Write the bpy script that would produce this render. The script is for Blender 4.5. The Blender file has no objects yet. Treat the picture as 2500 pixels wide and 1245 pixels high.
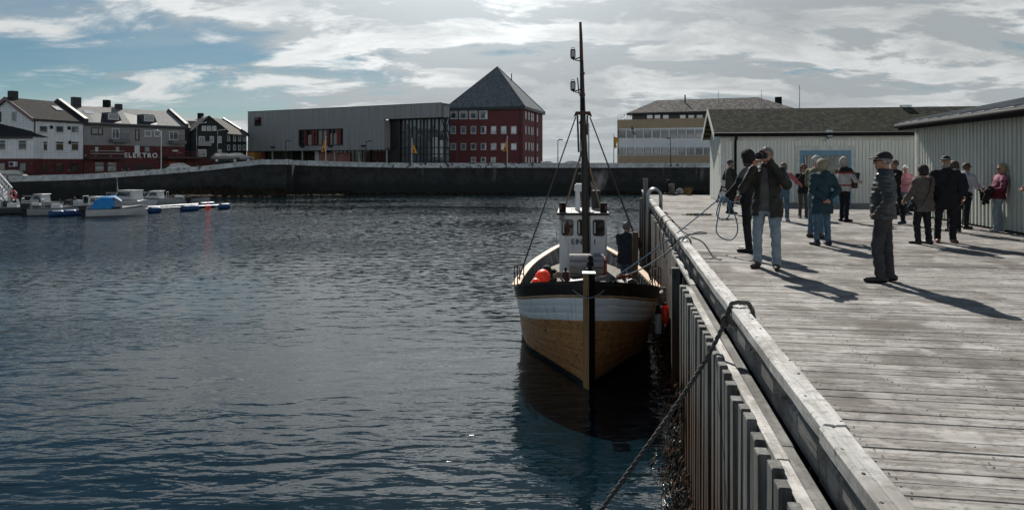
import bpy, math, random
import numpy as np
from mathutils import Matrix, Vector
R = math.radians
random.seed(7)
S = bpy.context.scene
COL = S.collection

# ------------------------------------------------------------------ camera
FPX = 1667.0            # focal length in photo pixels (photo 2500 wide)
HORY = 396.0            # horizon row in the photo
CZ = 4.5                # camera height over the water
cam_d = bpy.data.cameras.new('camera'); cam = bpy.data.objects.new('camera', cam_d); COL.objects.link(cam)
cam.location = (0, 0, CZ); cam.rotation_euler = (R(90), 0, 0)
cam_d.sensor_width = 36; cam_d.lens = 36 * FPX / 2500.0
cam_d.shift_y = (HORY - 622.5) / 2500.0
cam_d.clip_end = 6000; cam_d.clip_start = 0.1
S.camera = cam

# ------------------------------------------------------------------ sky, sun, exposure
SUN_EL, SUN_AZ = R(38.5), R(-4.0)      # azimuth from +Y, clockwise
to_sun = Vector((math.sin(SUN_AZ) * math.cos(SUN_EL), math.cos(SUN_AZ) * math.cos(SUN_EL), math.sin(SUN_EL)))
sd = bpy.data.lights.new('sun', 'SUN'); sun = bpy.data.objects.new('sun', sd); COL.objects.link(sun)
sd.energy = 4.9; sd.angle = R(0.55); sd.color = (1.0, 0.945, 0.86)
sun.rotation_euler = (-to_sun).to_track_quat('-Z', 'Y').to_euler(); sun.location = (0, 40, 60)
wd = bpy.data.worlds.new('World'); S.world = wd; wd.use_nodes = True

def N(nt, typ, **kw):
    n = nt.nodes.new(typ)
    for k, v in kw.items():
        if k.startswith('i_'):
            n.inputs[int(k[2:]) if k[2:].isdigit() else k[2:].replace('_', ' ')].default_value = v
        else: setattr(n, k, v)
    return n
def mth(nt, op, a, b=None, c=None, clamp=False):
    n = nt.nodes.new('ShaderNodeMath'); n.operation = op; n.use_clamp = clamp
    for i, x in enumerate((a, b, c)):
        if x is None: continue
        if isinstance(x, (int, float)): n.inputs[i].default_value = x
        else: nt.links.new(x, n.inputs[i])
    return n.outputs[0]
def smooth(nt, x, a, b, lo=0.0, hi=1.0):
    n = nt.nodes.new('ShaderNodeMapRange'); n.interpolation_type = 'SMOOTHSTEP'
    nt.links.new(x, n.inputs[0]); n.inputs[1].default_value = a; n.inputs[2].default_value = b
    n.inputs[3].default_value = lo; n.inputs[4].default_value = hi
    return n.outputs[0]
def mixc(nt, f, a, b, typ='MIX'):
    n = nt.nodes.new('ShaderNodeMix'); n.data_type = 'RGBA'; n.blend_type = typ
    if isinstance(f, (int, float)): n.inputs[0].default_value = f
    else: nt.links.new(f, n.inputs[0])
    for i, x in ((6, a), (7, b)):
        if isinstance(x, tuple): n.inputs[i].default_value = x if len(x) == 4 else x + (1,)
        else: nt.links.new(x, n.inputs[i])
    return n.outputs[2]

def build_world():
    nt = wd.node_tree; nt.nodes.clear(); L = nt.links.new
    sky = N(nt, 'ShaderNodeTexSky', sky_type='NISHITA', sun_disc=False)
    sky.sun_elevation = SUN_EL; sky.sun_rotation = SUN_AZ; sky.air_density = 1.0; sky.dust_density = 0.4; sky.ozone_density = 1.2
    tc = N(nt, 'ShaderNodeTexCoord'); sep = N(nt, 'ShaderNodeSeparateXYZ'); L(tc.outputs['Generated'], sep.inputs[0])
    X, Y, Z = sep.outputs
    zc = mth(nt, 'MAXIMUM', Z, 0.0)
    den = mth(nt, 'ADD', zc, 0.20)
    px = mth(nt, 'DIVIDE', X, den); py = mth(nt, 'DIVIDE', Y, den)
    cb = N(nt, 'ShaderNodeCombineXYZ'); L(px, cb.inputs[0]); L(py, cb.inputs[1]); cb.inputs[2].default_value = 3.7
    def noise(vec, scale, detail, rough, lac=2.1, off=(0, 0, 0), dist=0.0, sc=(1, 1, 1), rot=0.0):
        mp = N(nt, 'ShaderNodeMapping'); L(vec, mp.inputs[0]); mp.inputs[1].default_value = off; mp.inputs[3].default_value = sc; mp.inputs[2].default_value = (0, 0, rot)
        n = N(nt, 'ShaderNodeTexNoise'); L(mp.outputs[0], n.inputs['Vector'])
        n.inputs['Scale'].default_value = scale; n.inputs['Detail'].default_value = detail; n.inputs['Roughness'].default_value = rough
        n.inputs['Lacunarity'].default_value = lac; n.inputs['Distortion'].default_value = dist
        return n.outputs[0]
    CS = (0.85, 1.25, 1); CR = 0.22
    big = noise(cb.outputs[0], 0.75, 3, 0.5, off=(5.3, 1.1, 0), sc=(.8, 1.3, 1), rot=.2)
    fine = noise(cb.outputs[0], 2.1, 10, 0.58, off=(2.0, 7.4, 0), dist=0.35, sc=CS, rot=CR)
    fine2 = noise(cb.outputs[0], 2.1, 10, 0.58, off=(2.0, 7.62, 0), dist=0.35, sc=CS, rot=CR)
    # more cloud towards the right of the harbour, more open blue to the left
    side = smooth(nt, mth(nt, 'DIVIDE', X, mth(nt, 'ADD', mth(nt, 'ABSOLUTE', Y), 0.25)), -0.70, 0.10, -0.115, 0.085)
    d = mth(nt, 'ADD', mth(nt, 'ADD', mth(nt, 'MULTIPLY', big, 0.50), mth(nt, 'MULTIPLY', fine, 0.78)), mth(nt, 'ADD', side, smooth(nt, Z, 0.25, 0.56, 0.03, -0.30)))
    cover = smooth(nt, d, 0.560, 0.680)
    thick = smooth(nt, d, 0.68, 0.86, 0.0, 0.75)
    lit = smooth(nt, mth(nt, 'SUBTRACT', fine, fine2), -0.055, 0.065)
    base = mixc(nt, lit, (0.285, 0.312, 0.326), (0.515, 0.53, 0.53))
    cl = mixc(nt, thick, base, (0.27, 0.29, 0.303))
    dt = N(nt, 'ShaderNodeVectorMath', operation='DOT_PRODUCT'); L(tc.outputs['Generated'], dt.inputs[0]); dt.inputs[1].default_value = to_sun
    # front-lit clouds opposite the sun, bright aureole of thin cloud round the sun itself
    aur = mth(nt, 'POWER', mth(nt, 'MULTIPLY', mth(nt, 'SUBTRACT', dt.outputs['Value'], 0.70), 3.333, clamp=True), 3.6)
    glow = mth(nt, 'ADD', smooth(nt, dt.outputs['Value'], -0.8, 0.3, 2.6, 1.0), mth(nt, 'MULTIPLY', aur, 3.2))
    sc = N(nt, 'ShaderNodeVectorMath', operation='SCALE'); L(cl, sc.inputs[0]); L(glow, sc.inputs['Scale'])
    skys = N(nt, 'ShaderNodeVectorMath', operation='SCALE'); L(sky.outputs[0], skys.inputs[0]); skys.inputs['Scale'].default_value = 0.062
    hs = N(nt, 'ShaderNodeHueSaturation'); hs.inputs['Saturation'].default_value = 1.0; L(skys.outputs[0], hs.inputs['Color'])
    tint = mixc(nt, 1.0, hs.outputs[0], (0.375, 0.515, 0.57), 'MULTIPLY')
    veil = mth(nt, 'MULTIPLY', smooth(nt, noise(cb.outputs[0], 0.9, 7, 0.56, off=(9, 3, 0), sc=(0.5, 1.3, 1), rot=0.45), 0.40, 0.70, 0.0, 0.62), smooth(nt, Z, 0.3, 0.55, 1.0, 0.15))
    sk2 = mixc(nt, veil, tint, (0.33, 0.375, 0.39))
    out = mixc(nt, cover, sk2, sc.outputs[0])
    haze = smooth(nt, Z, -0.02, 0.12, 0.40, 0.0)
    out = mixc(nt, haze, out, (0.37, 0.415, 0.435))
    bg = N(nt, 'ShaderNodeBackground'); L(out, bg.inputs[0]); bg.inputs[1].default_value = 1.0
    o = N(nt, 'ShaderNodeOutputWorld'); L(bg.outputs[0], o.inputs[0])
build_world()
S.view_settings.view_transform = 'Standard'; S.view_settings.look = 'None'
S.view_settings.exposure = 0.42; S.view_settings.gamma = 1.0; S.view_settings.use_curve_mapping = False
S.render.engine = 'CYCLES'
S.cycles.use_denoising = True
S.cycles.max_bounces = 6; S.cycles.diffuse_bounces = 2; S.cycles.glossy_bounces = 3; S.cycles.transmission_bounces = 3
S.cycles.caustics_reflective = False; S.cycles.caustics_refractive = False
S.cycles.sample_clamp_indirect = 4.0; S.cycles.sample_clamp_direct = 10.0

# ------------------------------------------------------------------ helpers
def WX(px, Zd): return (px - 1250.0) / FPX * Zd
def WZ(py, Zd): return CZ - (py - HORY) * Zd / FPX
TH = math.atan(0.159)                   # quay heading, clockwise from +Y
CT, ST = math.cos(TH), math.sin(TH)
DECK = CZ - 1.65
def q2w(v, u): return (v * CT + u * ST, -v * ST + u * CT)
def w2q(X, Y): return (X * CT - Y * ST, X * ST + Y * CT)
def ground(px, py, zg=None):
    """world XY of a photo pixel that lies on level zg"""
    zg = DECK if zg is None else zg
    Zd = (CZ - zg) * FPX / (py - HORY)
    return WX(px, Zd), Zd

def tag(o, label=None, cat=None, group=None, kind=None):
    if label: o['label'] = label
    if cat: o['category'] = cat
    if group: o['group'] = group
    if kind: o['kind'] = kind
    return o
def thing(name, label, cat, loc=(0, 0, 0), rz=0.0, group=None):
    o = bpy.data.objects.new(name, None); COL.objects.link(o); o.empty_display_size = 0.1
    o.location = loc; o.rotation_euler = (0, 0, rz)
    return tag(o, label, cat, group)

class MB:
    def __init__(s): s.v, s.f, s.m = [], [], []
    def add(s, vs, fs, mi=0):
        b = len(s.v); s.v.extend([tuple(p) for p in vs]); s.f.extend([tuple(i + b for i in f) for f in fs]); s.m.extend([mi] * len(fs)); return s
    def box(s, x0, x1, y0, y1, z0, z1, mi=0):
        return s.add([(x0, y0, z0), (x1, y0, z0), (x1, y1, z0), (x0, y1, z0), (x0, y0, z1), (x1, y0, z1), (x1, y1, z1), (x0, y1, z1)],
                     [(0, 3, 2, 1), (4, 5, 6, 7), (0, 1, 5, 4), (1, 2, 6, 5), (2, 3, 7, 6), (3, 0, 4, 7)], mi)
    def cbox(s, x0, x1, y0, y1, z0, z1, c=0.01, mi=0):
        """box with chamfered top edges"""
        return s.add([(x0, y0, z0), (x1, y0, z0), (x1, y1, z0), (x0, y1, z0), (x0, y0, z1 - c), (x1, y0, z1 - c), (x1, y1, z1 - c), (x0, y1, z1 - c),
                      (x0 + c, y0 + c, z1), (x1 - c, y0 + c, z1), (x1 - c, y1 - c, z1), (x0 + c, y1 - c, z1)],
                     [(0, 3, 2, 1), (8, 9, 10, 11), (0, 1, 5, 4), (1, 2, 6, 5), (2, 3, 7, 6), (3, 0, 4, 7), (4, 5, 9, 8), (5, 6, 10, 9), (6, 7, 11, 10), (7, 4, 8, 11)], mi)
    def bar(s, p, q, w, h, mi=0, up=(0, 0, 1)):
        p, q = Vector(p), Vector(q); d = (q - p).normalized(); u = Vector(up)
        if abs(d.dot(u)) > 0.98: u = Vector((0, 1, 0))
        a = d.cross(u).normalized() * (w / 2); b = a.cross(d).normalized() * (h / 2)
        vs = [p - a - b, p + a - b, p + a + b, p - a + b, q - a - b, q + a - b, q + a + b, q - a + b]
        return s.add(vs, [(0, 1, 2, 3), (7, 6, 5, 4), (0, 4, 5, 1), (1, 5, 6, 2), (2, 6, 7, 3), (3, 7, 4, 0)], mi)
    def tube(s, pts, r, n=8, cap=True, mi=0, closed=False):
        pts = [Vector(p) for p in pts]; k = len(pts)
        rs = r if isinstance(r, (list, tuple)) else [r] * k
        b = len(s.v); prev = None
        for i, p in enumerate(pts):
            if closed: d = (pts[(i + 1) % k] - pts[i - 1]).normalized()
            else: d = (pts[min(i + 1, k - 1)] - pts[max(i - 1, 0)]).normalized()
            if prev is None:
                a = d.cross(Vector((0, 0, 1)))
                if a.length < 0.05: a = d.cross(Vector((1, 0, 0)))
            else: a = prev - d * prev.dot(d)
            a.normalize(); prev = a; c = d.cross(a)
            for j in range(n):
                t = 2 * math.pi * j / n
                s.v.append(tuple(p + (a * math.cos(t) + c * math.sin(t)) * rs[i]))
        for i in range(k if closed else k - 1):
            i2 = (i + 1) % k
            for j in range(n):
                j2 = (j + 1) % n
                s.f.append((b + i * n + j, b + i * n + j2, b + i2 * n + j2, b + i2 * n + j)); s.m.append(mi)
        if cap and not closed:
            s.f.append(tuple(b + j for j in reversed(range(n)))); s.f.append(tuple(b + (k - 1) * n + j for j in range(n))); s.m += [mi, mi]
        return s
    def cyl(s, p, q, r, n=12, mi=0, r2=None): return s.tube([p, q], [r, r if r2 is None else r2], n, True, mi)
    def lathe(s, prof, n=16, loc=(0, 0, 0), mi=0, mat=None):
        b = len(s.v); M = mat or Matrix.Translation(loc)
        for (r, z) in prof:
            for j in range(n):
                t = 2 * math.pi * j / n; s.v.append(tuple(M @ Vector((r * math.cos(t), r * math.sin(t), z))))
        k = len(prof)
        for i in range(k - 1):
            for j in range(n):
                j2 = (j + 1) % n; s.f.append((b + i * n + j, b + i * n + j2, b + (i + 1) * n + j2, b + (i + 1) * n + j)); s.m.append(mi)
        s.f.append(tuple(b + j for j in reversed(range(n)))); s.f.append(tuple(b + (k - 1) * n + j for j in range(n))); s.m += [mi, mi]
        return s
    def ball(s, c, r, n=14, mi=0, sc=(1, 1, 1)):
        m = n // 2; prof = [(max(1e-4, math.sin(math.pi * i / m)) * r, -math.cos(math.pi * i / m) * r) for i in range(m + 1)]
        return s.lathe(prof, n, mi=mi, mat=Matrix.Translation(c) @ Matrix.Diagonal((sc[0], sc[1], sc[2], 1)))
    def prism(s, poly, y0, y1, mi=0):
        """polygon in x,z extruded along y"""
        k = len(poly); vs = [(x, y0, z) for x, z in poly] + [(x, y1, z) for x, z in poly]
        fs = [tuple(range(k)), tuple(reversed(range(k, 2 * k)))] + [(i, i + k, (i + 1) % k + k, (i + 1) % k) for i in range(k)]
        return s.add(vs, fs, mi)
    def poly(s, vs, mi=0): return s.add(vs, [tuple(range(len(vs)))], mi)
    def loft(s, rings, closed=True, caps=False, mi=0):
        b = len(s.v); n = len(rings[0])
        for r in rings: s.v.extend([tuple(p) for p in r])
        for i in range(len(rings) - 1):
            for j in range(n if closed else n - 1):
                j2 = (j + 1) % n; s.f.append((b + i * n + j, b + i * n + j2, b + (i + 1) * n + j2, b + (i + 1) * n + j)); s.m.append(mi)
        if caps:
            s.f.append(tuple(b + j for j in reversed(range(n)))); s.f.append(tuple(b + (len(rings) - 1) * n + j for j in range(n))); s.m += [mi, mi]
        return s
    def mesh(s, name, mats, smooth=False):
        me = bpy.data.meshes.new(name); me.from_pydata(s.v, [], s.f); me.validate(clean_customdata=False)
        for m in (mats if isinstance(mats, (list, tuple)) else [mats]): me.materials.append(m)
        if len(me.polygons) == len(s.m): me.polygons.foreach_set('material_index', s.m)
        if smooth: me.polygons.foreach_set('use_smooth', [True] * len(me.polygons))
        me.update(); return me
    def build(s, name, mats, parent=None, smooth=False, loc=(0, 0, 0), rz=0.0, fix=True):
        me = s.mesh(name, mats, smooth)
        if fix:
            import bmesh
            bm = bmesh.new(); bm.from_mesh(me); bmesh.ops.recalc_face_normals(bm, faces=bm.faces); bm.to_mesh(me); bm.free()
        return link(name, me, parent, loc, rz)
def link(name, me, parent=None, loc=(0, 0, 0), rz=0.0):
    o = bpy.data.objects.new(name, me); COL.objects.link(o); o.location = loc; o.rotation_euler = (0, 0, rz)
    if parent: o.parent = parent
    return o
def autosmooth(o, deg=35):
    import bmesh
    me = o.data; bm = bmesh.new(); bm.from_mesh(me)
    for f in bm.faces: f.smooth = True
    for e in bm.edges:
        e.smooth = not (len(e.link_faces) == 2 and e.calc_face_angle(0) > R(deg))
    bm.to_mesh(me); bm.free(); return o
def copy_tree(o, parent=None, loc=None, rz=None, label=None):
    c = o.copy(); COL.objects.link(c); c.parent = parent
    if loc is not None: c.location = loc
    if rz is not None: c.rotation_euler = (0, 0, rz)
    if label: c['label'] = label
    for ch in list(o.children): copy_tree(ch, c)
    return c

# ------------------------------------------------------------------ materials
MATS = {}
def mat(name, col, col2=None, scale=4.0, rough=0.75, bump=0.0, metal=0.0, stretch=(1, 1, 1), rand=0.0, detail=5, contrast=(0.35, 0.65), ior=1.45, bscale=None, spec=0.5, emit=None):
    if name in MATS: return MATS[name]
    m = bpy.data.materials.new(name); m.use_nodes = True; MATS[name] = m
    nt = m.node_tree; b = nt.nodes['Principled BSDF']; L = nt.links.new
    b.inputs['Roughness'].default_value = rough; b.inputs['Metallic'].default_value = metal; b.inputs['IOR'].default_value = ior
    b.inputs['Specular IOR Level'].default_value = spec
    c4 = col + (1,)
    b.inputs['Base Color'].default_value = c4
    tc = None
    if col2 or bump:
        tc = N(nt, 'ShaderNodeTexCoord'); mp = N(nt, 'ShaderNodeMapping'); mp.inputs[3].default_value = stretch
        L(tc.outputs['Object'], mp.inputs[0])
        vec = mp.outputs[0]
        if rand:
            oi = N(nt, 'ShaderNodeObjectInfo'); va = N(nt, 'ShaderNodeVectorMath', operation='ADD')
            sc = N(nt, 'ShaderNodeVectorMath', operation='SCALE'); L(oi.outputs['Random'], sc.inputs[0]); sc.inputs['Scale'].default_value = 37.0
            L(vec, va.inputs[0]); L(sc.outputs[0], va.inputs[1]); vec = va.outputs[0]
        n = N(nt, 'ShaderNodeTexNoise'); L(vec, n.inputs['Vector']); n.inputs['Scale'].default_value = scale; n.inputs['Detail'].default_value = detail; n.inputs['Roughness'].default_value = 0.6
        out = None
        if col2:
            f = smooth(nt, n.outputs[0], contrast[0], contrast[1]); out = mixc(nt, f, c4, col2 + (1,))
        else: out = None
        if rand:
            oi = N(nt, 'ShaderNodeObjectInfo'); mr = N(nt, 'ShaderNodeMapRange'); L(oi.outputs['Random'], mr.inputs[0]); mr.inputs[3].default_value = 1 - rand; mr.inputs[4].default_value = 1 + rand
            sc = N(nt, 'ShaderNodeVectorMath', operation='SCALE'); L(out, sc.inputs[0]) if out else sc.inputs[0].__setattr__('default_value', col); L(mr.outputs[0], sc.inputs['Scale']); out = sc.outputs[0]
        if out: L(out, b.inputs['Base Color'])
        if bump:
            n2 = n
            if bscale:
                n2 = N(nt, 'ShaderNodeTexNoise'); L(vec, n2.inputs['Vector']); n2.inputs['Scale'].default_value = bscale; n2.inputs['Detail'].default_value = detail
            bp = N(nt, 'ShaderNodeBump'); bp.inputs['Distance'].default_value = bump; bp.inputs['Strength'].default_value = 1.0; L(n2.outputs[0], bp.inputs['Height']); L(bp.outputs[0], b.inputs['Normal'])
    if emit: b.inputs['Emission Color'].default_value = col + (1,); b.inputs['Emission Strength'].default_value = emit
    return m
def glass(name, col=(0.03, 0.045, 0.055), ior=2.0, rough=0.04):
    return mat(name, col, tuple(c * .45 for c in col), scale=.35, rough=rough, ior=ior, rand=.4, detail=1)
BLACK = mat('black paint', (0.012, 0.012, 0.013), rough=0.7, spec=0.15)
WHITEP = mat('white paint', (0.55, 0.57, 0.57), (0.42, 0.44, 0.44), scale=3, rough=0.5)
STEEL = mat('galvanised steel', (0.36, 0.38, 0.40), (0.25, 0.27, 0.29), scale=12, rough=0.42, metal=0.8)
GLASS = glass('window glass')
RUBBER = mat('black rubber', (0.014, 0.014, 0.015), rough=0.65)
ORANGE = mat('orange plastic', (1.0, 0.105, 0.035), (0.92, 0.085, 0.03), scale=5, rough=0.42)
ORANGE.node_tree.nodes['Principled BSDF'].inputs['Subsurface Weight'].default_value = 0.8
ORANGE.node_tree.nodes['Principled BSDF'].inputs['Subsurface Radius'].default_value = (1.0, 0.25, 0.1)
ORANGE.node_tree.nodes['Principled BSDF'].inputs['Subsurface Scale'].default_value = 0.25

def bpat(m, fn):
    """edit a material's node tree: fn(nt, bsdf)"""
    fn(m.node_tree, m.node_tree.nodes['Principled BSDF']); return m

def wood_mat(name, c1, c2, dark, grain_axis=0, stain=True, scale=1.0, rand=0.16, wet=None, rough=0.8, painted=False):
    """weathered timber: grain along an axis, dark stains with shapes of their own"""
    m = bpy.data.materials.new(name); m.use_nodes = True; MATS[name] = m
    nt = m.node_tree; b = nt.nodes['Principled BSDF']; L = nt.links.new; b.inputs['Roughness'].default_value = rough
    b.inputs['Specular IOR Level'].default_value = 0.3
    tc = N(nt, 'ShaderNodeTexCoord'); oi = N(nt, 'ShaderNodeObjectInfo')
    s3 = [26.0, 26.0, 26.0]; s3[grain_axis] = 0.9
    def noi(sc, scale3, det, ro=0.6, objrand=True, src='Object'):
        mp = N(nt, 'ShaderNodeMapping'); mp.inputs[3].default_value = scale3
        if src == 'Object': L(tc.outputs['Object'], mp.inputs[0])
        else:
            g = N(nt, 'ShaderNodeNewGeometry'); L(g.outputs['Position'], mp.inputs[0])
        v = mp.outputs[0]
        if objrand:
            s_ = N(nt, 'ShaderNodeVectorMath', operation='SCALE'); L(oi.outputs['Random'], s_.inputs[0]); s_.inputs['Scale'].default_value = 91.0
            a_ = N(nt, 'ShaderNodeVectorMath', operation='ADD'); L(v, a_.inputs[0]); L(s_.outputs[0], a_.inputs[1]); v = a_.outputs[0]
        n = N(nt, 'ShaderNodeTexNoise'); L(v, n.inputs['Vector']); n.inputs['Scale'].default_value = sc; n.inputs['Detail'].default_value = det; n.inputs['Roughness'].default_value = ro
        return n.outputs[0]
    g1 = noi(1.0 * scale, tuple(s3), 5)
    s4 = [9.0, 9.0, 9.0]; s4[grain_axis] = 1.3
    g2 = noi(1.0 * scale, tuple(s4), 4)
    col = mixc(nt, smooth(nt, g1, 0.33, 0.68), c1, c2)
    col = mixc(nt, smooth(nt, g2, 0.50, 0.74, 0, 0.4 if painted else 0.75), col, dark)
    s5 = [15.0, 15.0, 15.0]; s5[grain_axis] = 4.0
    g3 = noi(1.0 * scale, tuple(s5), 6, 0.7)
    col = mixc(nt, smooth(nt, g3, 0.46, 0.66, 0, 0.12 if painted else 0.55), col, tuple(a * .55 + b * .45 for a, b in zip(dark, c1)))
    s6 = [75.0, 75.0, 75.0]; s6[grain_axis] = 1.6
    g4 = noi(1.0 * scale, tuple(s6), 3, 0.5)
    col = mixc(nt, smooth(nt, g4, 0.64, 0.70, 0, 0.08 if painted else 0.8), col, tuple(c * .35 for c in dark))
    if stain:
        st = noi(0.9, (1, 1, 1), 6, 0.65, False, 'Pos')
        col = mixc(nt, smooth(nt, st, 0.46, 0.62, 0, 0.72), col, dark)
        st2 = noi(5.0, (1, 1, 1), 3, 0.5, False, 'Pos')
        col = mixc(nt, smooth(nt, st2, 0.70, 0.78, 0, 0.55), col, (0.42, 0.42, 0.41))
        st4 = noi(16.0, (1, 1.6, 1), 5, 0.7, False, 'Pos')
        col = mixc(nt, smooth(nt, st4, 0.50, 0.64, 0, 0.55), col, tuple(c * .8 for c in dark))
        st5 = noi(2.4, (1, 1, 1), 4, 0.6, False, 'Pos')
        col = mixc(nt, smooth(nt, st5, 0.55, 0.66, 0, 0.45), col, tuple(min(1, c * 1.25) for c in c2))
        st3 = noi(9.0, (1, 1, 1), 2, 0.5, False, 'Pos')
        col = mixc(nt, smooth(nt, st3, 0.73, 0.78, 0, 0.8), col, (0.03, 0.027, 0.024))
    if wet:
        g = N(nt, 'ShaderNodeNewGeometry'); sp = N(nt, 'ShaderNodeSeparateXYZ'); L(g.outputs['Position'], sp.inputs[0])
        wn = noi(2.0, (3, 3, 1), 4, 0.6, False, 'Pos')
        h = mth(nt, 'ADD', sp.outputs[2], mth(nt, 'MULTIPLY', wn, -1.6))
        col = mixc(nt, smooth(nt, h, wet[0], wet[1], 1, 0), col, wet[2])
    mr = N(nt, 'ShaderNodeMapRange'); L(oi.outputs['Random'], mr.inputs[0]); mr.inputs[3].default_value = 1 - rand; mr.inputs[4].default_value = 1 + rand
    sc = N(nt, 'ShaderNodeVectorMath', operation='SCALE'); L(col, sc.inputs[0]); L(mr.outputs[0], sc.inputs['Scale'])
    L(sc.outputs[0], b.inputs['Base Color'])
    bp = N(nt, 'ShaderNodeBump'); bp.inputs['Distance'].default_value = 0.004; bp.inputs['Strength'].default_value = 0.9; L(g1, bp.inputs['Height']); L(bp.outputs[0], b.inputs['Normal'])
    return m
# ------------------------------------------------------------------ water
def water_material():
    m = bpy.data.materials.new('harbour water'); m.use_nodes = True
    nt = m.node_tree; b = nt.nodes['Principled BSDF']; L = nt.links.new
    b.inputs['Base Color'].default_value = (0.002, 0.0095, 0.014, 1); b.inputs['Roughness'].default_value = 0.03; b.inputs['IOR'].default_value = 1.34
    g = N(nt, 'ShaderNodeNewGeometry')
    def noi(scale, det, rough=0.5, sc=(1, 1, 1), rot=0.0, dist=0.0, off=(0, 0, 0)):
        mp = N(nt, 'ShaderNodeMapping'); L(g.outputs['Position'], mp.inputs[0]); mp.inputs[3].default_value = sc; mp.inputs[2].default_value = (0, 0, rot); mp.inputs[1].default_value = off
        n = N(nt, 'ShaderNodeTexNoise'); n.inputs['Scale'].default_value = scale; n.inputs['Detail'].default_value = det; n.inputs['Roughness'].default_value = rough; n.inputs['Distortion'].default_value = dist
        L(mp.outputs[0], n.inputs['Vector']); return n.outputs[0]
    sp = N(nt, 'ShaderNodeSeparateXYZ'); L(g.outputs['Position'], sp.inputs[0])
    # wind-roughened open basin, sheltered glassy water close to the quay
    patch = noi(0.055, 2, 0.5, (0.5, 1.3, 1), 0.2)
    dist = mth(nt, 'ADD', sp.outputs[1], mth(nt, 'MULTIPLY', sp.outputs[0], -0.35))
    wind = mth(nt, 'MULTIPLY', smooth(nt, dist, 8, 32, 0.55, 1.0), smooth(nt, patch, 0.33, 0.62, 0.45, 1.3))
    ripple = noi(1.0, 3, 0.45, (0.75, 2.1, 1), R(-24), 0.4)          # long low crests
    ripple2 = noi(1.25, 2, 0.45, (0.9, 2.3, 1), R(6), 0.3, (7, 3, 0))
    chop = noi(3.6, 3, 0.55, (0.62, 1.5, 1), R(-6), 0.3)
    swirl = noi(0.8, 2, 0.4, (1, 1, 1), 0, 1.3)
    h = mth(nt, 'MULTIPLY', ripple, 0.050)
    h = mth(nt, 'ADD', h, mth(nt, 'MULTIPLY', ripple2, 0.026))
    h = mth(nt, 'ADD', h, mth(nt, 'MULTIPLY', mth(nt, 'MULTIPLY', chop, mth(nt, 'ADD', wind, mth(nt, 'MULTIPLY', smooth(nt, patch, 0.42, 0.60), smooth(nt, sp.outputs[1], 18, 34, 0.0, 2.6)))), 0.022))
    h = mth(nt, 'ADD', h, mth(nt, 'MULTIPLY', swirl, 0.016))
    h = mth(nt, 'ADD', h, mth(nt, 'MULTIPLY', mth(nt, 'MULTIPLY', noi(11, 2, .5, (.6, 1.4, 1), R(8), .2), wind), 0.0055))
    bp = N(nt, 'ShaderNodeBump'); bp.inputs['Distance'].default_value = 1.0; bp.inputs['Strength'].default_value = 0.80
    patch2 = noi(0.075, 3, 0.55, (0.45, 1.5, 1), R(-9), 0.4, (31, 12, 0))
    h = mth(nt, 'MULTIPLY', h, smooth(nt, patch2, 0.36, 0.60, 0.50, 1.18))
    L(h, bp.inputs['Height'])
    # steep little wind ripples of the open basin, too small for the bump filter at that distance
    mpg = N(nt, 'ShaderNodeMapping'); L(g.outputs['Position'], mpg.inputs[0]); mpg.inputs[3].default_value = (1.0, 2.0, 1)
    ng = N(nt, 'ShaderNodeTexNoise'); L(mpg.outputs[0], ng.inputs['Vector']); ng.inputs['Scale'].default_value = 2.6; ng.inputs['Detail'].default_value = 2; ng.inputs['Roughness'].default_value = .6
    sb = N(nt, 'ShaderNodeVectorMath', operation='SUBTRACT'); L(ng.outputs['Color'], sb.inputs[0]); sb.inputs[1].default_value = (.5, .5, .5)
    ml = N(nt, 'ShaderNodeVectorMath', operation='MULTIPLY'); L(sb.outputs[0], ml.inputs[0]); ml.inputs[1].default_value = (.85, 1.3, 0)
    amp = mth(nt, 'MULTIPLY', smooth(nt, sp.outputs[1], 12, 38, 0.08, 0.9), smooth(nt, patch, 0.36, 0.58, 0.30, 1.0))
    sg = N(nt, 'ShaderNodeVectorMath', operation='SCALE'); L(ml.outputs[0], sg.inputs[0]); L(amp, sg.inputs['Scale'])
    ad = N(nt, 'ShaderNodeVectorMath', operation='ADD'); L(bp.outputs[0], ad.inputs[0]); L(sg.outputs[0], ad.inputs[1])
    nn = N(nt, 'ShaderNodeVectorMath', operation='NORMALIZE'); L(ad.outputs[0], nn.inputs[0])
    L(nn.outputs[0], b.inputs['Normal'])
    return m
mb = MB(); mb.poly([(-500, -120, 0), (500, -120, 0), (500, 140, 0), (-500, 140, 0)])
tag(mb.build('water', water_material(), fix=False), kind='structure')

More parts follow.
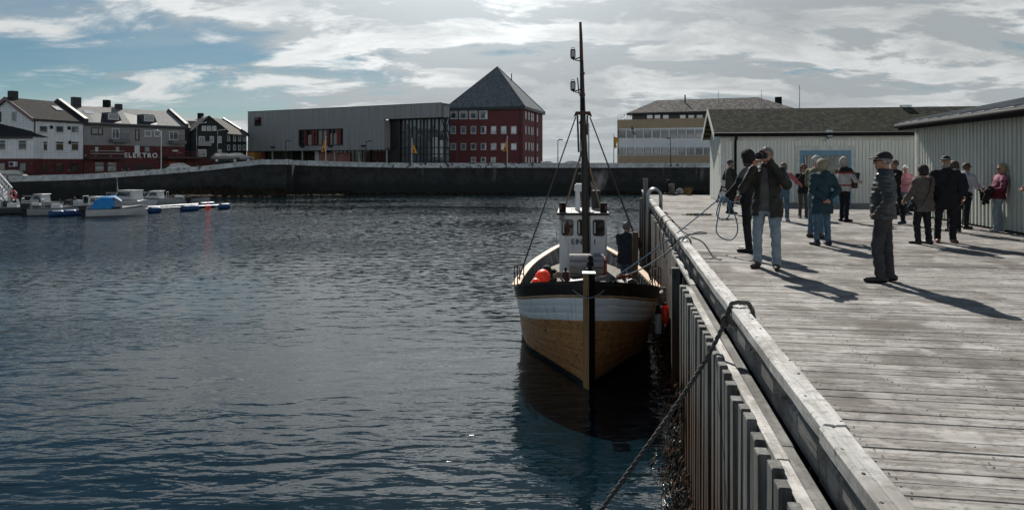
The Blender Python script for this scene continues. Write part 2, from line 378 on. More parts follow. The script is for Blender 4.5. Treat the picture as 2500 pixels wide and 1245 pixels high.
# ------------------------------------------------------------------ harbour walls and the land behind
# (photo column, distance, parapet top row)
WALL = [(-330, 74, 436), (0, 80, 432), (205, 84, 427), (400, 88.5, 414), (520, 91.5, 404.5), (575, 92.5, 398), (640, 93, 391), (700, 93.2, 391), (712, 97, 392.5), (840, 97.5, 396.5), (1000, 98, 399.5), (1250, 99, 399.5), (1500, 100, 399.5), (1740, 101, 399), (2150, 103, 399), (2900, 107, 399)]
WPTS = [(WX(p, d), d, WZ(y, d)) for p, d, y in WALL]
def wall_material():
    m = mat('old quay masonry', (0.036, 0.038, 0.038), (0.016, 0.018, 0.019), scale=0.9, rough=0.85, bump=0.05, bscale=3.0, contrast=(0.38, 0.62), detail=8)
    def fn(nt, b):
        L = nt.links.new
        old = b.inputs['Base Color'].links[0].from_socket
        g = N(nt, 'ShaderNodeNewGeometry'); sp = N(nt, 'ShaderNodeSeparateXYZ'); L(g.outputs['Position'], sp.inputs[0])
        mp = N(nt, 'ShaderNodeMapping'); L(g.outputs['Position'], mp.inputs[0]); mp.inputs[3].default_value = (0.7, 0.7, 0.12)
        n = N(nt, 'ShaderNodeTexNoise'); L(mp.outputs[0], n.inputs['Vector']); n.inputs['Scale'].default_value = 1.3; n.inputs['Detail'].default_value = 6
        streak = smooth(nt, n.outputs[0], 0.60, 0.76, 0, 0.55)
        c = mixc(nt, streak, old, (0.20, 0.20, 0.19))
        # mortar courses
        br = N(nt, 'ShaderNodeTexBrick'); cb = N(nt, 'ShaderNodeCombineXYZ'); L(mth(nt, 'ADD', sp.outputs[0], mth(nt, 'MULTIPLY', sp.outputs[1], 0.8)), cb.inputs[0]); L(sp.outputs[2], cb.inputs[1]); L(cb.outputs[0], br.inputs['Vector'])
        br.inputs['Scale'].default_value = 1.0; br.inputs['Brick Width'].default_value = 1.1; br.inputs['Row Height'].default_value = 0.45; br.inputs['Mortar Size'].default_value = 0.02
        c = mixc(nt, mth(nt, 'MULTIPLY', br.outputs['Fac'], 0.8), c, (0.016, 0.017, 0.017))
        h = mth(nt, 'ADD', sp.outputs[2], mth(nt, 'MULTIPLY', n.outputs[0], -1.4))
        c = mixc(nt, smooth(nt, h, 0.3, 1.5, 0.9, 0), c, (0.010, 0.013, 0.011))   # weed below the tide line
        L(c, b.inputs['Base Color'])
    return bpat(m, fn)
MW = wall_material()
PARA = mat('whitewashed parapet', (0.55, 0.57, 0.57), (0.36, 0.375, 0.38), scale=1.6, rough=0.8, rand=0.10, bump=0.01)
def peel(nt, b):
    L = nt.links.new; old = b.inputs['Base Color'].links[0].from_socket
    g = N(nt, 'ShaderNodeNewGeometry'); n = N(nt, 'ShaderNodeTexNoise'); L(g.outputs['Position'], n.inputs['Vector']); n.inputs['Scale'].default_value = 2.2; n.inputs['Detail'].default_value = 6
    n2 = N(nt, 'ShaderNodeTexNoise'); L(g.outputs['Position'], n2.inputs['Vector']); n2.inputs['Scale'].default_value = 0.10
    f = mth(nt, 'MULTIPLY', smooth(nt, n.outputs[0], 0.56, 0.60), smooth(nt, n2.outputs[0], 0.42, 0.6, 0.05, 1.0))
    L(mixc(nt, f, old, (0.06, 0.06, 0.058)), b.inputs['Base Color'])
bpat(PARA, peel)

def wall_run(name, label, pts):
    root = thing(name, label, 'harbour wall', (pts[0][0], pts[0][1], 0))
    ox, oy = pts[0][0], pts[0][1]
    mb = MB()
    ring = []
    for i, (x, y, z) in enumerate(pts):
        ring.append([(x - ox, y - oy, -2), (x - ox, y - oy, z - 0.78), (x - ox - 0.25, y - oy - .25, z - 0.78), (x - ox - 0.25, y - oy - .25, z - 0.62), (x - ox + .5, y - oy + 0.6, z - 0.62), (x - ox + .5, y - oy + 0.9, -2)])
    mb.loft(ring, closed=True, caps=True); mb.build('masonry', MW, root)
    # parapet panels and posts
    for i in range(len(pts) - 1):
        a, b = Vector(pts[i]), Vector(pts[i + 1]); Lh = (b - a).to_2d().length
        k = max(1, round(Lh / 2.35))
        for j in range(k):
            p, q = a.lerp(b, j / k), a.lerp(b, (j + 1) / k)
            ang = math.atan2(q.y - p.y, q.x - p.x); ln = (q - p).to_2d().length; dz = q.z - p.z
            m2 = MB(); x0, x1 = 0.11, ln - 0.11; sag = random.uniform(-0.02, 0.02)
            def sl(x, z): return z + dz * x / ln + sag
            vs = [(x, y, sl(x, z)) for z in (-0.615, 0.0) for (x, y) in ((x0, -0.06), (x1, -0.06), (x1, 0.06), (x0, 0.06))]
            m2.add(vs, [(0, 3, 2, 1), (4, 5, 6, 7), (0, 1, 5, 4), (1, 2, 6, 5), (2, 3, 7, 6), (3, 0, 4, 7)])
            vs = [(x, y, sl(x, z)) for z in (0.004, 0.07) for (x, y) in ((x0, -0.11), (x1, -0.11), (x1, 0.11), (x0, 0.11))]
            m2.add(vs, [(0, 3, 2, 1), (4, 5, 6, 7), (0, 1, 5, 4), (1, 2, 6, 5), (2, 3, 7, 6), (3, 0, 4, 7)])
            m2.build('parapet_panel', PARA, root, loc=(p.x - ox, p.y - oy, p.z), rz=ang, fix=False)
            m3 = MB(); m3.cbox(-0.105, 0.105, -0.13, 0.13, -0.612, 0.10, 0.02)
            m3.build('parapet_post', PARA, root, loc=(p.x - ox, p.y - oy, p.z), rz=ang, fix=False)
    return root
wall_run('stone_embankment', 'old stone sea wall with peeling white parapet below the houses', WPTS[:7])
wall_run('stone_embankment', 'short jutting stone wall end with white parapet before the grey building', WPTS[6:9])
wall_run('stone_embankment', 'long dark straight harbour wall with white parapet behind the fishing boat', WPTS[8:])

# land: one sheet behind the wall that reaches the horizon
mb = MB(); rows = []
far = [(0.5, 1), (12, 1), (40, 1), (150, 1), (3000, 1)]
base = [(-400, 60, WPTS[0][2])] + WPTS + [(420, 125, WPTS[-1][2])]
for k, (dy, _) in enumerate(far):
    rows.append([(x if k < 3 else x * (1 + (dy - 40) / 260.0), y + dy + 0.1, z - 0.86 - (0.0 if k < 3 else 0.3)) for (x, y, z) in base])
mb.loft(rows, closed=False)
ASPH = mat('asphalt and gravel', (0.055, 0.057, 0.058), (0.09, 0.09, 0.088), scale=0.5, rough=0.9)
tag(mb.build('ground', ASPH), kind='structure')

# tide-line rubble and weed
ROCK = mat('wet weedy rock', (0.016, 0.014, 0.011), (0.055, 0.042, 0.025), scale=3.0, rough=0.95, contrast=(0.4, 0.7), spec=.08)
def rubble(name, spans, seed, cnt, kind='stuff'):
    rnd = random.Random(seed); mb = MB()
    ico = [(0, 0, 1), (.89, 0, .45), (.28, .85, .45), (-.72, .53, .45), (-.72, -.53, .45), (.28, -.85, .45), (.72, .53, -.45), (-.28, .85, -.45), (-.89, 0, -.45), (-.28, -.85, -.45), (.72, -.53, -.45), (0, 0, -1)]
    fc = [(0, 1, 2), (0, 2, 3), (0, 3, 4), (0, 4, 5), (0, 5, 1), (1, 6, 2), (2, 7, 3), (3, 8, 4), (4, 9, 5), (5, 10, 1), (2, 6, 7), (3, 7, 8), (4, 8, 9), (5, 9, 10), (1, 10, 6), (6, 11, 7), (7, 11, 8), (8, 11, 9), (9, 11, 10), (10, 11, 6)]
    for _ in range(cnt):
        p0, d0, p1, d1, wid, hmax, smin, smax = rnd.choice(spans)
        t = rnd.random(); d = d0 + (d1 - d0) * t; px = p0 + (p1 - p0) * t; off = rnd.random()
        x, y = WX(px, d), d - off * wid; s = rnd.uniform(smin, smax); z = hmax * (1 - off) ** 1.3 * rnd.uniform(.3, 1)
        a = rnd.random() * 6.28; c, n = math.cos(a), math.sin(a); sx, sy, sz = s * rnd.uniform(.7, 1.4), s * rnd.uniform(.7, 1.2), s * rnd.uniform(.35, .7)
        j = [rnd.uniform(.75, 1.2) for _ in ico]
        mb.add([(x + (vx * sx * c - vy * sy * n) * k, y + (vx * sx * n + vy * sy * c) * k, z + vz * sz * k) for (vx, vy, vz), k in zip(ico, j)], fc)
    return tag(mb.build(name, ROCK, fix=False), 'dark wet rubble and seaweed along the foot of the harbour wall', 'rubble', kind='stuff')
rubble('shore_rubble', [(430, 89, 560, 92, 5, 1.2, .25, .8), (545, 92.5, 700, 93, 6, .9, .2, .6), (690, 96, 860, 97, 6, .5, .15, .45), (860, 97, 1250, 98.5, 2.5, .18, .12, .35), (1440, 99.5, 1760, 101, 4, .28, .15, .4), (350, 87, 450, 89, 3, .6, .2, .5)], 3, 1900)

# ------------------------------------------------------------------ the quay
DWOOD = wood_mat('weathered deck wood', (0.185, 0.173, 0.158), (0.365, 0.357, 0.343), (0.068, 0.057, 0.047), 0, rand=0.16)
BEAMW = wood_mat('bleached beam wood', (0.40, 0.397, 0.384), (0.54, 0.54, 0.525), (0.20, 0.188, 0.172), 1, rand=0.10)
FASCW = wood_mat('grey fascia wood', (0.155, 0.153, 0.147), (0.235, 0.235, 0.225), (0.065, 0.062, 0.057), 1)
FENDW = wood_mat('fender boards', (0.11, 0.113, 0.108), (0.21, 0.218, 0.212), (0.05, 0.041, 0.033), 2, stain=False, rand=0.34, wet=(0.25, 1.55, (0.068, 0.036, 0.018)))
DARKW = wood_mat('dark pile wood', (0.035, 0.032, 0.028), (0.06, 0.056, 0.05), (0.016, 0.014, 0.012), 2, stain=False, wet=(-0.3, 0.5, (0.010, 0.009, 0.006)))
quay = MB()
U0, U1 = 0.8, 35.2
quay.box(1.30, 26, U0, U1, DECK - 0.30, DECK - 0.062)
quay.box(3.2, 26, U0, U1 - 0.2, -2, DECK - 0.29)
quay = tag(quay.build('quay', DARKW, rz=-TH), kind='structure')
# deck planks, each its own piece
pm = MB(); pm.cbox(0, 11.6, 0, 0.1415, -0.05, 0, 0.0035); pmesh = pm.mesh('plank', DWOOD)
pm2 = MB(); pm2.cbox(0, 23, 0, 0.1415, -0.05, 0, 0.0035); pmesh2 = pm2.mesh('plank', DWOOD)
u = U0 + 0.8; rnd = random.Random(5)
while u < U1 - 0.1:
    me = pmesh if u < 17 else pmesh2
    o = link('plank', me, quay, (1.148 + rnd.uniform(-.02, .03), u, DECK + rnd.uniform(-0.003, 0.003)))
    o.rotation_euler = (rnd.uniform(-.006, .006), 0, rnd.uniform(-.0003, .0003)); u += 0.1455 + rnd.choice([0, 0, 0, 0.003])
nl = MB()
for i in range(70):
    uu = U0 + 0.8 + 0.1458 * i
    for vv in np.arange(1.42, 7.5, 0.61):
        for k in (.035, .105):
            if vv * .9 < uu * .75 + 1 and rnd.random() < .55: nl.lathe([(.0055, 0), (.0045, .0035)], 5, loc=(vv + rnd.uniform(-.04, .04), uu + k + rnd.uniform(-.015, .015), DECK + .0025))
tag(nl.build('nail_heads', mat('rusted nail', (.03, .024, .02), rough=.7), quay, fix=False), kind='stuff')
# rail beam on blocks along the edge
u = U0; k = 0
while u < U1:
    ln = 3.05; e = min(u + ln, U1)
    b = MB(); ys = np.linspace(0.006, e - u - 0.006, 11); rr = []
    for y_ in ys:
        j = lambda a: rnd.uniform(-a, a)
        wl, wr, hh = -0.074 + j(.004), 0.074 + j(.004), 0.088 + j(.003); c_ = .010 + rnd.random() * .010
        rr.append([(wl, y_, 0), (wr, y_, 0), (wr, y_, hh - c_), (wr - c_, y_, hh), (.012 + j(.006), y_, hh - .003), (.0, y_, hh - .006 - rnd.random() * .004), (-.012 + j(.006), y_, hh - .003), (wl + c_, y_, hh), (wl, y_, hh - c_)])
    b.loft(rr, caps=True)
    for q_ in range(9):
        b.lathe([(.010, 0), (.008, .004)], 6, loc=(rnd.choice([-.045, .045]) + rnd.uniform(-.012, .012), .15 + q_ * .33 + rnd.uniform(-.1, .1), 0.087), mi=1)
    o = b.build('rail_beam', [BEAMW, mat('rusted nail', (.03, .024, .02), rough=.7)], quay, loc=(1.122 + rnd.uniform(-.008, .008), u, DECK + 0.165 + rnd.uniform(-.006, .006)), fix=False)
    for t in (0.35, 1.45, 2.55):
        if u + t < U1:
            b = MB(); b.box(-0.055, 0.055, -0.2, 0.2, 0, 0.155); b.build('spacer_block', FASCW, quay, loc=(1.128, u + t, DECK + 0.004), fix=False)
    b = MB(); b.cbox(-0.04, 0.04, 0.006, e - u - 0.006, -0.2, 0, 0.006)
    b.build('fascia_board', FASCW, quay, loc=(1.225 + rnd.uniform(-.006, .006), u + 0.5, DECK - 0.058 + rnd.uniform(-.01, .01)), fix=False)
    u = e
# wale and fender boards: near bay
def wale(u0, u1, z, v0=0.968, segs=1):
    for r_ in range(2):
        n = max(1, round((u1 - u0) / 3.2))
        for i in range(n):
            a, b_ = u0 + (u1 - u0) * i / n, u0 + (u1 - u0) * (i + 1) / n
            b = MB(); b.cbox(0.003, 0.086, 0.005, b_ - a - 0.005, -0.06 - .02 * r_, -.014 * r_, 0.006)
            o = b.build('wale_plank', BEAMW if r_ == 0 else FASCW, quay, loc=(v0 + 0.086 * r_, a + 0.25 * r_, z + rnd.uniform(-.004, .004)), fix=False)
            o.rotation_euler = (0, rnd.uniform(-.02, .02), rnd.uniform(-.003, .003))
wale(1.5, 10.55, DECK - 0.22)
u = 2.0; ztop = DECK - 0.19
while u < 10.6:
    w = rnd.uniform(0.115, 0.15)
    b = MB(); b.cbox(-0.066 - rnd.uniform(0, .02), 0, -w / 2, w / 2, -0.6, ztop, 0.008)
    o = b.build('fender_board', FENDW, quay, loc=(0.965 + rnd.uniform(-.008, .0), u + rnd.uniform(-.012, .012), rnd.uniform(-.05, .015)), fix=False)
    o.rotation_euler = (0, rnd.uniform(-.004, .004), 0); u += 0.262
# far bays: piles, plain posts, wide boards
wale(11.2, 15.2, DECK - 0.30, 1.10); wale(16.2, 26.0, DECK - 0.32, 1.21)
u = 14.3
while u < 25.8:
    w = rnd.uniform(0.145, 0.17)
    b = MB(); b.cbox(-0.09, 0, -w / 2, w / 2, -0.6, DECK - 0.27, 0.008)
    b.build('fender_board', FENDW, quay, loc=(1.20, u, rnd.uniform(-.03, .02)), fix=False); u += 0.205 if u < 16.5 else 0.27
for u in (11.3, 13.2):
    b = MB(); b.cbox(-0.07, 0.07, -0.09, 0.09, -0.6, DECK - 0.34, 0.01); b.build('fender_post', FENDW, quay, loc=(1.02, u, 0), fix=False)
for u in np.arange(2.2, 35, 2.45):
    b = MB(); b.tube([(0, 0, -1.5), (0.01, 0, 1.0), (0, 0, DECK - 0.29)], [0.16, 0.15, 0.145], 10); b.build('pile', DARKW, quay, smooth=True, loc=(1.52, float(u), 0))
    b = MB(); b.tube([(0, 0, -1.5), (0, 0, DECK - 0.29)], [0.15, 0.14], 8); b.build('pile', DARKW, quay, smooth=True, loc=(2.7, float(u) + .3, 0))
b = MB(); b.bar((1.15, 10.9, 0.5), (1.2, 13.1, 2.3), 0.12, 0.2); b.build('brace', FENDW, quay)
b = MB(); b.bar((1.25, 13.6, 0.3), (1.3, 16.0, 2.3), 0.12, 0.18); b.build('brace', DARKW, quay)
for u, z1 in ((27.6, DECK + 1.0), (30.2, DECK + .1), (33.4, DECK - 0.1)):
    b = MB(); b.cbox(-0.09, 0.09, -0.09, 0.09, -0.6, z1, 0.01); b.build('fender_post', FENDW, quay, loc=(0.98, u, 0), fix=False)
for u in np.arange(26.3, 34.8, 0.9):
    b = MB(); b.cbox(-0.07, 0.05, -0.1, 0.1, -0.6, DECK - 0.25, 0.01); b.build('fender_board', FENDW, quay, loc=(1.03, float(u), 0), fix=False)

# seaweed fringe where boards meet the water
WEED = mat('bladder wrack', (0.03, 0.017, 0.007), (0.16, 0.058, 0.014), scale=9, rough=0.3, contrast=(0.5, 0.72))
mb = MB(); rnd = random.Random(11)
def frond(x, y, z, ln, w, dx, dy):
    pts = [(x, y, z)]
    for i in range(3):
        x += dx * ln / 3 + rnd.uniform(-.02, .02); y += dy * ln / 3 + rnd.uniform(-.03, .03); z -= ln / 3 * rnd.uniform(.5, 1); pts.append((x, y, z))
    vs = []
    for i, (a, b_, c) in enumerate(pts):
        ww = w * (1, 1.2, .9, .25)[i]; t = rnd.uniform(-.6, .6); vs += [(a - ww * t, b_ - ww, c), (a + ww * t, b_ + ww, c + .01)]
    mb.add(vs, [(0, 1, 3, 2), (2, 3, 5, 4), (4, 5, 7, 6)])
for _ in range(5200):
    u = rnd.uniform(2.5, 26); off = abs(rnd.gauss(0, .20)) if u < 11 else abs(rnd.gauss(0, .10)) + rnd.choice([0, 0, .2])
    frond(0.87 - off * .9 + (.22 if u > 11 else 0), u, max(0.015, rnd.uniform(.0, .62) - off * 1.1), rnd.uniform(.08, .26), rnd.uniform(.008, .022), rnd.uniform(-.5, .3), rnd.uniform(-.5, .5))
for uu, zz in ((9.9, 1.35), (9.75, 1.1), (6.6, 1.2), (6.5, .95), (12.0, 1.5), (11.4, .95)):
    for _ in range(26): frond(0.855 + rnd.uniform(-.02, .0) + (.2 if uu > 11 else 0), uu + rnd.gauss(0, .03), zz + rnd.uniform(-.25, .05), rnd.uniform(.1, .25), .013, -.05, rnd.uniform(-.5, .5))
o = mb.build('seaweed', WEED, fix=False, rz=-TH); tag(o, 'rusty brown seaweed clinging to the foot of the quay boards', 'seaweed', kind='stuff')

# ------------------------------------------------------------------ sheds on the quay
CREAM = wood_mat('cream painted boards', (0.60, 0.61, 0.57), (0.68, 0.69, 0.65), (0.50, 0.51, 0.47), 2, stain=False, rand=0.04, rough=0.6, painted=True)
GREENW = wood_mat('pale green painted boards', (0.50, 0.535, 0.49), (0.59, 0.62, 0.57), (0.38, 0.40, 0.36), 2, stain=False, rand=0.06, rough=0.6, painted=True)
TRIMW = mat('white trim', (0.58, 0.60, 0.57), (0.45, 0.46, 0.43), scale=4, rough=0.6, bump=0.003)
FELT = mat('mossy roofing felt', (0.028, 0.029, 0.026), (0.085, 0.082, 0.064), scale=5, rough=0.95, bump=0.01, contrast=(0.42, 0.68), spec=.1, detail=9)
def felt_specks(nt, b):
    L = nt.links.new; old = b.inputs['Base Color'].links[0].from_socket
    tc = N(nt, 'ShaderNodeTexCoord'); n = N(nt, 'ShaderNodeTexNoise'); L(tc.outputs['Object'], n.inputs['Vector']); n.inputs['Scale'].default_value = 9; n.inputs['Detail'].default_value = 3
    n2 = N(nt, 'ShaderNodeTexNoise'); L(tc.outputs['Object'], n2.inputs['Vector']); n2.inputs['Scale'].default_value = 0.6; n2.inputs['Detail'].default_value = 5
    c = mixc(nt, smooth(nt, n2.outputs[0], .4, .7, 0, .6), old, (0.055, 0.058, 0.032))
    L(mixc(nt, smooth(nt, n.outputs[0], .66, .72, 0, .8), c, (0.26, 0.26, 0.22)), b.inputs['Base Color'])
bpat(FELT, felt_specks)
TIN = mat('grey sheet roof', (0.15, 0.16, 0.17), (0.24, 0.25, 0.26), scale=2, rough=0.45, stretch=(1, 1, 1), contrast=(0.4, 0.6))
BLUE = mat('blue door paint', (0.13, 0.27, 0.37), (0.10, 0.23, 0.33), scale=3, rough=0.5)
V0, UA, UB, EZ, RZ = 4.12, 29.1, 32.7, DECK + 2.83, DECK + 3.84
shed = thing('long_shed', 'long cream boarded quay shed with mossy pitched roof and blue-framed door', 'shed', (*q2w(V0, UA), DECK), -TH)
LN = 22.0; D = UB - UA; eh, rh = EZ - DECK, RZ - DECK
b = MB(); b.box(0.02, LN, 0.02, D - 0.02, 0.0, eh - .02); b.build('wall', CREAM, shed)
b = MB(); b.add([(0.02, 0.02, eh - .02), (0.02, D - .02, eh - .02), (0.02, D / 2, rh - .05)], [(0, 1, 2)]); b.build('gable_wall', GREENW, shed)
rnd = random.Random(2)
x = 0.0; i = 0
bm_ = MB(); bm_.cbox(0.004, 0.128, -0.02, 0.018, 0.03, eh - 0.12, 0.003)
bmesh_front = bm_.mesh('board', CREAM)
while x < 12.6:
    if not (2.86 < x < 5.12): o = link('board', bmesh_front, shed, (x, rnd.uniform(-.003, .002), 0))
    else: o = link('board', [None], shed) if False else None
    x += 0.135
b_ = MB(); b_.cbox(0.004, 0.128, -0.02, 0.018, 2.30, eh - 0.12, 0.003); tmesh = b_.mesh('board', CREAM)
x = 2.97
while x < 5.1: link('board', tmesh, shed, (x, 0, 0)); x += 0.135
# gable side boards
y = 0.0
while y < D - 0.05:
    hh = eh - 0.03 + (rh - eh) * (1 - abs((y + .065) / (D / 2) - 1)) - 0.06
    b = MB(); b.cbox(-0.02, 0.018, y + 0.004, y + 0.13, 0.03, hh, 0.003); b.build('board', GREENW, shed, fix=False); y += 0.135
OV = 0.34
for sgn, nm in ((0, 'roof'), (1, 'roof')):
    b = MB(); th = 0.09; sl = (rh - eh) / (D / 2); e0 = -0.32
    prof = [(e0, eh + e0 * sl + .03), (D / 2, rh + .03), (D / 2, rh + .03 + th), (e0, eh + e0 * sl + .03 + th)]
    if sgn: prof = [(D - y_, z_) for y_, z_ in prof]
    b.add([(-OV, y_, z_) for y_, z_ in prof] + [(LN, y_, z_) for y_, z_ in prof], [(0, 1, 2, 3), (7, 6, 5, 4), (0, 4, 5, 1), (1, 5, 6, 2), (2, 6, 7, 3), (3, 7, 4, 0)]); rf = b.build(nm, FELT, shed)
    b = MB(); b.add([(-OV - .03, y_, z_) for y_, z_ in [(prof[0][0], prof[0][1] - .14), (prof[1][0], prof[1][1] - .14), (prof[2][0], prof[2][1] + .02), (prof[3][0], prof[3][1] + .02)]] + [(-OV + .003 * -1, y_, z_) for y_, z_ in [(prof[0][0], prof[0][1] - .14), (prof[1][0], prof[1][1] - .14), (prof[2][0], prof[2][1] + .02), (prof[3][0], prof[3][1] + .02)]], [(0, 1, 2, 3), (7, 6, 5, 4), (0, 4, 5, 1), (1, 5, 6, 2), (2, 6, 7, 3), (3, 7, 4, 0)])
    b.build('bargeboard', TRIMW, shed)
    if sgn:
        for j in range(6):
            t = 0.1 + j * 0.16; yy = D - (e0 + (D / 2 - e0) * t); zz = prof[0][1] + (prof[1][1] - prof[0][1]) * t - .03
            b = MB(); b.box(-OV + .02, 0, yy - .03, yy + .03, zz - .05, zz + .02); b.build('rafter_end', mat('brown rafter', (0.20, 0.15, 0.09), rough=.8), shed)
b = MB(); b.tube([(-OV, -0.39, eh - .06), (LN, -0.39, eh - .06)], 0.07, 8); b.build('gutter', BLACK, shed, smooth=True)
b = MB(); b.box(-0.05, LN, -0.33, -0.30, eh - .12, eh + .02); b.build('eave_board', BLACK, shed)
b = MB(); b.box(0.0, LN, -0.06, -0.024, eh - .30, eh - .12); b.build('frieze_board', TRIMW, shed)
b = MB(); b.tube([(0.52, -0.37, eh - .08), (0.52, -0.28, eh - .22), (0.52, -0.085, eh - .36), (0.52, -0.085, 0.1)], 0.052, 8); b.build('downpipe', BLACK, shed, smooth=True)
b = MB(); b.box(-.06, .10, -.05, -.024, 0.02, eh - .12); b.box(-.05, -.024, -.024, .12, 0.02, eh - .1); b.build('corner_board', TRIMW, shed)
# door: px 1949..2060
dx0, dx1 = 3.02, 4.98
b = MB(); b.box(dx0 - .13, dx0, -.05, .02, 0, 2.12); b.box(dx1, dx1 + .13, -.05, .02, 0, 2.12); b.box(dx0 - .18, dx1 + .18, -.055, .02, 2.12, 2.30); b.build('door_surround', TRIMW, shed)
dr = MB(); dr.box(dx0 + .01, dx1 - .01, -.012, .03, 0.02, 2.11); dr = dr.build('door', mat('door opening inside', (0.30, 0.31, 0.28), (0.17, .18, .17), scale=3, rough=.7), shed)
b = MB(); b.box(dx0, dx0 + .14, -.045, -.013, 0.02, 2.12); b.box(dx1 - .14, dx1, -.045, -.013, 0.02, 2.12); b.box(dx0 + .14, dx1 - .14, -.045, -.013, 1.92, 2.12); b.box(dx0 + .14, dx1 - .14, -.045, -.013, 0.02, .62); b.box(dx0 + 0.92, dx0 + 1.02, -.045, -.013, .62, 1.92); b.build('door_frame', BLUE, dr)
for j in range(7):
    b = MB(); b.tube([(dx0 + .22 + j * .09, -.03, 0.7), (dx0 + .22 + j * .09 + rnd.uniform(-.03, .03), -.03, 1.9)], .028, 6); b.build('curtain_fold', mat('curtain cloth', (.5, .48, .42), rough=.9), dr)
# flood lamp over the front wall
lmp = MB(); lmp.box(-.1, .1, -.10, -.021, -.22, -.12); lmp.tube([(0, -.1, -.14), (0, -.2, -.06)], .03, 8); lmp.lathe([(.02, -.16), (.10, -.14), (.155, -.05), (.16, .10), (.145, .11)], 16, mat=Matrix.Translation((0, -.24, .03)) @ Matrix.Rotation(R(62), 4, 'X') @ Matrix.Rotation(R(-14), 4, 'Y'))
lo = lmp.build('flood_lamp', STEEL, shed, loc=(4.1, 0, 2.72)); autosmooth(lo)
b = MB(); b.lathe([(.001, .115), (.14, .112), (.138, .118)], 16, mat=Matrix.Translation((0, -.24, .03)) @ Matrix.Rotation(R(62), 4, 'X') @ Matrix.Rotation(R(-14), 4, 'Y')); b.build('lamp_glass', mat('frosted lens', (.62, .65, .65), rough=.25), lo)
b = MB(); b.tube([(-.05, .35, 1.1), (-.06, .35, 1.9), (-.08, .42, 2.03), (-.06, .5, 1.9)], .012, 6); b.build('hook_rod', WHITEP, shed)
b = MB(); b.box(7.5, 7.9, D / 2 - .1, D / 2 + .1, rh + .1, rh + .2); b.build('ridge_vent', STEEL, shed)

# right-hand shed: v=9.05 wall, running along the quay
V1, US, UE = 9.05, 11.0, 22.77
shed2 = thing('boarded_shed', 'pale green board-and-batten shed with low grey sheet roof, woman leaning on it', 'shed', (*q2w(V1, US), DECK), -TH)
LB, E2 = UE - US, 2.80
b = MB(); b.box(0.02, 12, 0, LB, 0.04, E2); b.build('wall', GREENW, shed2)
y = 0.0; bw = MB(); bw.cbox(-0.022, 0.018, 0.003, 0.172, 0.05, E2 - .02, 0.003); wme = bw.mesh('board', GREENW)
bt = MB(); bt.cbox(-0.052, -0.024, -0.026, 0.026, 0.05, E2 - .02, 0.004); bme = bt.mesh('batten', GREENW)
while y < LB - 0.1:
    link('board', wme, shed2, (rnd.uniform(-.002, .002), y, 0)); link('batten', bme, shed2, (0, y, 0)); y += 0.178
sl = 0.20; vr = 3.2
b = MB(); e0 = -0.42
b.add([(x_, y_, z_) for y_ in (-1, LB + .34) for x_, z_ in ((e0, E2 + e0 * sl + .08), (vr, E2 + vr * sl + .08), (vr, E2 + vr * sl + .16), (e0, E2 + e0 * sl + .16))], [(0, 1, 2, 3), (7, 6, 5, 4), (0, 4, 5, 1), (1, 5, 6, 2), (2, 6, 7, 3), (3, 7, 4, 0)])
rf2 = b.build('roof', TIN, shed2)
b = MB(); b.add([(x_, y_, z_) for y_ in (-1, LB + .34) for x_, z_ in ((vr, E2 + vr * sl + .09), (vr + 5.2, E2 - .2), (vr + 5.2, E2 - .1), (vr, E2 + vr * sl + .17))], [(0, 1, 2, 3), (7, 6, 5, 4), (0, 4, 5, 1), (1, 5, 6, 2), (2, 6, 7, 3), (3, 7, 4, 0)]); b.build('roof', TIN, shed2)
y = 0.2
while y < LB + .3:
    b = MB(); b.bar((e0 + .02, y, E2 + e0 * sl + .185), (vr, y, E2 + vr * sl + .185), .035, .04); b.build('standing_seam', TIN, rf2); y += 0.62
b = MB(); b.tube([(e0 - .06, -1, E2 + e0 * sl + .06), (e0 - .06, LB + .4, E2 + e0 * sl + .06)], .065, 8); b.build('gutter', BLACK, shed2, smooth=True)
b = MB(); b.box(e0 - .01, e0 + .02, -1, LB + .34, E2 + e0 * sl - .08, E2 + e0 * sl + .12); b.build('eave_board', BLACK, shed2)
b = MB(); b.box(-.075, -.054, LB - .13, LB + .01, .05, E2 - .05); b.build('corner_board', TRIMW, shed2)
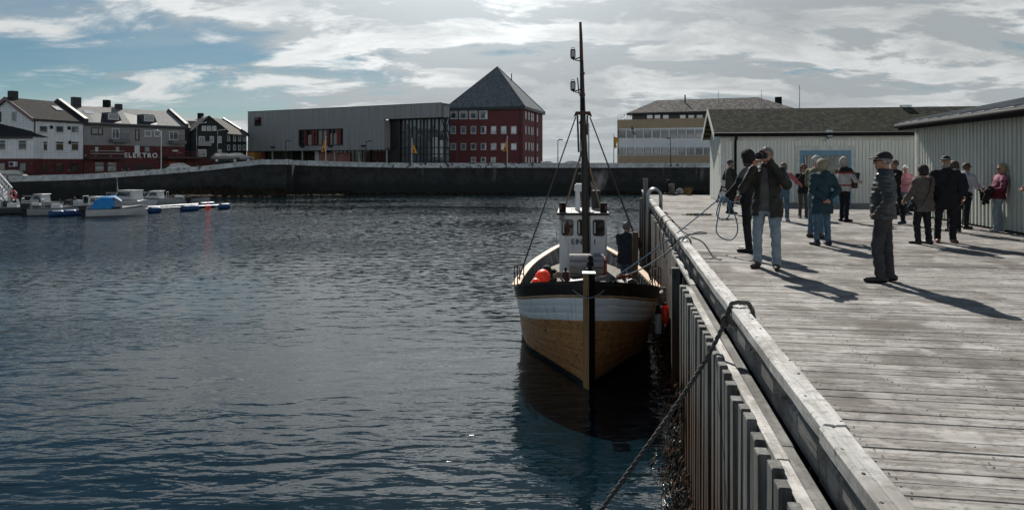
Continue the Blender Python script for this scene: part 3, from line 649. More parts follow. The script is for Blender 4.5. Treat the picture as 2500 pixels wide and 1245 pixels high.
# ------------------------------------------------------------------ far buildings
class Facade:
    """a facade line from photo column p0 at distance d0 to column p1 at distance d1; local x runs along it, y goes into the building"""
    def __init__(s, p0, d0, p1, d1):
        s.A = Vector((WX(p0, d0), d0)); s.B = Vector((WX(p1, d1), d1)); d = s.B - s.A; s.len = d.length; s.d = d / s.len; s.rz = math.atan2(d.y, d.x)
    def x(s, px):
        k = (px - 1250.0) / FPX      # X = k*Y on the line A + t d
        return (k * s.A.y - s.A.x) / (s.d.x - k * s.d.y)
    def depth(s, x): return s.A.y + s.d.y * x
    def z(s, py, x): return WZ(py, s.depth(x))
def root_at(name, label, cat, f, z0): return thing(name, label, cat, (f.A.x, f.A.y, z0), f.rz)
def window(root, x0, x1, z0, z1, frame, pane=GLASS, y=0.0, fw=0.09, mull=(), bars=(), inset=0.05, name='window', sill=True):
    m = MB(); w = MB(); e = 0.06
    m.box(x0, x0 + fw, y - e, y + .01, z0, z1); m.box(x1 - fw, x1, y - e, y + .01, z0, z1); m.box(x0 + fw, x1 - fw, y - e, y + .01, z1 - fw, z1); m.box(x0 + fw, x1 - fw, y - e, y + .01, z0, z0 + fw)
    for t in mull: xm = x0 + (x1 - x0) * t; m.box(xm - fw * .35, xm + fw * .35, y - e + .006, y + .01, z0 + fw, z1 - fw)
    for t in bars: zm = z0 + (z1 - z0) * t; m.box(x0 + fw, x1 - fw, y - e + .004, y + .01, zm - fw * .35, zm + fw * .35)
    if sill: m.box(x0 - .05, x1 + .05, y - e - .05, y + .01, z0 - .05, z0 - .004)
    fr = m.build(name, frame, root, fix=False)
    w.box(x0 + fw * .9, x1 - fw * .9, y - .012, y + .005, z0 + fw * .9, z1 - fw * .9); w.build('pane', pane, fr, fix=False)
    return fr
SKYG = glass('sky reflecting glass', (0.10, 0.145, 0.17), ior=2.3)
DARKG = glass('dark glass', (0.014, 0.018, 0.02), ior=1.6)
CURT = glass('glass with pale curtain', (0.20, 0.21, 0.21), ior=1.7)
WFR = mat('white window frame', (0.50, 0.53, 0.55), rough=.5)
DFR = mat('dark window frame', (0.02, 0.022, 0.024), rough=.5)

# -- grey culture house -------------------------------------------------
CLAD = mat('grey vertical cladding', (0.20, 0.208, 0.207), (0.30, 0.306, 0.302), scale=1.0, rough=0.8, stretch=(5.5, 5.5, 0.09), detail=6, contrast=(0.36, 0.64), bump=0.02)
f = Facade(605, 138.5, 1078, 116.5); G = root_at('culture_house', 'long grey timber-clad building with tall glass hall and red striped windows', 'building', f, 0)
zt0, zt1 = f.z(273.5, 0), f.z(251.5, f.len); zb = f.z(369.5, 0); zb1 = zb - .05
xr = f.x(938)      # where the solid cladding ends and the glass hall begins
zt = lambda x: zt0 + (zt1 - zt0) * x / f.len
wx0, wx1 = f.x(729.5), f.x(837.5); wz1, wz0 = f.z(315.5, f.x(780)), f.z(356, f.x(780))
b = MB()
def slabwall(b, x0, x1, zlo, zhi=None, y0=0.0, y1=0.5):
    h0 = zhi if zhi is not None else zt(x0); h1 = zhi if zhi is not None else zt(x1)
    b.add([(x0, y0, zlo), (x1, y0, zlo), (x1, y1, zlo), (x0, y1, zlo), (x0, y0, h0), (x1, y0, h1), (x1, y1, h1), (x0, y1, h0)], [(0, 3, 2, 1), (4, 5, 6, 7), (0, 1, 5, 4), (1, 2, 6, 5), (2, 3, 7, 6), (3, 0, 4, 7)])
slabwall(b, 0, wx0, zb); slabwall(b, wx0, wx1, wz1); slabwall(b, wx0, wx1, zb, wz0); slabwall(b, wx1, xr, zb)
b.box(0, .5, .5, 20, zb, zt0); slabwall(b, 0, xr, zb, zb + .4, .5, 9.0)
b.box(xr - .5, xr, 0.5, 2.1, zb, zt(xr) - 2.6)
b.build('cladding_wall', CLAD, G)
b = MB(); slabwall(b, 0, f.len, 0, None, 0.0, 20.0)
b.v[2] = (f.len, 2.6, 0); b.v[6] = (f.len, 2.6, b.v[6][2])
for i, v in enumerate(b.v):
    if v[2] == 0: b.v[i] = (v[0], v[1], zt(v[0]) - .45)
b.v = [(x, y + .03 * (y < .1) , z - .02) for x, y, z in b.v]; b.build('roof', CLAD, G)
b = MB(); slabwall(b, xr, f.len, 0, None, 0.0, 0.6)
for i, v in enumerate(b.v):
    if v[2] == 0: b.v[i] = (v[0], v[1], zt(v[0]) - 2.45)
b.build('roof_fascia', CLAD, G)
b = MB(); b.add([(f.len, 0, zt1 - 2.45), (f.len, 2.5, zt1 - 2.45), (f.len, 2.5, zt1), (f.len, 0, zt1)], [(0, 1, 2, 3)]); b.build('roof_end', CLAD, G)
b = MB(); b.box(-.04, f.len + .04, -.06, -.003, zt0 - .02, zt0 + .06)
b.v = [(x, y, z + (zt1 - zt0) * x / f.len) for x, y, z in b.v]; b.build('roof_edge', BLACK, G)
# red striped strip window
REDP = mat('deep red panel', (0.17, 0.014, 0.013), rough=.5)
b = MB(); b.box(wx0, wx1, .30, .34, wz0, wz1); sw = b.build('strip_window', DARKG, G)
b = MB(); t_ = .14
b.box(wx0, wx1, -.05, .3, wz1 - t_, wz1 + .002); b.box(wx0, wx1, -.05, .3, wz0 - .002, wz0 + t_); b.box(wx0 - .002, wx0 + t_, -.05, .3, wz0 + t_, wz1 - t_); b.box(wx1 - t_, wx1 + .002, -.05, .3, wz0 + t_, wz1 - t_); b.build('window_frame', DFR, sw)
for a, c in ((741, 748), (759, 765), (769, 774), (796, 802), (821, 830)):
    b = MB(); b.box(f.x(a), f.x(c), .18, .29, wz0 + t_, wz1 - t_); b.build('red_panel', REDP, sw)
for a, c, za, zc in ((750, 759, wz0 + t_, wz0 + 2.1), (776, 795, wz0 + t_, wz1 - .3), (804, 820, wz0 + t_, wz1 - .9)):
    b = MB(); b.box(f.x(a), f.x(c), .22, .29, za, zc); b.build('pale_panel', mat('pale reflecting panel', (.24, .225, .2), rough=.4), sw)
for a in (748, 774, 787, 803, 812, 832):
    b = MB(); b.box(f.x(a) - .05, f.x(a) + .05, .0, .3, wz0 + t_, wz1 - t_); b.build('mullion', DFR, sw)
window(G, f.x(622), f.x(638), f.z(309, 0) + .0, f.z(288, 0), DFR, DARKG, y=-.02, fw=.12, sill=False)
# ground floor, set back under the overhang
gz = 3.4
b = MB(); b.box(.2, xr + 3, 3.0, 3.06, gz, zb); gf = b.build('shop_front', DARKG, G)
for a in np.arange(640, 940, 9.5):
    xx = f.x(float(a)); b = MB(); b.box(xx - .05, xx + .05, 2.9, 2.99, gz, zb - .002); b.build('mullion', DFR, gf)
for a in (654, 727, 806, 866, 934):
    xx = f.x(a); b = MB(); b.cyl((xx, 1.2, gz), (xx, 1.2, zb), .16, 10); b.build('column', mat('concrete column', (.3, .31, .31), rough=.8), G)
b = MB(); b.box(f.x(610), f.x(622), 2.6, 2.9, gz, zb); b.build('wall_panel', REDP, G)
b = MB(); b.box(f.x(752), f.x(830), 2.75, 2.88, gz, zb - .4); b.build('wall_panel', mat('pinkish panel', (.26, .09, .075), (.3, .2, .17), scale=.4, rough=.6), G)
b = MB(); b.box(f.x(744), f.x(753), 2.7, 2.88, gz, zb - .1); b.build('door', WFR, G)
for a in (669, 741, 810, 890):
    xx = f.x(a); z_ = zb + .75; b = MB(); b.box(xx - .45, xx - .1, -.5, -.2, z_ - .15, z_ + .12); b.box(xx + .1, xx + .45, -.5, -.2, z_ - .15, z_ + .12); b.bar((xx - .3, -.3, z_), (xx + .3, 0, z_), .05, .05); b.build('wall_lamp', BLACK, G)
# tall glass hall
yg = 2.2; hz1 = zt(xr) - 2.3
x0h, x1h = xr - .4, f.len + .1
HALLG = mat('hall glass', (0.085, 0.105, 0.115), rough=.03, ior=2.2)
HALLG.node_tree.nodes['Principled BSDF'].inputs['Transmission Weight'].default_value = 0.0
b = MB(); b.box(x0h, x1h, yg + .3, yg + .4, gz, zt(x0h) - .5); b.build('sun_block', DFR, G)  # added behind the glass, unseen, to keep sun from leaking under the roof
b = MB(); b.box(x0h, x1h, yg, yg + .05, gz, hz1); hall = b.build('glass_hall', HALLG, G)
b = MB(); b.box(x0h, x0h + 2.6, yg - .5, yg - .06, gz, hz1); b.build('hall_painted_shade', mat('near black painted shade', (.012, .014, .015), rough=.4), hall)  # near-black box, paints in the shade beside the recess
xs = x0h + 2.7
while xs < x1h - .3:
    w_ = random.choice([.03, .03, .05, .09]); b = MB(); b.box(xs - w_, xs + w_, yg - .25, yg - .006, gz, hz1); b.build('mullion', DFR, hall); xs += random.choice([.55, .9, 1.25, .7])
for zz in (gz + (hz1 - gz) * t for t in (.28, .41, .72)):
    b = MB(); b.box(x0h + 2.7, x1h, yg - .22, yg - .012, zz - .07, zz + .07); b.build('transom', DFR, hall)
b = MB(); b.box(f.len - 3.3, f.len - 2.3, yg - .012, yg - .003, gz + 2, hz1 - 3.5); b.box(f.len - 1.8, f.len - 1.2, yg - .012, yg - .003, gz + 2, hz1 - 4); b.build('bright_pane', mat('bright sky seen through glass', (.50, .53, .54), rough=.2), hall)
b = MB(); b.bar((f.len - 1.3, yg - .4, hz1), (f.len + .05, yg - .4, gz + 5), .16, .16); b.build('brace', DFR, hall)
b = MB(); b.bar((f.len + .05, yg - .4, hz1), (f.len - 1.4, yg - .4, gz + 5), .16, .16); b.build('brace', DFR, hall)
b = MB(); b.box(xr - 4, x1h, -1.0, yg + .5, gz - 1, gz + .8); b.build('terrace', mat('dark concrete', (.07, .075, .075), rough=.8), G)

# -- red brick building with pyramid roof --------------------------------
BRICK = mat('dark red brick', (0.115, 0.026, 0.027), (0.14, 0.036, 0.036), scale=0.7, rough=0.8)
def brickn(nt, b):
    L = nt.links.new; tc = N(nt, 'ShaderNodeTexCoord'); sp = N(nt, 'ShaderNodeSeparateXYZ'); L(tc.outputs['Object'], sp.inputs[0])
    cb = N(nt, 'ShaderNodeCombineXYZ'); L(mth(nt, 'ADD', sp.outputs[0], sp.outputs[1]), cb.inputs[0]); L(sp.outputs[2], cb.inputs[1])
    br = N(nt, 'ShaderNodeTexBrick'); L(cb.outputs[0], br.inputs['Vector']); br.inputs['Scale'].default_value = 1; br.inputs['Brick Width'].default_value = .46; br.inputs['Row Height'].default_value = .16; br.inputs['Mortar Size'].default_value = .012
    old = b.inputs['Base Color'].links[0].from_socket
    L(mixc(nt, mth(nt, 'MULTIPLY', br.outputs['Fac'], .45), old, (.10, .07, .065)), b.inputs['Base Color'])
bpat(BRICK, brickn)
SLATE = mat('grey slate roof', (0.17, 0.182, 0.187), (0.085, 0.093, 0.098), scale=2.2, rough=0.5, stretch=(1, 1, 1.4), detail=8, contrast=(0.4, 0.62), bump=0.05)
f = Facade(1094, 129, 1277, 125); z0 = 3.6
B = root_at('brick_building', 'dark red brick office block with grey slate pyramid roof', 'building', f, 0)
ev = f.z(259, 13) ; DB = 15.5
b = MB(); b.box(0, f.len, 0, DB, z0, ev); b.build('wall', BRICK, B)
ap = Vector((f.len / 2, DB / 2, WZ(159, 132)))
b = MB(); o_ = .45; ez = ev - .1
c_ = [(-o_, -o_, ez), (f.len + o_, -o_, ez), (f.len + o_, DB + o_, ez), (-o_, DB + o_, ez)]
b.add(c_ + [tuple(ap)], [(0, 1, 4), (1, 2, 4), (2, 3, 4), (3, 0, 4), (0, 3, 2, 1)]); rf = b.build('roof', SLATE, B)
b = MB(); b.box(-o_ - .03, f.len + o_ + .03, -o_ - .03, DB + o_ + .03, ez - .55, ez - .01); b.build('eave', mat('dark green eave', (.02, .028, .027), rough=.5), rf)
for i in range(4):
    b = MB(); b.bar(c_[i], tuple(ap), .2, .12); b.build('hip_ridge', DFR, rf)
b = MB(); b.cyl((f.len * .8, 2.6, ez + 5), (f.len * .8, 2.6, ez + 6.4), .09, 8); b.build('roof_pipe', BLACK, rf)
for i, p in enumerate((1107.3, 1131.5, 1155.6, 1180)):
    x = f.x(p); window(B, x - .82, x + .82, f.z(291, x), f.z(270.5, x), WFR, SKYG, fw=.14, mull=(.2, .8))
for r_, (ya, yb_) in enumerate(((327, 308.5), (366, 350))):
    for i in range(7):
        x = f.x(1106.8 + i * 24.6); window(B, x - .53, x + .53, f.z(ya, x), f.z(yb_, x), WFR, SKYG, fw=.12)
for p in (1156, 1180.3, 1204.5):
    x = f.x(p); window(B, x - .5, x + .5, f.z(396, x), f.z(384, x), WFR, CURT, fw=.12)
b = MB(); b.cyl((f.len - .5, -.12, z0), (f.len - .5, -.12, ev - .6), .07, 8); b.build('downpipe', DFR, B)
# side face: frame rotated; x = f.len plane
sd_ = bpy.data.objects.new('side_face', None); 
for zc in (f.z(281, 13), f.z(317, 13), f.z(357, 13), f.z(390, 13)):
    for yy, hw in ((1.9, .35), (4.2, .33), (6.2, .28), (7.4, .28), (10.9, .38)):
        m = MB(); hh = .75 if zc > 6 else .55
        m.box(f.len - .01, f.len + .06, yy - hw, yy + hw, zc - hh, zc + hh); w_ = m.build('window', WFR, B)
        m = MB(); m.box(f.len + .061, f.len + .066, yy - hw + .1, yy + hw - .1, zc - hh + .1, zc + hh - .1); m.build('pane', SKYG, w_)
b = MB(); b.cyl((f.len + .1, 9.4, z0), (f.len + .1, 9.4, ev - .6), .07, 8); b.build('downpipe', DFR, B)

# -- yellow office block --------------------------------------------------
OCHRE = mat('ochre render', (0.40, 0.30, 0.195), (0.36, 0.27, 0.175), scale=.6, rough=.85)
f = Facade(1507, 122, 1860, 113.5); Y = root_at('office_block', 'ochre office block with two white window bands and a hipped slate roof', 'building', f, 0)
zt_ = f.z(293, 0)
b = MB(); b.box(0, f.len, 0, 14, 3, zt_); b.build('wall', OCHRE, Y)
BANDW = mat('white band panels', (0.72, 0.74, 0.74), (0.64, .66, .66), scale=.5, rough=.6)
b = MB(); b.box(.25, f.len - .1, -.04, -.003, f.z(380, 0), f.z(315, 0)); bd = b.build('window_band', BANDW, Y)
pitch = 20.9
for (ya, yb_) in ((337, 317.5), (378, 361)):
    for i in range(15):
        x0, x1 = f.x(1510.5 + i * pitch), f.x(1510.5 + i * pitch + 16.6)
        if x1 < f.len: window(Y, x0, x1, f.z(ya, x0), f.z(yb_, x0), DFR, glass('office glass', (.05, .058, .064), ior=1.9), y=-.045, fw=.05, bars=(.7,), sill=False)
xa, xb = 2.2, f.x(1945)
b = MB(); b.box(xa, xb - 1, 2.4, 13, zt_, f.z(274, 0)); pent = b.build('penthouse', mat('dark timber penthouse', (.075, .068, .06), (.1, .09, .08), scale=2, rough=.8), Y)
for p in (1581, 1600, 1621, 1663, 1684, 1705):
    x = f.x(p) ; window(pent, x - .55, x + .55, f.z(289, x), f.z(278.5, x), DFR, SKYG, y=2.38, fw=.06, sill=False)
e_ = f.z(275.5, 0); rtop = f.z(246, 10) + .8
PATCH = mat('flaking slate roof', (0.05, 0.048, 0.047), (0.19, 0.18, 0.17), scale=2.4, rough=.9, spec=.1, detail=4, stretch=(.8, 1.5, 2), contrast=(.47, .56))
b = MB(); x0, x1, y0, y1 = xa - .7, xb, 1.6, 13.5
b.add([(x0, y0, e_), (x1, y0, e_), (x1, y1, e_), (x0, y1, e_), (x0 + 4.3, (y0 + y1) / 2, rtop), (x1 - 6, (y0 + y1) / 2, rtop)], [(0, 1, 5, 4), (1, 2, 5), (2, 3, 4, 5), (3, 0, 4), (0, 3, 2, 1)]); rf = b.build('roof', PATCH, Y)
b = MB(); b.box(x0 - .1, x1 + .1, y0 - .12, y1 + .1, e_ - .28, e_ - .01); b.build('eave', DFR, rf)
for p, hh in ((1663, 1.1), (1748, 1.6), (1858, 1.5)):
    x = f.x(p); b = MB(); b.cyl((x, 6, rtop - 1.2), (x, 6, rtop - 1.2 + hh + .8), .12 if p == 1663 else .03, 8); b.build('roof_vent', BLACK, rf)
b = MB(); b.box(f.x(1893), f.x(1911), 7, 9, rtop - 1.6, rtop - .1); b.build('chimney', BLACK, rf)
for x in np.arange(.1, 2.4, .55):
    b = MB(); b.cyl((float(x), .15, zt_), (float(x), .15, zt_ + .9), .025, 6); b.build('railing_post', DFR, Y)
b = MB(); b.box(.1, 2.3, .13, .17, zt_ + .85, zt_ + .9); b.build('railing', DFR, Y)
b = MB(); b.bar((1.0, .3, zt_), (1.9, 1.6, zt_ + 1.1), .1, .1); b.build('brace', DFR, Y)

# -- houses on the left ----------------------------------------------------
SHEET = mat('white fibre panels', (0.74, 0.76, 0.77), (0.64, 0.665, 0.68), scale=1.5, rough=.7)
def lines(sx, sz, dark=(.12, .13, .14), w=.02):
    def fn(nt, b):
        L = nt.links.new; tc = N(nt, 'ShaderNodeTexCoord'); sp = N(nt, 'ShaderNodeSeparateXYZ'); L(tc.outputs['Object'], sp.inputs[0])
        cb = N(nt, 'ShaderNodeCombineXYZ'); L(mth(nt, 'ADD', sp.outputs[0], sp.outputs[1]), cb.inputs[0]); L(sp.outputs[2], cb.inputs[1])
        br = N(nt, 'ShaderNodeTexBrick'); L(cb.outputs[0], br.inputs['Vector']); br.offset = 0; br.inputs['Scale'].default_value = 1; br.inputs['Brick Width'].default_value = sx; br.inputs['Row Height'].default_value = sz; br.inputs['Mortar Size'].default_value = w
        s_ = b.inputs['Base Color']; old = s_.links[0].from_socket if s_.links else None
        L(mixc(nt, mth(nt, 'MULTIPLY', br.outputs['Fac'], .4), old if old else tuple(s_.default_value), dark), s_)
        bp = N(nt, 'ShaderNodeBump'); bp.invert = True; bp.inputs['Distance'].default_value = .02; L(br.outputs['Fac'], bp.inputs['Height']); L(bp.outputs[0], b.inputs['Normal'])
    return fn
bpat(SHEET, lines(.6, .32))
REDWALL = mat('worn red render', (0.058, 0.010, 0.010), (0.080, 0.014, 0.014), scale=1.2, rough=.7)
GREYR = mat('grey render', (0.21, 0.205, 0.203), (0.24, 0.235, 0.231), scale=1.0, rough=.85)
ROOFD = mat('dark roofing', (0.04, 0.038, 0.037), (0.055, 0.052, 0.05), scale=2, rough=.95, spec=.1)
ROOFL = mat('pale slate roofing', (0.17, 0.17, 0.17), (0.25, 0.25, 0.248), scale=3, rough=.8, spec=.2, stretch=(1, 1, 2), contrast=(.4, .6))
def worn(nt, b):
    L = nt.links.new; old = b.inputs['Base Color'].links[0].from_socket
    tc = N(nt, 'ShaderNodeTexCoord'); n = N(nt, 'ShaderNodeTexNoise'); L(tc.outputs['Object'], n.inputs['Vector']); n.inputs['Scale'].default_value = 1.6; n.inputs['Detail'].default_value = 7
    L(mixc(nt, smooth(nt, n.outputs[0], .63, .67, 0, .7), old, (.22, .19, .18)), b.inputs['Base Color'])
bpat(REDWALL, worn)

f = Facade(82, 90, 203, 97)
Hh = root_at('white_house', 'white panelled house with red ground floor, dark gable roof and tall chimney', 'house', f, 0)
GZ = 2.0; ez = f.z(293, 0) + .1; zr = f.z(388, 0); W = 9.2
b = MB(); b.box(0, f.len, 0, W, zr, ez); b.add([(0, 0, ez), (0, W, ez), (0, W / 2, ez + 2.7), (f.len, 0, ez), (f.len, W, ez), (f.len, W / 2, ez + 2.7)], [(0, 1, 2), (3, 5, 4), (0, 2, 5, 3), (1, 4, 5, 2)])
b.build('wall', SHEET, Hh)
b = MB(); b.box(.03, f.len - .03, .03, W, GZ, zr - .004); b.build('ground_floor', REDWALL, Hh)
rf = None
for s in (0, 1):
    b = MB(); pr = [(-.45, ez - .22), (W / 2, ez + 2.75), (W / 2, ez + 3.0), (-.45, ez + .03)]
    if s: pr = [(W - y, z) for y, z in pr]
    b.add([(x, y, z) for x in (-.4, f.len - .15) for y, z in pr], [(0, 1, 2, 3), (7, 6, 5, 4), (0, 4, 5, 1), (1, 5, 6, 2), (2, 6, 7, 3), (3, 7, 4, 0)]); r_ = b.build('roof', ROOFD, Hh); rf = rf or r_
    b = MB(); b.add([(x, y, z + (.05 if k > 1 else -.22)) for x in (-.47, -.403) for k, (y, z) in enumerate(pr)], [(0, 1, 2, 3), (7, 6, 5, 4), (0, 4, 5, 1), (1, 5, 6, 2), (2, 6, 7, 3), (3, 7, 4, 0)]); b.build('bargeboard', mat('reddish bargeboard', (.17, .12, .12), rough=.6), Hh)
    b = MB(); b.add([(x, y, z + (.5 if k > 1 else -.1)) for x in (f.len - .147, f.len + .45) for k, (y, z) in enumerate(pr)], [(0, 1, 2, 3), (7, 6, 5, 4), (0, 4, 5, 1), (1, 5, 6, 2), (2, 6, 7, 3), (3, 7, 4, 0)]); b.build('fire_wall', DFR, Hh)
b = MB(); b.box(.3, 1.1, W / 2 - .45, W / 2 + .45, ez + 2.5, ez + 3.9); b.build('chimney', mat('dark chimney', (.025, .026, .028), rough=.6), rf)
b = MB(); sl = 2.97 / (W / 2 + .45); yk = 2.1; b.add([(x, y, ez - .22 + (y + .45) * sl + .36) for x in (5.0, 6.0) for y in (yk, yk + 1.0)], [(0, 1, 3, 2)]); b.build('skylight', mat('skylight glass', (.45, .48, .5), rough=.2), rf)
def facade_windows(root, f, cols, rows, frame, pane, hw=None, **kw):
    for p0, p1 in cols:
        for (ya, yb_) in rows:
            x0, x1 = f.x(p0), f.x(p1); xm = (x0 + x1) / 2
            window(root, x0, x1, f.z(ya, xm), f.z(yb_, xm), frame, pane, **kw)
cols = [(95, 116), (135, 155.5), (173, 192)]
facade_windows(Hh, f, cols, [(325, 307)], WFR, SKYG, fw=.1)
facade_windows(Hh, f, cols, [(368.5, 345)], WFR, DARKG, fw=.1, bars=(.72,))
facade_windows(Hh, f, [(95, 114), (136, 153), (173, 190)], [(418, 398)], DFR, DARKG, y=.03, fw=.06)
for p, y_ in ((124, 311), (167, 313), (169, 348)):
    x = f.x(p); z_ = f.z(y_, x); b = MB(); b.box(x - .12, x + .12, -.25, -.003, z_ - .22, z_ + .22); b.build('wall_vent', BLACK, Hh)
b = MB(); b.tube([(.05, -.15, ez - .1), (.05, -.15, zr + .1)], .07, 8); b.build('downpipe', DFR, Hh)
for yy in (3.4, 6.2):
    m = MB(); m.box(-.08, .01, yy - .45, yy + .45, ez - .3, ez + 1.1); w_ = m.build('window', WFR if yy < 5 else DFR, Hh); m = MB(); m.box(-.09, -.081, yy - .33, yy + .33, ez - .18, ez + .98); m.build('pane', CURT if yy < 5 else DARKG, w_)
# low wing in front of the gable, same house row
f2 = Facade(-60, 89.3, 81, 89.3)
Wg = root_at('house_wing', 'low white panelled wing with black hipped roof and heat pump', 'house', f2, 0)
e2 = f2.z(334, 0); b = MB(); b.box(0, f2.len - .02, 0, 6, zr + .02, e2); b.build('wall', SHEET, Wg)
b = MB(); b.box(.03, f2.len - .05, .03, 6, GZ, zr + .016); b.build('ground_floor', REDWALL, Wg)
b = MB(); t2 = f2.z(293, 0); b.add([(-.3, -.35, e2), (f2.len + .2, -.35, e2), (f2.len + .2, 6, e2), (-.3, 6, e2), (-.3, 3, t2), (f2.len - 2.4, 3, t2)], [(0, 1, 5, 4), (1, 2, 5), (2, 3, 4, 5), (3, 0, 4), (0, 3, 2, 1)]); rf = b.build('roof', mat('black roofing', (.013, .013, .014), rough=.7), Wg)
b = MB(); b.box(-.3, f2.len + .22, -.42, -.36, e2 - .25, e2 + .02); b.build('gutter', DFR, Wg)
facade_windows(Wg, f2, [(-5, 15), (45, 66)], [(367, 342)], WFR, DARKG, fw=.1, bars=(.68,))
facade_windows(Wg, f2, [(-3, 13), (46, 64)], [(418, 398)], DFR, DARKG, y=.03, fw=.06)
x = f2.x(38); z_ = f2.z(338.5 + 63, x)
b = MB(); b.cbox(f2.x(27.5), f2.x(43), -.42, .02, z_ - .3, z_ + .35, .03); hp = b.build('heat_pump', WFR, Wg)
b = MB(); b.lathe([(.02, 0), (.27, 0), (.27, .03), (.02, .05)], 16, mat=Matrix.Translation((f2.x(33.5), -.42, z_ + .02)) @ Matrix.Rotation(R(90), 4, 'X')); b.build('fan_grille', DFR, hp)

# grey and red shop house
f = Facade(204, 97.3, 451, 109)
E = root_at('shop_house', 'grey rendered house over a worn red shop floor lettered ELEKTRO', 'house', f, 0)
ez0, ez1 = f.z(299, 0), f.z(309, f.len); ez = (ez0 + ez1) / 2; zr = f.z(354, 0); W = 10
b = MB(); b.box(0, f.len, 0, W, zr, ez); b.add([(0, 0, ez), (0, W, ez), (0, W / 2, ez + 2.3), (f.len, 0, ez), (f.len, W, ez), (f.len, W / 2, ez + 2.3)], [(0, 1, 2), (3, 5, 4), (0, 2, 5, 3), (1, 4, 5, 2)]); b.build('wall', GREYR, E)
b = MB(); b.box(.03, f.len + .02, -.05, W, 2.0, zr - .004); b.build('ground_floor', REDWALL, E)
rfm = None
for s in (0, 1):
    pr = [(-.4, ez - .25), (W / 2, ez + 2.4), (W / 2, ez + 2.65), (-.4, ez)]
    if s: pr = [(W - y, z) for y, z in pr]
    b = MB(); b.add([(x, y, z) for x in (.5, f.len - .1) for y, z in pr], [(0, 1, 2, 3), (7, 6, 5, 4), (0, 4, 5, 1), (1, 5, 6, 2), (2, 6, 7, 3), (3, 7, 4, 0)]); r_ = b.build('roof', ROOFL, E); rfm = rfm or r_
    b = MB(); b.add([(x, y, z + (.45 if k > 1 else -.1)) for x in (f.len - .097, f.len + .4) for k, (y, z) in enumerate(pr)], [(0, 1, 2, 3), (7, 6, 5, 4), (0, 4, 5, 1), (1, 5, 6, 2), (2, 6, 7, 3), (3, 7, 4, 0)]); b.build('fire_wall', DFR, E)
b = MB(); b.box(0, f.len, -.5, -.405, ez - .4, ez - .1); b.build('gutter', DFR, E)
for x_, h_, w_ in ((.9, 3.9, .55), (f.x(326), 3.3, .4)):
    b = MB(); b.box(x_ - w_, x_ + w_, W / 2 - .45, W / 2 + .45, ez + 2.2, ez + h_); b.build('chimney', mat('dark chimney', (.025, .026, .028)), rfm)
sl = 2.65 / (W / 2 + .4)
for p0, p1 in ((266, 297), (353, 384)):
    x0, x1 = f.x(p0), f.x(p1); b = MB(); zz = ez + .35; yb2 = .6
    b.add([(x0 - .15, yb2, zz), (x1 + .35, yb2, zz), (x1 - .1, yb2 + .25, zz + 1.3), (x0 + .25, yb2 + .25, zz + 1.3), (x0 + .25, 3.8, zz + 1.38), (x1 - .1, 3.8, zz + 1.38), (x0 - .15, 2.4, zz), (x1 + .35, 2.4, zz)], [(0, 1, 2, 3), (3, 2, 5, 4), (0, 3, 4, 6), (1, 7, 5, 2)]); dm = b.build('dormer', mat('dormer cladding', (.07, .068, .066), rough=.7), E)
    window(dm, (x0 + x1) / 2 - .75, (x0 + x1) / 2 + .75, zz + .22, zz + 1.15, WFR, CURT, y=yb2 + .02, fw=.13, sill=False)
    b = MB(); b.add([(xx, y, ez + (y + .4) * sl + .012) for xx, y in ((x0 - 2.2, -.35), (x1 - .2, -.35), (x1 + .5, 1.2), (x0 - 1.6, 3.6))], [(0, 1, 2, 3)]); b.build('dark_patch', DFR, dm)
b = MB(); b.add([(x, y, ez + (y + .4) * sl + .05) for x in (1.2, 2.3) for y in (2.4, 3.5)], [(0, 1, 3, 2)]); b.build('skylight', mat('skylight glass', (.45, .48, .5), rough=.2), rfm)
facade_windows(E, f, [(222, 251)], [(329, 312)], DFR, CURT, fw=.12, mull=(.62,))
facade_windows(E, f, [(330, 340)], [(343, 317)], DFR, CURT, fw=.14)
facade_windows(E, f, [(352.5, 369.5), (375.5, 391.5)], [(334, 318.5)], WFR, CURT, fw=.12)
for a0, a1, bx0, bx1, yt, yb_, yf in ((272.5, 291.5, 266, 306, 313.5, 339, 345.5), (412.5, 435, 411, 446, 321, 342, 349)):
    facade_windows(E, f, [(a0, a1)], [(yb_, yt)], WFR, DARKG, fw=.12, mull=(.45,))
    x0, x1 = f.x(bx0), f.x(bx1); zf = f.z(yf, x0); bal = MB(); bal.box(x0, x1, -1.3, -.003, zf - .15, zf + .35); bal = bal.build('balcony', mat('balcony slab', (.12, .125, .125), rough=.8), E)
    for t in np.linspace(0, 1, 9):
        xx = x0 + (x1 - x0) * t; b = MB(); b.cyl((xx, -1.25, zf + .35), (xx, -1.25, zf + 1.15), .02, 6); b.build('baluster', DFR, bal)
    b = MB(); b.bar((x0, -1.25, zf + 1.15), (x1, -1.25, zf + 1.15), .05, .05); b.build('handrail', DFR, bal)
facade_windows(E, f, [(230, 241), (281, 292), (351, 366)], [(372, 358)], DFR, CURT, y=-.05, fw=.08)
facade_windows(E, f, [(328, 340)], [(375, 356)], WFR, WFR, y=-.05, fw=.1, mull=(.5,), name='shutter')
facade_windows(E, f, [(230, 254), (261, 285), (430, 446)], [(420, 396)], REDWALL, CURT, y=-.05, fw=.08, bars=(.6,))
facade_windows(E, f, [(302, 312), (331, 346), (358, 371), (400, 425)], [(424, 402)], DFR, DARKG, y=-.05, fw=.1, name='door')
for p0, p1 in ((411, 416), (421, 426)):
    b = MB(); b.box(f.x(p0), f.x(p1), -.2, -.12, f.z(417, f.x(p0)), f.z(394, f.x(p0))); b.build('door_panel', mat('orange door panel', (.30, .07, .015), rough=.6), E)
zz = f.z(381, 5); b = MB(); b.box(.2, f.x(295), -1.6, -.06, zz - .5, zz - .2); cn = b.build('canopy', mat('dark canopy', (.05, .03, .03), rough=.7), E)
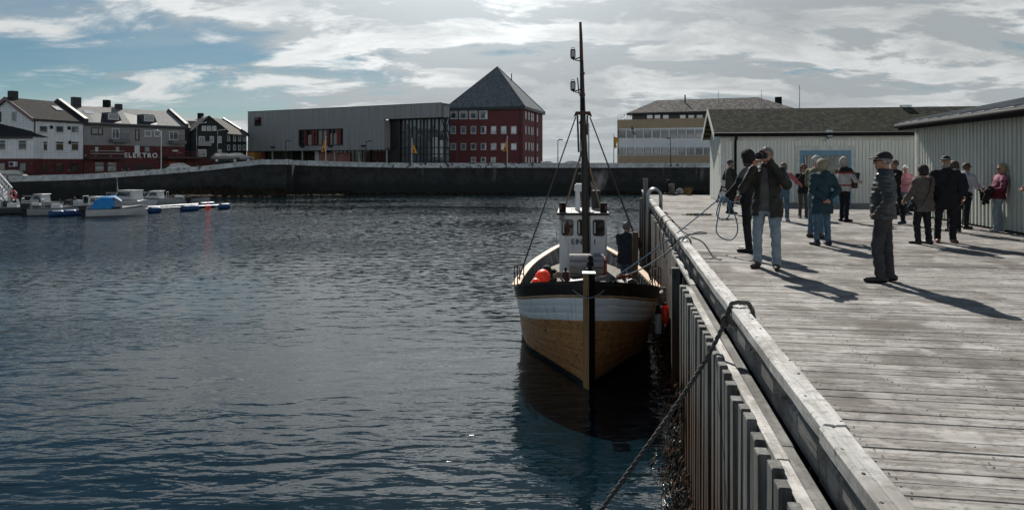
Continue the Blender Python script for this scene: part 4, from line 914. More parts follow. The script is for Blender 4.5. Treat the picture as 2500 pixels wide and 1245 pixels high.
for t in np.linspace(0, 1, 8):
    xx = .3 + (f.x(295) - .4) * t; b = MB(); b.cyl((xx, -1.5, zz - .2), (xx, -1.5, zz + .7), .025, 6); b.build('baluster', DFR, cn)
for k in (.3, .7):
    b = MB(); b.bar((.3, -1.5, zz + k), (f.x(295) - .1, -1.5, zz + k), .04, .05); b.build('handrail', STEEL, cn)
x0, x1 = f.x(393), f.x(480); zz = f.z(388, f.x(420)); b = MB(); b.box(x0, x1, -2.2, -.06, zz, zz + .35); cn = b.build('canopy', mat('dark canopy', (.05, .03, .03)), E)
for k in (.7, 1.1):
    b = MB(); b.bar((x0, -2.1, zz + k), (x1, -2.1, zz + k), .04, .05); b.build('handrail', mat('red handrail', (.13, .02, .02)), cn)
for t in np.linspace(0, 1, 8):
    xx = x0 + (x1 - x0) * t; b = MB(); b.cyl((xx, -2.1, zz + .35), (xx, -2.1, zz + 1.1), .025, 6); b.build('baluster', mat('red handrail', (.13, .02, .02)), cn)
b = MB(); b.box(f.len + .05, f.x(527), -.5, 6, 2.4, zz + .1); b.build('annex', REDWALL, E)
b = MB(); b.box(f.x(420), f.x(434), -.12, -.06, f.z(371, f.x(425)), f.z(366.5, f.x(425))); b.build('sign_board', WFR, E)
def text_mesh(name, s, size, mat_, parent, loc, rot, ext=0.02, spacing=1.0, bold=0.0):
    cu = bpy.data.curves.new(name, 'FONT'); cu.body = s; cu.size = size; cu.extrude = ext; cu.align_x = 'CENTER'; cu.align_y = 'CENTER'; cu.space_character = spacing; cu.offset = bold; cu.resolution_u = 3
    ob = bpy.data.objects.new(name, cu); COL.objects.link(ob); dg = bpy.context.evaluated_depsgraph_get(); me = bpy.data.meshes.new_from_object(ob.evaluated_get(dg)); bpy.data.objects.remove(ob); bpy.data.curves.remove(cu)
    me.materials.clear(); me.materials.append(mat_); o = link(name, me, parent, loc); o.rotation_euler = rot; return o
xm = f.x(343.5); text_mesh('lettering', 'ELEKTRO', 1.02, mat('sign letter white', (.62, .63, .6), rough=.6), E, (xm, -.12, f.z(380.3, xm)), (R(90), 0, 0), .04, 1.22, .02)

# dark green houses
DGREEN = mat('dark green boards', (0.013, 0.022, 0.019), (0.018, 0.028, 0.025), scale=2, rough=.7)
bpat(DGREEN, lines(40, .16, (.006, .01, .009), .012))
f = Facade(474, 124, 553, 127); D1 = root_at('gabled_house', 'dark green timber house with white windows and a pointed gable', 'house', f, 0)
e0 = f.z(318, 3); pk = f.z(286, 3)
b = MB(); b.box(0, f.len, 0, 12, 3, e0); b.add([(0, 0, e0), (f.len, 0, e0), (f.len * .45, 0, pk), (0, 12, e0), (f.len, 12, e0), (f.len * .45, 12, pk)], [(0, 1, 2), (3, 5, 4), (0, 2, 5, 3), (1, 4, 5, 2)]); b.build('wall', DGREEN, D1)
for pts in (((-.35, e0 - .3), (f.len * .45, pk + .05)), ((f.len + .35, e0 - .3), (f.len * .45, pk + .05))):
    b = MB(); b.add([(x, y, z + k) for y in (-.35, 12) for k in (0, .18) for x, z in pts], [(0, 1, 3, 2), (4, 6, 7, 5), (0, 4, 5, 1), (2, 3, 7, 6), (0, 2, 6, 4), (1, 5, 7, 3)]); b.build('roof', ROOFD, D1)
b = MB(); x0, x1 = f.x(440), -.02; b.box(x0, x1, 4, 12, 3, e0 + .5); b.add([(x0, 4, e0 + .5), (x1, 4, e0 + .5), (x1, 8, pk - .5), (x0, 8, pk - .5)], [(0, 1, 2, 3)]); b.build('side_wing', mat('very dark wing', (.012, .016, .017), rough=.7), D1)
facade_windows(D1, f, [(492.5, 503), (505, 515.5), (518, 528)], [(319.5, 308)], WFR, CURT, fw=.13)
facade_windows(D1, f, [(485, 500), (512, 522), (532, 541)], [(349, 333)], WFR, DARKG, fw=.14, mull=(.5,))
facade_windows(D1, f, [(483, 504), (531, 541)], [(382, 365)], WFR, CURT, fw=.14, mull=(.5,))
b = MB(); z_ = f.z(357, 2); b.box(f.x(482), f.x(513), -1.4, -.003, z_, z_ + .85); b.build('balcony', mat('grey balcony boards', (.3, .31, .31), rough=.7), D1)
f = Facade(553.5, 127.2, 602, 134); D2 = root_at('green_house', 'dark green house with two rows of white windows and pale roof', 'house', f, 0)
e0 = f.z(327, 0); b = MB(); b.box(0, f.len, 0, 10, 3, e0); b.add([(f.len, 0, e0), (f.len, 10, e0), (f.len, 5, e0 + 3)], [(0, 1, 2)]); b.build('wall', DGREEN, D2)
b = MB(); b.add([(x, y, z + k) for x in (-.3, f.len - .2) for k in (0, .2) for y, z in ((-.4, e0 - .2), (5, e0 + 3))], [(0, 1, 3, 2), (4, 6, 7, 5), (0, 4, 5, 1), (2, 3, 7, 6), (0, 2, 6, 4), (1, 5, 7, 3)]); rf = b.build('roof', mat('brownish roof sheet', (.11, .10, .095), (.15, .14, .13), scale=3, rough=.9, spec=.15), D2)
b = MB(); b.add([(x, y, z + k) for x in (f.len - .197, f.len + .25) for k in (-.1, .5) for y, z in ((-.4, e0 - .2), (5, e0 + 3))], [(0, 1, 3, 2), (4, 6, 7, 5), (0, 4, 5, 1), (2, 3, 7, 6), (0, 2, 6, 4), (1, 5, 7, 3)]); b.build('fire_wall', DFR, rf)
facade_windows(D2, f, [(554.5, 561), (569, 575.5), (581, 588), (592.5, 599)], [(345, 331), (367, 354), (388, 378)], WFR, CURT, fw=.13)
# roofs glimpsed behind the row
def back_house(label, px0, px1, d, ytop, yeave, col, roofcol, name='back_house'):
    f = Facade(px0, d, px1, d); r = root_at(name, label, 'house', f, 0); e = f.z(yeave, 0); t = f.z(ytop, 0)
    b = MB(); b.box(0, f.len, 0, 8, 3, e); b.build('wall', mat(label, col, rough=.8), r)
    b = MB(); b.add([(-.3, -.4, e), (f.len + .3, -.4, e), (f.len + .3, 8.4, e), (-.3, 8.4, e), (-.3, 4, t), (f.len + .3, 4, t)], [(0, 1, 5, 4), (1, 2, 5), (2, 3, 4, 5), (3, 0, 4), (0, 3, 2, 1)]); rf = b.build('roof', mat(label + ' roof', roofcol, rough=.7), r)
    b = MB(); b.box(f.len * .4, f.len * .4 + 1, 3.6, 4.6, t - .5, t + 1.3); b.build('chimney', BLACK, rf)
    return r
back_house('red-roofed house showing only its ridge above the shop house', 195, 262, 126, 257, 285, (.2, .16, .14), (.20, .03, .025))
back_house('flat grey house peeping over the dark green gable', 435, 506, 150, 288, 296, (.16, .165, .17), (.12, .12, .12))
back_house('dark house with broad chimney beyond the white house', -40, 20, 125, 262, 290, (.10, .06, .05), (.04, .04, .042))
# ochre kiosk wall beside the culture house
f = Facade(603, 131, 622, 131); K = root_at('kiosk', 'small ochre kiosk below the grey building corner', 'kiosk', f, 0)
b = MB(); b.box(0, f.len, 0, 3, 4, f.z(371, 0)); b.build('wall', mat('kiosk ochre', (.30, .15, .03), rough=.7), K); b = MB(); b.box(-.2, f.len + .2, -.3, 3.2, f.z(371, 0) + .004, f.z(369, 0)); b.build('roof', DFR, K)

# ------------------------------------------------------------------ flags, lamps, mast
YEL = mat('yellow flag cloth', (0.62, 0.27, 0.02), (0.52, 0.22, 0.02), scale=3, rough=.8)
YELD = mat('flag emblem', (.05, .03, .02), rough=.8)
for px, d, ytop, yb_, side, lab in ((795.3, 100, 336, 394, -1, 'yellow flag drooping on white pole before the red striped window'), (1005.5, 101, 339, 399, 1, 'yellow flag on white pole before the glass hall'), (1238.5, 102, 335, 399, -1, 'yellow flag on white pole before the brick building'), (1498.5, 104, 330, 398, 1, 'yellow pennant on thin pole by the ochre office block')):
    z0, z1 = WZ(yb_, d) - .3, WZ(ytop, d); r = thing('flag_pole', lab, 'flag', (WX(px, d), d, z0))
    b = MB(); b.tube([(0, 0, 0), (0, 0, z1 - z0)], [.07, .04], 8); b.ball((0, 0, z1 - z0 + .06), .08, 8); b.build('pole', WHITEP if px < 1400 else STEEL, r, smooth=True)
    zt_ = z1 - z0 - .25; rows = []
    for i in range(8):
        t = i / 7; w = (.12 + .62 * t if side < 0 or px < 1300 else .74 - .62 * t) * (1 if px < 1400 else .9)
        rows.append([(side * w * s_ + .02 * side, .18 * math.sin(5 * s_ + 3 * t) * s_, zt_ - 1.75 * t - .2 * s_) for s_ in np.linspace(.03, 1, 6)])
    b = MB(); b.loft(rows, closed=False)
    fl = b.build('flag_cloth', YEL, r, smooth=True); sm = fl.modifiers.new('t', 'SOLIDIFY'); sm.thickness = .02
    b = MB(); b.add([(side * .3, -.16, zt_ - 1.25), (side * .46, -.16, zt_ - 1.5), (side * .3, -.16, zt_ - 1.8), (side * .18, -.16, zt_ - 1.5)], [(0, 1, 2, 3)]); b.build('emblem', YELD, fl)
def street_lamp(px, d, ytop, yb_, lab, col=DFR, arm=.8):
    z0, z1 = WZ(yb_, d), WZ(ytop, d); r = thing('street_lamp', lab, 'lamp', (WX(px, d), d, z0), group='street lamps along the harbour road')
    b = MB(); b.tube([(0, 0, 0), (0, 0, z1 - z0)], [.07, .05], 8); b.build('pole', col, r, smooth=True)
    b = MB(); h = z1 - z0; b.bar((-.1, 0, h), (arm, 0, h + .12), .14, .09); b.cbox(arm - .3, arm + .35, -.12, .12, h + .06, h + .2, .04); b.build('lamp_head', col, r)
street_lamp(697.5, 99, 346, 396, 'black street lamp before the grey building, furthest from the glass hall', arm=.5)
street_lamp(893.5, 99.5, 347, 398, 'black street lamp on the wall halfway along the grey building', arm=.5)
street_lamp(1115.5, 100, 348, 399, 'slim lamp post against the brick building', arm=.5)
street_lamp(1362, 101, 343.5, 399, 'lone lamp post in the gap behind the boat mast', arm=.4)
street_lamp(1637, 104, 340, 398, 'black lamp post before the ochre office block', arm=-.35)
street_lamp(393.5, 91, 321, 420, 'tall white lamp post before the shop house', WHITEP, arm=-.8)
street_lamp(480, 112, 302, 388, 'grey lamp post with two arms by the dark green gable', STEEL, arm=1.2)
street_lamp(531, 112, 319, 390, 'grey lamp post between the two dark green houses', STEEL, arm=.9)
r = thing('antenna_mast', 'thin aerial mast rising behind the long shed roof', 'mast', (WX(1952, 60), 60, DECK)); b = MB(); b.tube([(0, 0, 0), (0, 0, WZ(208, 60) - DECK)], [.06, .03], 6); b.build('pole', STEEL, r); b = MB(); b.cyl((0, 0, 0), (0, 0, .3), .2, 8); b.build('foot_plate', STEEL, r)

# ------------------------------------------------------------------ cars
def car(label, loc, rz, col):
    r = thing('parked_car', label, 'car', loc, rz, 'cars parked behind the parapet')
    P = mat('car paint ' + label, col, rough=.25, ior=1.7)
    side = [(-2.1, .35), (-2.15, .75), (-1.9, .95), (-1.0, 1.0), (0.1, 1.05), (1.2, 1.0), (1.9, .85), (2.15, .65), (2.1, .3)]
    b = MB(); rings = []
    for x, zt in side: rings.append([(x, -.85, .3), (x, -.9, min(.6, zt)), (x, -.84, zt), (x, .84, zt), (x, .9, min(.6, zt)), (x, .85, .3)])
    b.loft(rings, caps=True); b.build('body', P, r); cab = [(-1.85, .96), (-1.45, 1.42), (-.6, 1.52), (.25, 1.48), (1.15, .98)]
    b = MB(); b.loft([[(x, -.78 + .14 * (z - .95) / .5, .93), (x, -.78 + .16 * (z - .95) / .5, z), (x, .78 - .16 * (z - .95) / .5, z), (x, .78 - .14 * (z - .95) / .5, .93)] for x, z in cab], caps=True); cb = b.build('cabin', GLASS, r)
    b = MB(); b.loft([[(x, -.63, z - .03), (x, -.6, z + .025), (x, .6, z + .025), (x, .63, z - .03)] for x, z in ((-1.4, 1.42), (-.6, 1.52), (.22, 1.48))], caps=True); b.build('roof', P, cb)
    for x in (-1.3, 1.35):
        for y in (-.84, .84):
            b = MB(); b.lathe([(.05, -.1), (.3, -.1), (.33, -.05), (.33, .05), (.3, .1), (.05, .1)], 14, mat=Matrix.Translation((x, y, .33)) @ Matrix.Rotation(R(90), 4, 'X')); w = b.build('wheel', RUBBER, r)
            b = MB(); b.lathe([(.03, -.11), (.2, -.11), (.2, .11), (.03, .11)], 10, mat=Matrix.Translation((x, y, .33)) @ Matrix.Rotation(R(90), 4, 'X')); b.build('rim', STEEL, w)
    for y in (-.62, .62):
        b = MB(); b.box(2.08, 2.17, y - .16, y + .16, .58, .72); b.build('headlight', mat('lamp lens', (.6, .6, .6), rough=.2), r)
def cz_at(px, d):      # road level behind the wall
    for a, b_ in zip(WPTS, WPTS[1:]):
        x = WX(px, d)
        if a[0] <= x <= b_[0]: t = (x - a[0]) / (b_[0] - a[0]); return a[2] + (b_[2] - a[2]) * t - .86
    return 3.4
car('dark car half hidden by the parapet below the house wing', (WX(15, 84), 84, cz_at(0, 80) + .12), R(200), (.02, .025, .03))
car('pale teal car behind the parapet at the shop house end', (WX(446, 95.5), 95.5, cz_at(450, 92) + .05), R(25), (.30, .38, .40))
car('black car parked below the dark green gable', (WX(549, 108), 108, WZ(397, 108)), R(30), (.012, .012, .014))
car('silver black-windowed car beside the black car under the green house', (WX(585, 112), 112, WZ(396, 112)), R(20), (.10, .11, .12))
car('low dark car roof seen over the parapet beside the brick building', (WX(1341, 113), 113, WZ(397, 113) - 1.35), R(5), (.03, .03, .035))
car('dark car roof seen over the parapet behind the boat mast', (WX(1388, 113), 113, WZ(397, 113) - 1.3), R(175), (.02, .02, .025))
# ------------------------------------------------------------------ the fishing boat
def lerp_tab(tab, s):
    if s <= tab[0][0]: return tab[0][1]
    for (a, va), (b, vb) in zip(tab, tab[1:]):
        if s <= b:
            t = (s - a) / (b - a); return va + (vb - va) * t
    return tab[-1][1]
def spline_tab(tab, s):
    n = len(tab)
    for i in range(n - 1):
        if s <= tab[i + 1][0] or i == n - 2:
            x0, y0 = tab[i]; x1, y1 = tab[i + 1]; h = x1 - x0
            m0 = (tab[i + 1][1] - tab[i - 1][1]) / (tab[i + 1][0] - tab[i - 1][0]) if i > 0 else (y1 - y0) / h
            m1 = (tab[i + 2][1] - y0) / (tab[i + 2][0] - x0) if i < n - 2 else (y1 - y0) / h
            t = max(0, min(1, (s - x0) / h)); return (2*t**3-3*t*t+1)*y0 + (t**3-2*t*t+t)*h*m0 + (-2*t**3+3*t*t)*y1 + (t**3-t*t)*h*m1
BS0 = 13.66; BX0 = WX(1437.5, BS0); BHD = math.atan(0.086)
RAILB = [(0, .06), (.15, .42), (.4, .80), (.8, 1.20), (1.3, 1.50), (2, 1.66), (3, 1.74), (5, 1.76), (7, 1.66), (8.5, 1.42), (10, .98), (11, .5), (11.4, .06)]
RAILZ = [(0, 2.06), (.4, 1.97), (.8, 1.87), (1.3, 1.75), (2, 1.62), (3, 1.49), (5, 1.36), (7, 1.33), (9, 1.40), (11.4, 1.62)]
WLB = [(0, .05), (.5, .24), (1.0, .48), (1.65, .80), (2.3, 1.16), (3, 1.44), (4, 1.62), (5.5, 1.68), (7, 1.5), (8.5, 1.12), (10, .56), (11, .16), (11.4, .05)]
def hullpt(s, z, side, off=0.0):
    zr = spline_tab(RAILZ, s); b = spline_tab(RAILB, s); w = spline_tab(WLB, s)
    if z >= 0: x = w + (b - w) * (z / zr) ** 0.85 if z > 1e-6 else w
    else: x = w * (1 + z * .5)
    return (side * max(.02, x + off), s, z)
boat = thing('fishing_boat', 'old wooden fishing boat with white wheelhouse and varnished bow moored at the quay', 'boat', (BX0, BS0, 0), -BHD)
HW = wood_mat('varnished hull pine', (0.41, 0.19, 0.07), (0.56, 0.29, 0.115), (0.14, 0.058, 0.022), 1, stain=False, rand=0.10, rough=.42, scale=1.0)
def knots(nt, b):
    L = nt.links.new; old = b.inputs['Base Color'].links[0].from_socket
    tc = N(nt, 'ShaderNodeTexCoord'); mp = N(nt, 'ShaderNodeMapping'); mp.inputs[3].default_value = (6, 3, 9); L(tc.outputs['Object'], mp.inputs[0])
    n = N(nt, 'ShaderNodeTexNoise'); L(mp.outputs[0], n.inputs['Vector']); n.inputs['Scale'].default_value = 1.6; n.inputs['Detail'].default_value = 2
    L(mixc(nt, smooth(nt, n.outputs[0], .63, .74, 0, .85), old, (.045, .017, .007)), b.inputs['Base Color'])
bpat(HW, knots)
HWHITE = mat('worn white hull paint', (0.80, 0.815, 0.82), (0.66, 0.68, 0.69), scale=2.0, rough=.45, stretch=(1, .5, 3), contrast=(.45, .75), rand=.04, bump=.002)
def grime(sc, amt, col):
    def fn(nt, b):
        L = nt.links.new; old = b.inputs['Base Color'].links[0].from_socket
        tc = N(nt, 'ShaderNodeTexCoord'); mp = N(nt, 'ShaderNodeMapping'); mp.inputs[3].default_value = (sc, sc, .5); L(tc.outputs['Object'], mp.inputs[0])
        n = N(nt, 'ShaderNodeTexNoise'); L(mp.outputs[0], n.inputs['Vector']); n.inputs['Scale'].default_value = 1.5; n.inputs['Detail'].default_value = 6; n.inputs['Roughness'].default_value = .65
        L(mixc(nt, smooth(nt, n.outputs[0], .54, .72, 0, amt), old, col), b.inputs['Base Color'])
    return fn
bpat(HWHITE, grime(5, .45, (.20, .165, .13)))
TAN = wood_mat('tan rail wood', (0.38, 0.245, 0.13), (0.48, 0.33, 0.19), (0.2, .12, .06), 1, stain=False, rand=.05, rough=.55)
BLKW = mat('black bulwark paint', (0.015, 0.012, 0.010), (0.045, 0.026, 0.017), scale=5, rough=.5, stretch=(1, 1, .4), contrast=(.5, .75), bump=.004)
BOOT = mat('dark boot topping', (0.010, 0.012, 0.011), (0.02, 0.024, 0.02), scale=4, rough=.4)
BS = [0, .06, .15, .27, .4, .6, .8, 1.05, 1.3, 1.65, 2, 2.5, 3, 4, 5, 6, 7, 7.75, 8.5, 9.3, 10, 10.5, 11, 11.25, 11.4]
def strake(name, zfn0, zfn1, material, side, off=0.0, s0=0, s1=99, lip=.005):
    rings = []
    for s in BS:
        if s < s0 - 1e-6 or s > s1 + 1e-6: continue
        a, b = zfn0(s), zfn1(s)
        if a >= b: a = b - .002
        rings.append([hullpt(s, a, side, off - lip), hullpt(s, a + (b - a) * .10, side, off), hullpt(s, a + (b - a) * .5, side, off + .002), hullpt(s, a + (b - a) * .90, side, off), hullpt(s, b, side, off - lip)])
    m = MB(); m.loft(rings, closed=False); return m.build(name, material, boat, smooth=True)
zrail = lambda s: spline_tab(RAILZ, s)
zwh = lambda s: zrail(s) - .73 + .02 * s * (s < 4) + (.08 if s >= 4 else 0)
for side in (-1, 1):
    strake('bottom', lambda s: -.7, lambda s: .075, BOOT, side)
    nW = 6
    for i in range(nW):
        strake('hull_plank', lambda s, i=i: .077 + (zwh(s) - .077) * i / nW, lambda s, i=i: .077 + (zwh(s) - .077) * (i + 1) / nW, HW, side)
    zb_ = lambda s: zrail(s) - .275
    for i in range(3):
        strake('white_plank', lambda s, i=i: zwh(s) + .002 + (zb_(s) - zwh(s)) * i / 3, lambda s, i=i: zwh(s) + (zb_(s) - zwh(s)) * (i + 1) / 3, HWHITE, side, .004, lip=.008)
    strake('rubbing_strake', lambda s: zrail(s) - .273, lambda s: zrail(s) - .215, TAN, side, .03, lip=.02)
    strake('bulwark', lambda s: zrail(s) - .213, lambda s: zrail(s) + .0, BLKW, side, .006)
    # cap rail
    def cap(name, s0, s1, material, w0, w1, h=.05):
        rings = []
        for s in BS:
            if s0 - 1e-6 <= s <= s1 + 1e-6:
                p = Vector(hullpt(s, zrail(s), side)); rings.append([(side * max(.01, abs(p.x) - w1), s, p.z + .003), (side * (abs(p.x) + w0), s, p.z + .003), (side * (abs(p.x) + w0), s, p.z + h), (side * max(.01, abs(p.x) - w1), s, p.z + h)])
        m = MB(); m.loft(rings, closed=True, caps=True); return m.build(name, material, boat)
    cap('bow_rail', 0, 1.3, BLKW, .03, .12, .06); cap('cap_rail', 1.3, 11.4, TAN, .04, .15)
    # inner bulwark and its frames
    rings = [[hullpt(s, zrail(s), side, -.10), hullpt(s, .95, side, -.10)] for s in BS if .3 <= s <= 11]
    m = MB(); m.loft(rings, closed=False); ib = m.build('inner_bulwark', mat('grey inside paint', (.12, .135, .15), (.09, .1, .11), scale=3, rough=.6), boat)
    for s in np.arange(1.6, 10.6, .55):
        p, q = Vector(hullpt(s, zrail(s) - .01, side, -.13)), Vector(hullpt(s, .98, side, -.15)); m = MB(); m.bar(p, q, .07, .06, up=(0, 1, 0)); m.build('bulwark_frame', mat('frame grey', (.16, .175, .19), rough=.6), ib)
rings = [[hullpt(s, 1.06, -1, -.1), (0, s, 1.10), hullpt(s, 1.06, 1, -.1)] for s in BS if .15 <= s <= 11.2]
m = MB(); m.loft(rings, closed=False); m.build('deck', wood_mat('boat deck wood', (.13, .115, .095), (.19, .17, .145), (.05, .042, .035), 1, stain=False), boat)
# stem post
m = MB(); m.add([(0, -.19, -.6), (.115, 0, -.6), (.09, .12, -.6), (-.09, .12, -.6), (-.115, 0, -.6), (0, -.13, 2.28), (.115, .02, 2.28), (.09, .12, 2.28), (-.09, .12, 2.28), (-.115, .02, 2.28)], [(0, 1, 6, 5), (1, 2, 7, 6), (2, 3, 8, 7), (3, 4, 9, 8), (4, 0, 5, 9), (5, 6, 7, 8, 9), (4, 3, 2, 1, 0)])
st = m.build('stem_post', wood_mat('stem wood', (.30, .16, .07), (.42, .24, .11), (.10, .05, .022), 2, stain=False, rand=.02, rough=.45), boat)
m = MB(); m.add([(.004, -.200, -.6), (.122, -.002, -.6), (.10, .125, -.6), (.004, -.140, 2.27), (.122, .018, 2.27), (.10, .125, 2.27)], [(0, 1, 4, 3), (1, 2, 5, 4)]); o_ = m.build('stem_iron', BLACK, st); o_.modifiers.new('t', 'SOLIDIFY').thickness = .006
m = MB(); m.box(-.13, .13, -.15, .13, 2.283, 2.30); m.build('stem_cap', STEEL, st)

# wheelhouse
WHP = mat('wheelhouse white', (0.72, 0.74, 0.75), (0.64, 0.66, 0.67), scale=2.5, rough=.4)
bpat(WHP, grime(4, .5, (.22, .19, .16)))
wy = 6.35; w2 = .70
m = MB(); 
ring = lambda z, k: [(-w2 * k, wy + .05, z), (-w2 * k + .06, wy, z), (w2 * k - .06, wy, z), (w2 * k, wy + .05, z), (w2 * k, wy + 2.1, z), (-w2 * k, wy + 2.1, z)]
m.loft([ring(1.0, .985), ring(2.96, 1.0)], caps=True); wh = m.build('wheelhouse', WHP, boat)
m = MB(); m.cbox(-w2 - .06, w2 + .06, wy - .1, wy + 2.2, 2.963, 3.02, .015); rf = m.build('roof', mat('wheelhouse roof', (.33, .33, .32), (.18, .17, .16), scale=4, rough=.6), wh)
m = MB(); m.box(-w2 - .07, w2 + .07, wy - .115, wy - .102, 2.955, 3.0); m.build('roof_edge', BLACK, rf)
def rrect(x0, x1, z0, z1, r, n=4):
    pts = []
    for cx, cz, a0 in ((x1 - r, z1 - r, 0), (x0 + r, z1 - r, 90), (x0 + r, z0 + r, 180), (x1 - r, z0 + r, 270)):
        for i in range(n + 1): a = R(a0 + 90 * i / n); pts.append((cx + r * math.cos(a), cz + r * math.sin(a)))
    return pts
for cx in (-.455, .0, .455):
    x0, x1, z0, z1 = cx - .155, cx + .155, 2.36, 2.80
    m = MB(); m.prism(rrect(x0 - .02, x1 + .02, z0 - .02, z1 + .02, .07), wy - .016, wy + .004); wn = m.build('window', mat('window rubber seal', (.03, .032, .034), rough=.6), wh)
    m = MB(); m.prism(rrect(x0, x1, z0, z1, .06), wy - .024, wy - .017); m.build('pane', glass('wheelhouse glass', (.022, .022, .021), ior=1.6), wn)
    m = MB(); m.box(x0 + .015, x0 + .06, wy - .029, wy - .0245, z0 + .06, z1 - .05); m.build('bright_gap', mat('sky through cabin', (.42, .45, .46), rough=.4), wn)
    if cx < .3:
        m = MB(); m.box(x0 + .12, x0 + .19, wy - .029, wy - .0245, z0 + .04, z1 - .03); m.build('curtain', mat('brown red curtain', (.10, .028, .018), rough=.8), wn)
LET = mat('faded black lettering', (.06, .062, .066), (.16, .17, .175), scale=30, rough=.7, contrast=(.5, .8))
zl = 2.165
for ch, px in (('E', 1399), ('I', 1407.5), ('N', 1415.5), ('I', 1452)):
    text_mesh('letter', ch, .215, LET, wh, ((px - 1424) * (BS0 + wy) / FPX, wy - .012, zl), (R(90), 0, 0), .002, 1, .004)
m = MB(); m.tube([(-w2 - .02, wy + .12, 2.05), (-w2 - .07, wy + .12, 2.1), (-w2 - .07, wy + .12, 2.5), (-w2 - .02, wy + .12, 2.55)], .012, 6); m.build('grab_rail', STEEL, wh)
# roof gear
for sx in (-1, 1):
    m = MB(); m.cbox(sx * .60 - .1, sx * .60 + .1, wy + .02, wy + .16, 3.021, 3.30, .01); sb = m.build('side_light_box', BLACK, wh)
    m = MB(); m.cyl((sx * .66, wy + .05, 3.10), (sx * .66, wy + .05, 3.24), .045, 10); m.build('side_light', mat('lamp glass dark', (.12, .02, .02), rough=.2), sb)
m = MB(); m.cyl((-.15, wy + .9, 3.02), (-.15, wy + .9, 3.62), .075, 12); m.box(-.24, .16, wy + .78, wy + 1.02, 3.62, 3.80); m.prism([(-.26, 3.66), (-.2, 3.84), (.1, 3.84), (.18, 3.7), (.12, 3.6), (-.2, 3.6)], wy + .76, wy + 1.04); ex = m.build('vent_pipe', WHP, wh)
m = MB(); m.cyl((.42, wy + 1.3, 3.02), (.42, wy + 1.3, 3.62), .14, 12); m.build('funnel', mat('sooty funnel', (.02, .02, .022), rough=.6), wh)
m = MB(); m.lathe([(.02, -.05), (.06, -.04), (.085, .03), (.08, .06)], 12, mat=Matrix.Translation((-.62, wy - .1, 2.88)) @ Matrix.Rotation(R(110), 4, 'X')); m.tube([(-.62, wy - .06, 2.9), (-.62, wy + .01, 2.96)], .02, 6); m.build('work_lamp', STEEL, wh)
for x in (-.35, .1, .35):
    m = MB(); m.tube([(x, wy + .3, 3.02), (x, wy + .3, 3.1), (x + .2, wy + .3, 3.1), (x + .2, wy + .3, 3.02)], .012, 6); m.build('roof_bracket', STEEL, rf)
# mast
MASTW = wood_mat('tarred mast', (.030, .026, .022), (.055, .047, .04), (.015, .013, .011), 2, stain=False, rand=.02, rough=.55)
my = 4.45; D_ = BS0 + my
def mp_(px, py): return ((px - 1427.8) * D_ / FPX, my, WZ(py, D_))
b0, b1, b2, b3 = mp_(1432.5, 690), mp_(1428, 380), mp_(1424, 275), mp_(1419.5, 80)
m = MB(); m.tube([b0, mp_(1431, 600), b1, b2, mp_(1421, 150)], [.093, .092, .085, .072, .05], 12); mast = m.build('mast', MASTW, boat, smooth=True)
m = MB(); m.tube([mp_(1421, 152), mp_(1419.5, 92), mp_(1418, 55)], [.05, .044, .035], 10); m.build('topmast', wood_mat('brown topmast', (.09, .055, .03), (.14, .09, .05), (.04, .025, .015), 2, stain=False), mast, smooth=True)
RUST = mat('rusty iron', (.10, .04, .02), (.035, .025, .022), scale=14, rough=.8)
c = mp_(1424, 280); m = MB(); m.prism([(c[0] - .24, c[2] - .06), (c[0] - .19, c[2] + .07), (c[0] + .19, c[2] + .07), (c[0] + .24, c[2] - .06), (c[0] + .12, c[2] + .0), (c[0] - .12, c[2] + .0)], my - .14, my + .14); m.build('crosstree', RUST, mast)
for py, rr in ((232, .078), (300, .088), (180, .066)):
    c = mp_(1422.7, py); m = MB(); m.cyl((c[0], my, c[2] - .03), (c[0], my, c[2] + .03), rr, 12); m.build('mast_band', RUST, mast)
for px0, py0, px1, py1 in ((1412, 282, 1414, 372), (1436, 282, 1434, 330)):
    a, b_ = mp_(px0 - 1, py0), mp_(px1, py1); m = MB(); m.bar(a, b_, .05, .04); m.build('cheek', MASTW, mast)
for py in (132, 210):
    c = mp_(1400, py); m_ = mp_(1421, py + 8); ln = thing('x', 'x', 'x') if False else None
    m = MB(); m.bar((m_[0], my, m_[2]), (c[0], my, c[2] - .16), .03, .03); m.bar((m_[0] - .05, my, m_[2] - .1), (c[0] + .06, my, c[2] - .17), .025, .025); br = m.build('lamp_bracket', RUST, mast)
    m = MB(); m.lathe([(.03, -.14), (.055, -.13), (.062, -.09), (.03, -.085)], 10, loc=(c[0], my, c[2])); m.lathe([(.066, .085), (.062, .11), (.03, .125)], 10, loc=(c[0], my, c[2]))
    for a in range(6): t = a * math.pi / 3; m.cyl((c[0] + .066 * math.cos(t), my + .066 * math.sin(t), c[2] - .09), (c[0] + .066 * math.cos(t), my + .066 * math.sin(t), c[2] + .085), .007, 5)
    m.tube([(c[0] - .05, my, c[2] + .1), (c[0] - .04, my, c[2] + .16), (c[0] + .04, my, c[2] + .16), (c[0] + .05, my, c[2] + .1)], .008, 5); lt = m.build('mast_lantern', BLACK, mast)
    m = MB(); m.cyl((c[0], my, c[2] - .084), (c[0], my, c[2] + .084), .055, 12); m.build('lantern_glass', mat('lantern glass', (.45, .47, .47), rough=.15), lt)
m = MB(); m.tube([mp_(1411, 190), mp_(1415, 230)], .018, 6); m.build('aerial', BLACK, mast)
m = MB(); m.box(c[0] + .12, c[0] + .3, my - .1, my + .1, WZ(270, D_), WZ(240, D_)); m.v = [(x * .6 + .0, y, z) for x, y, z in m.v]; m.build('block_tackle', BLACK, mast)
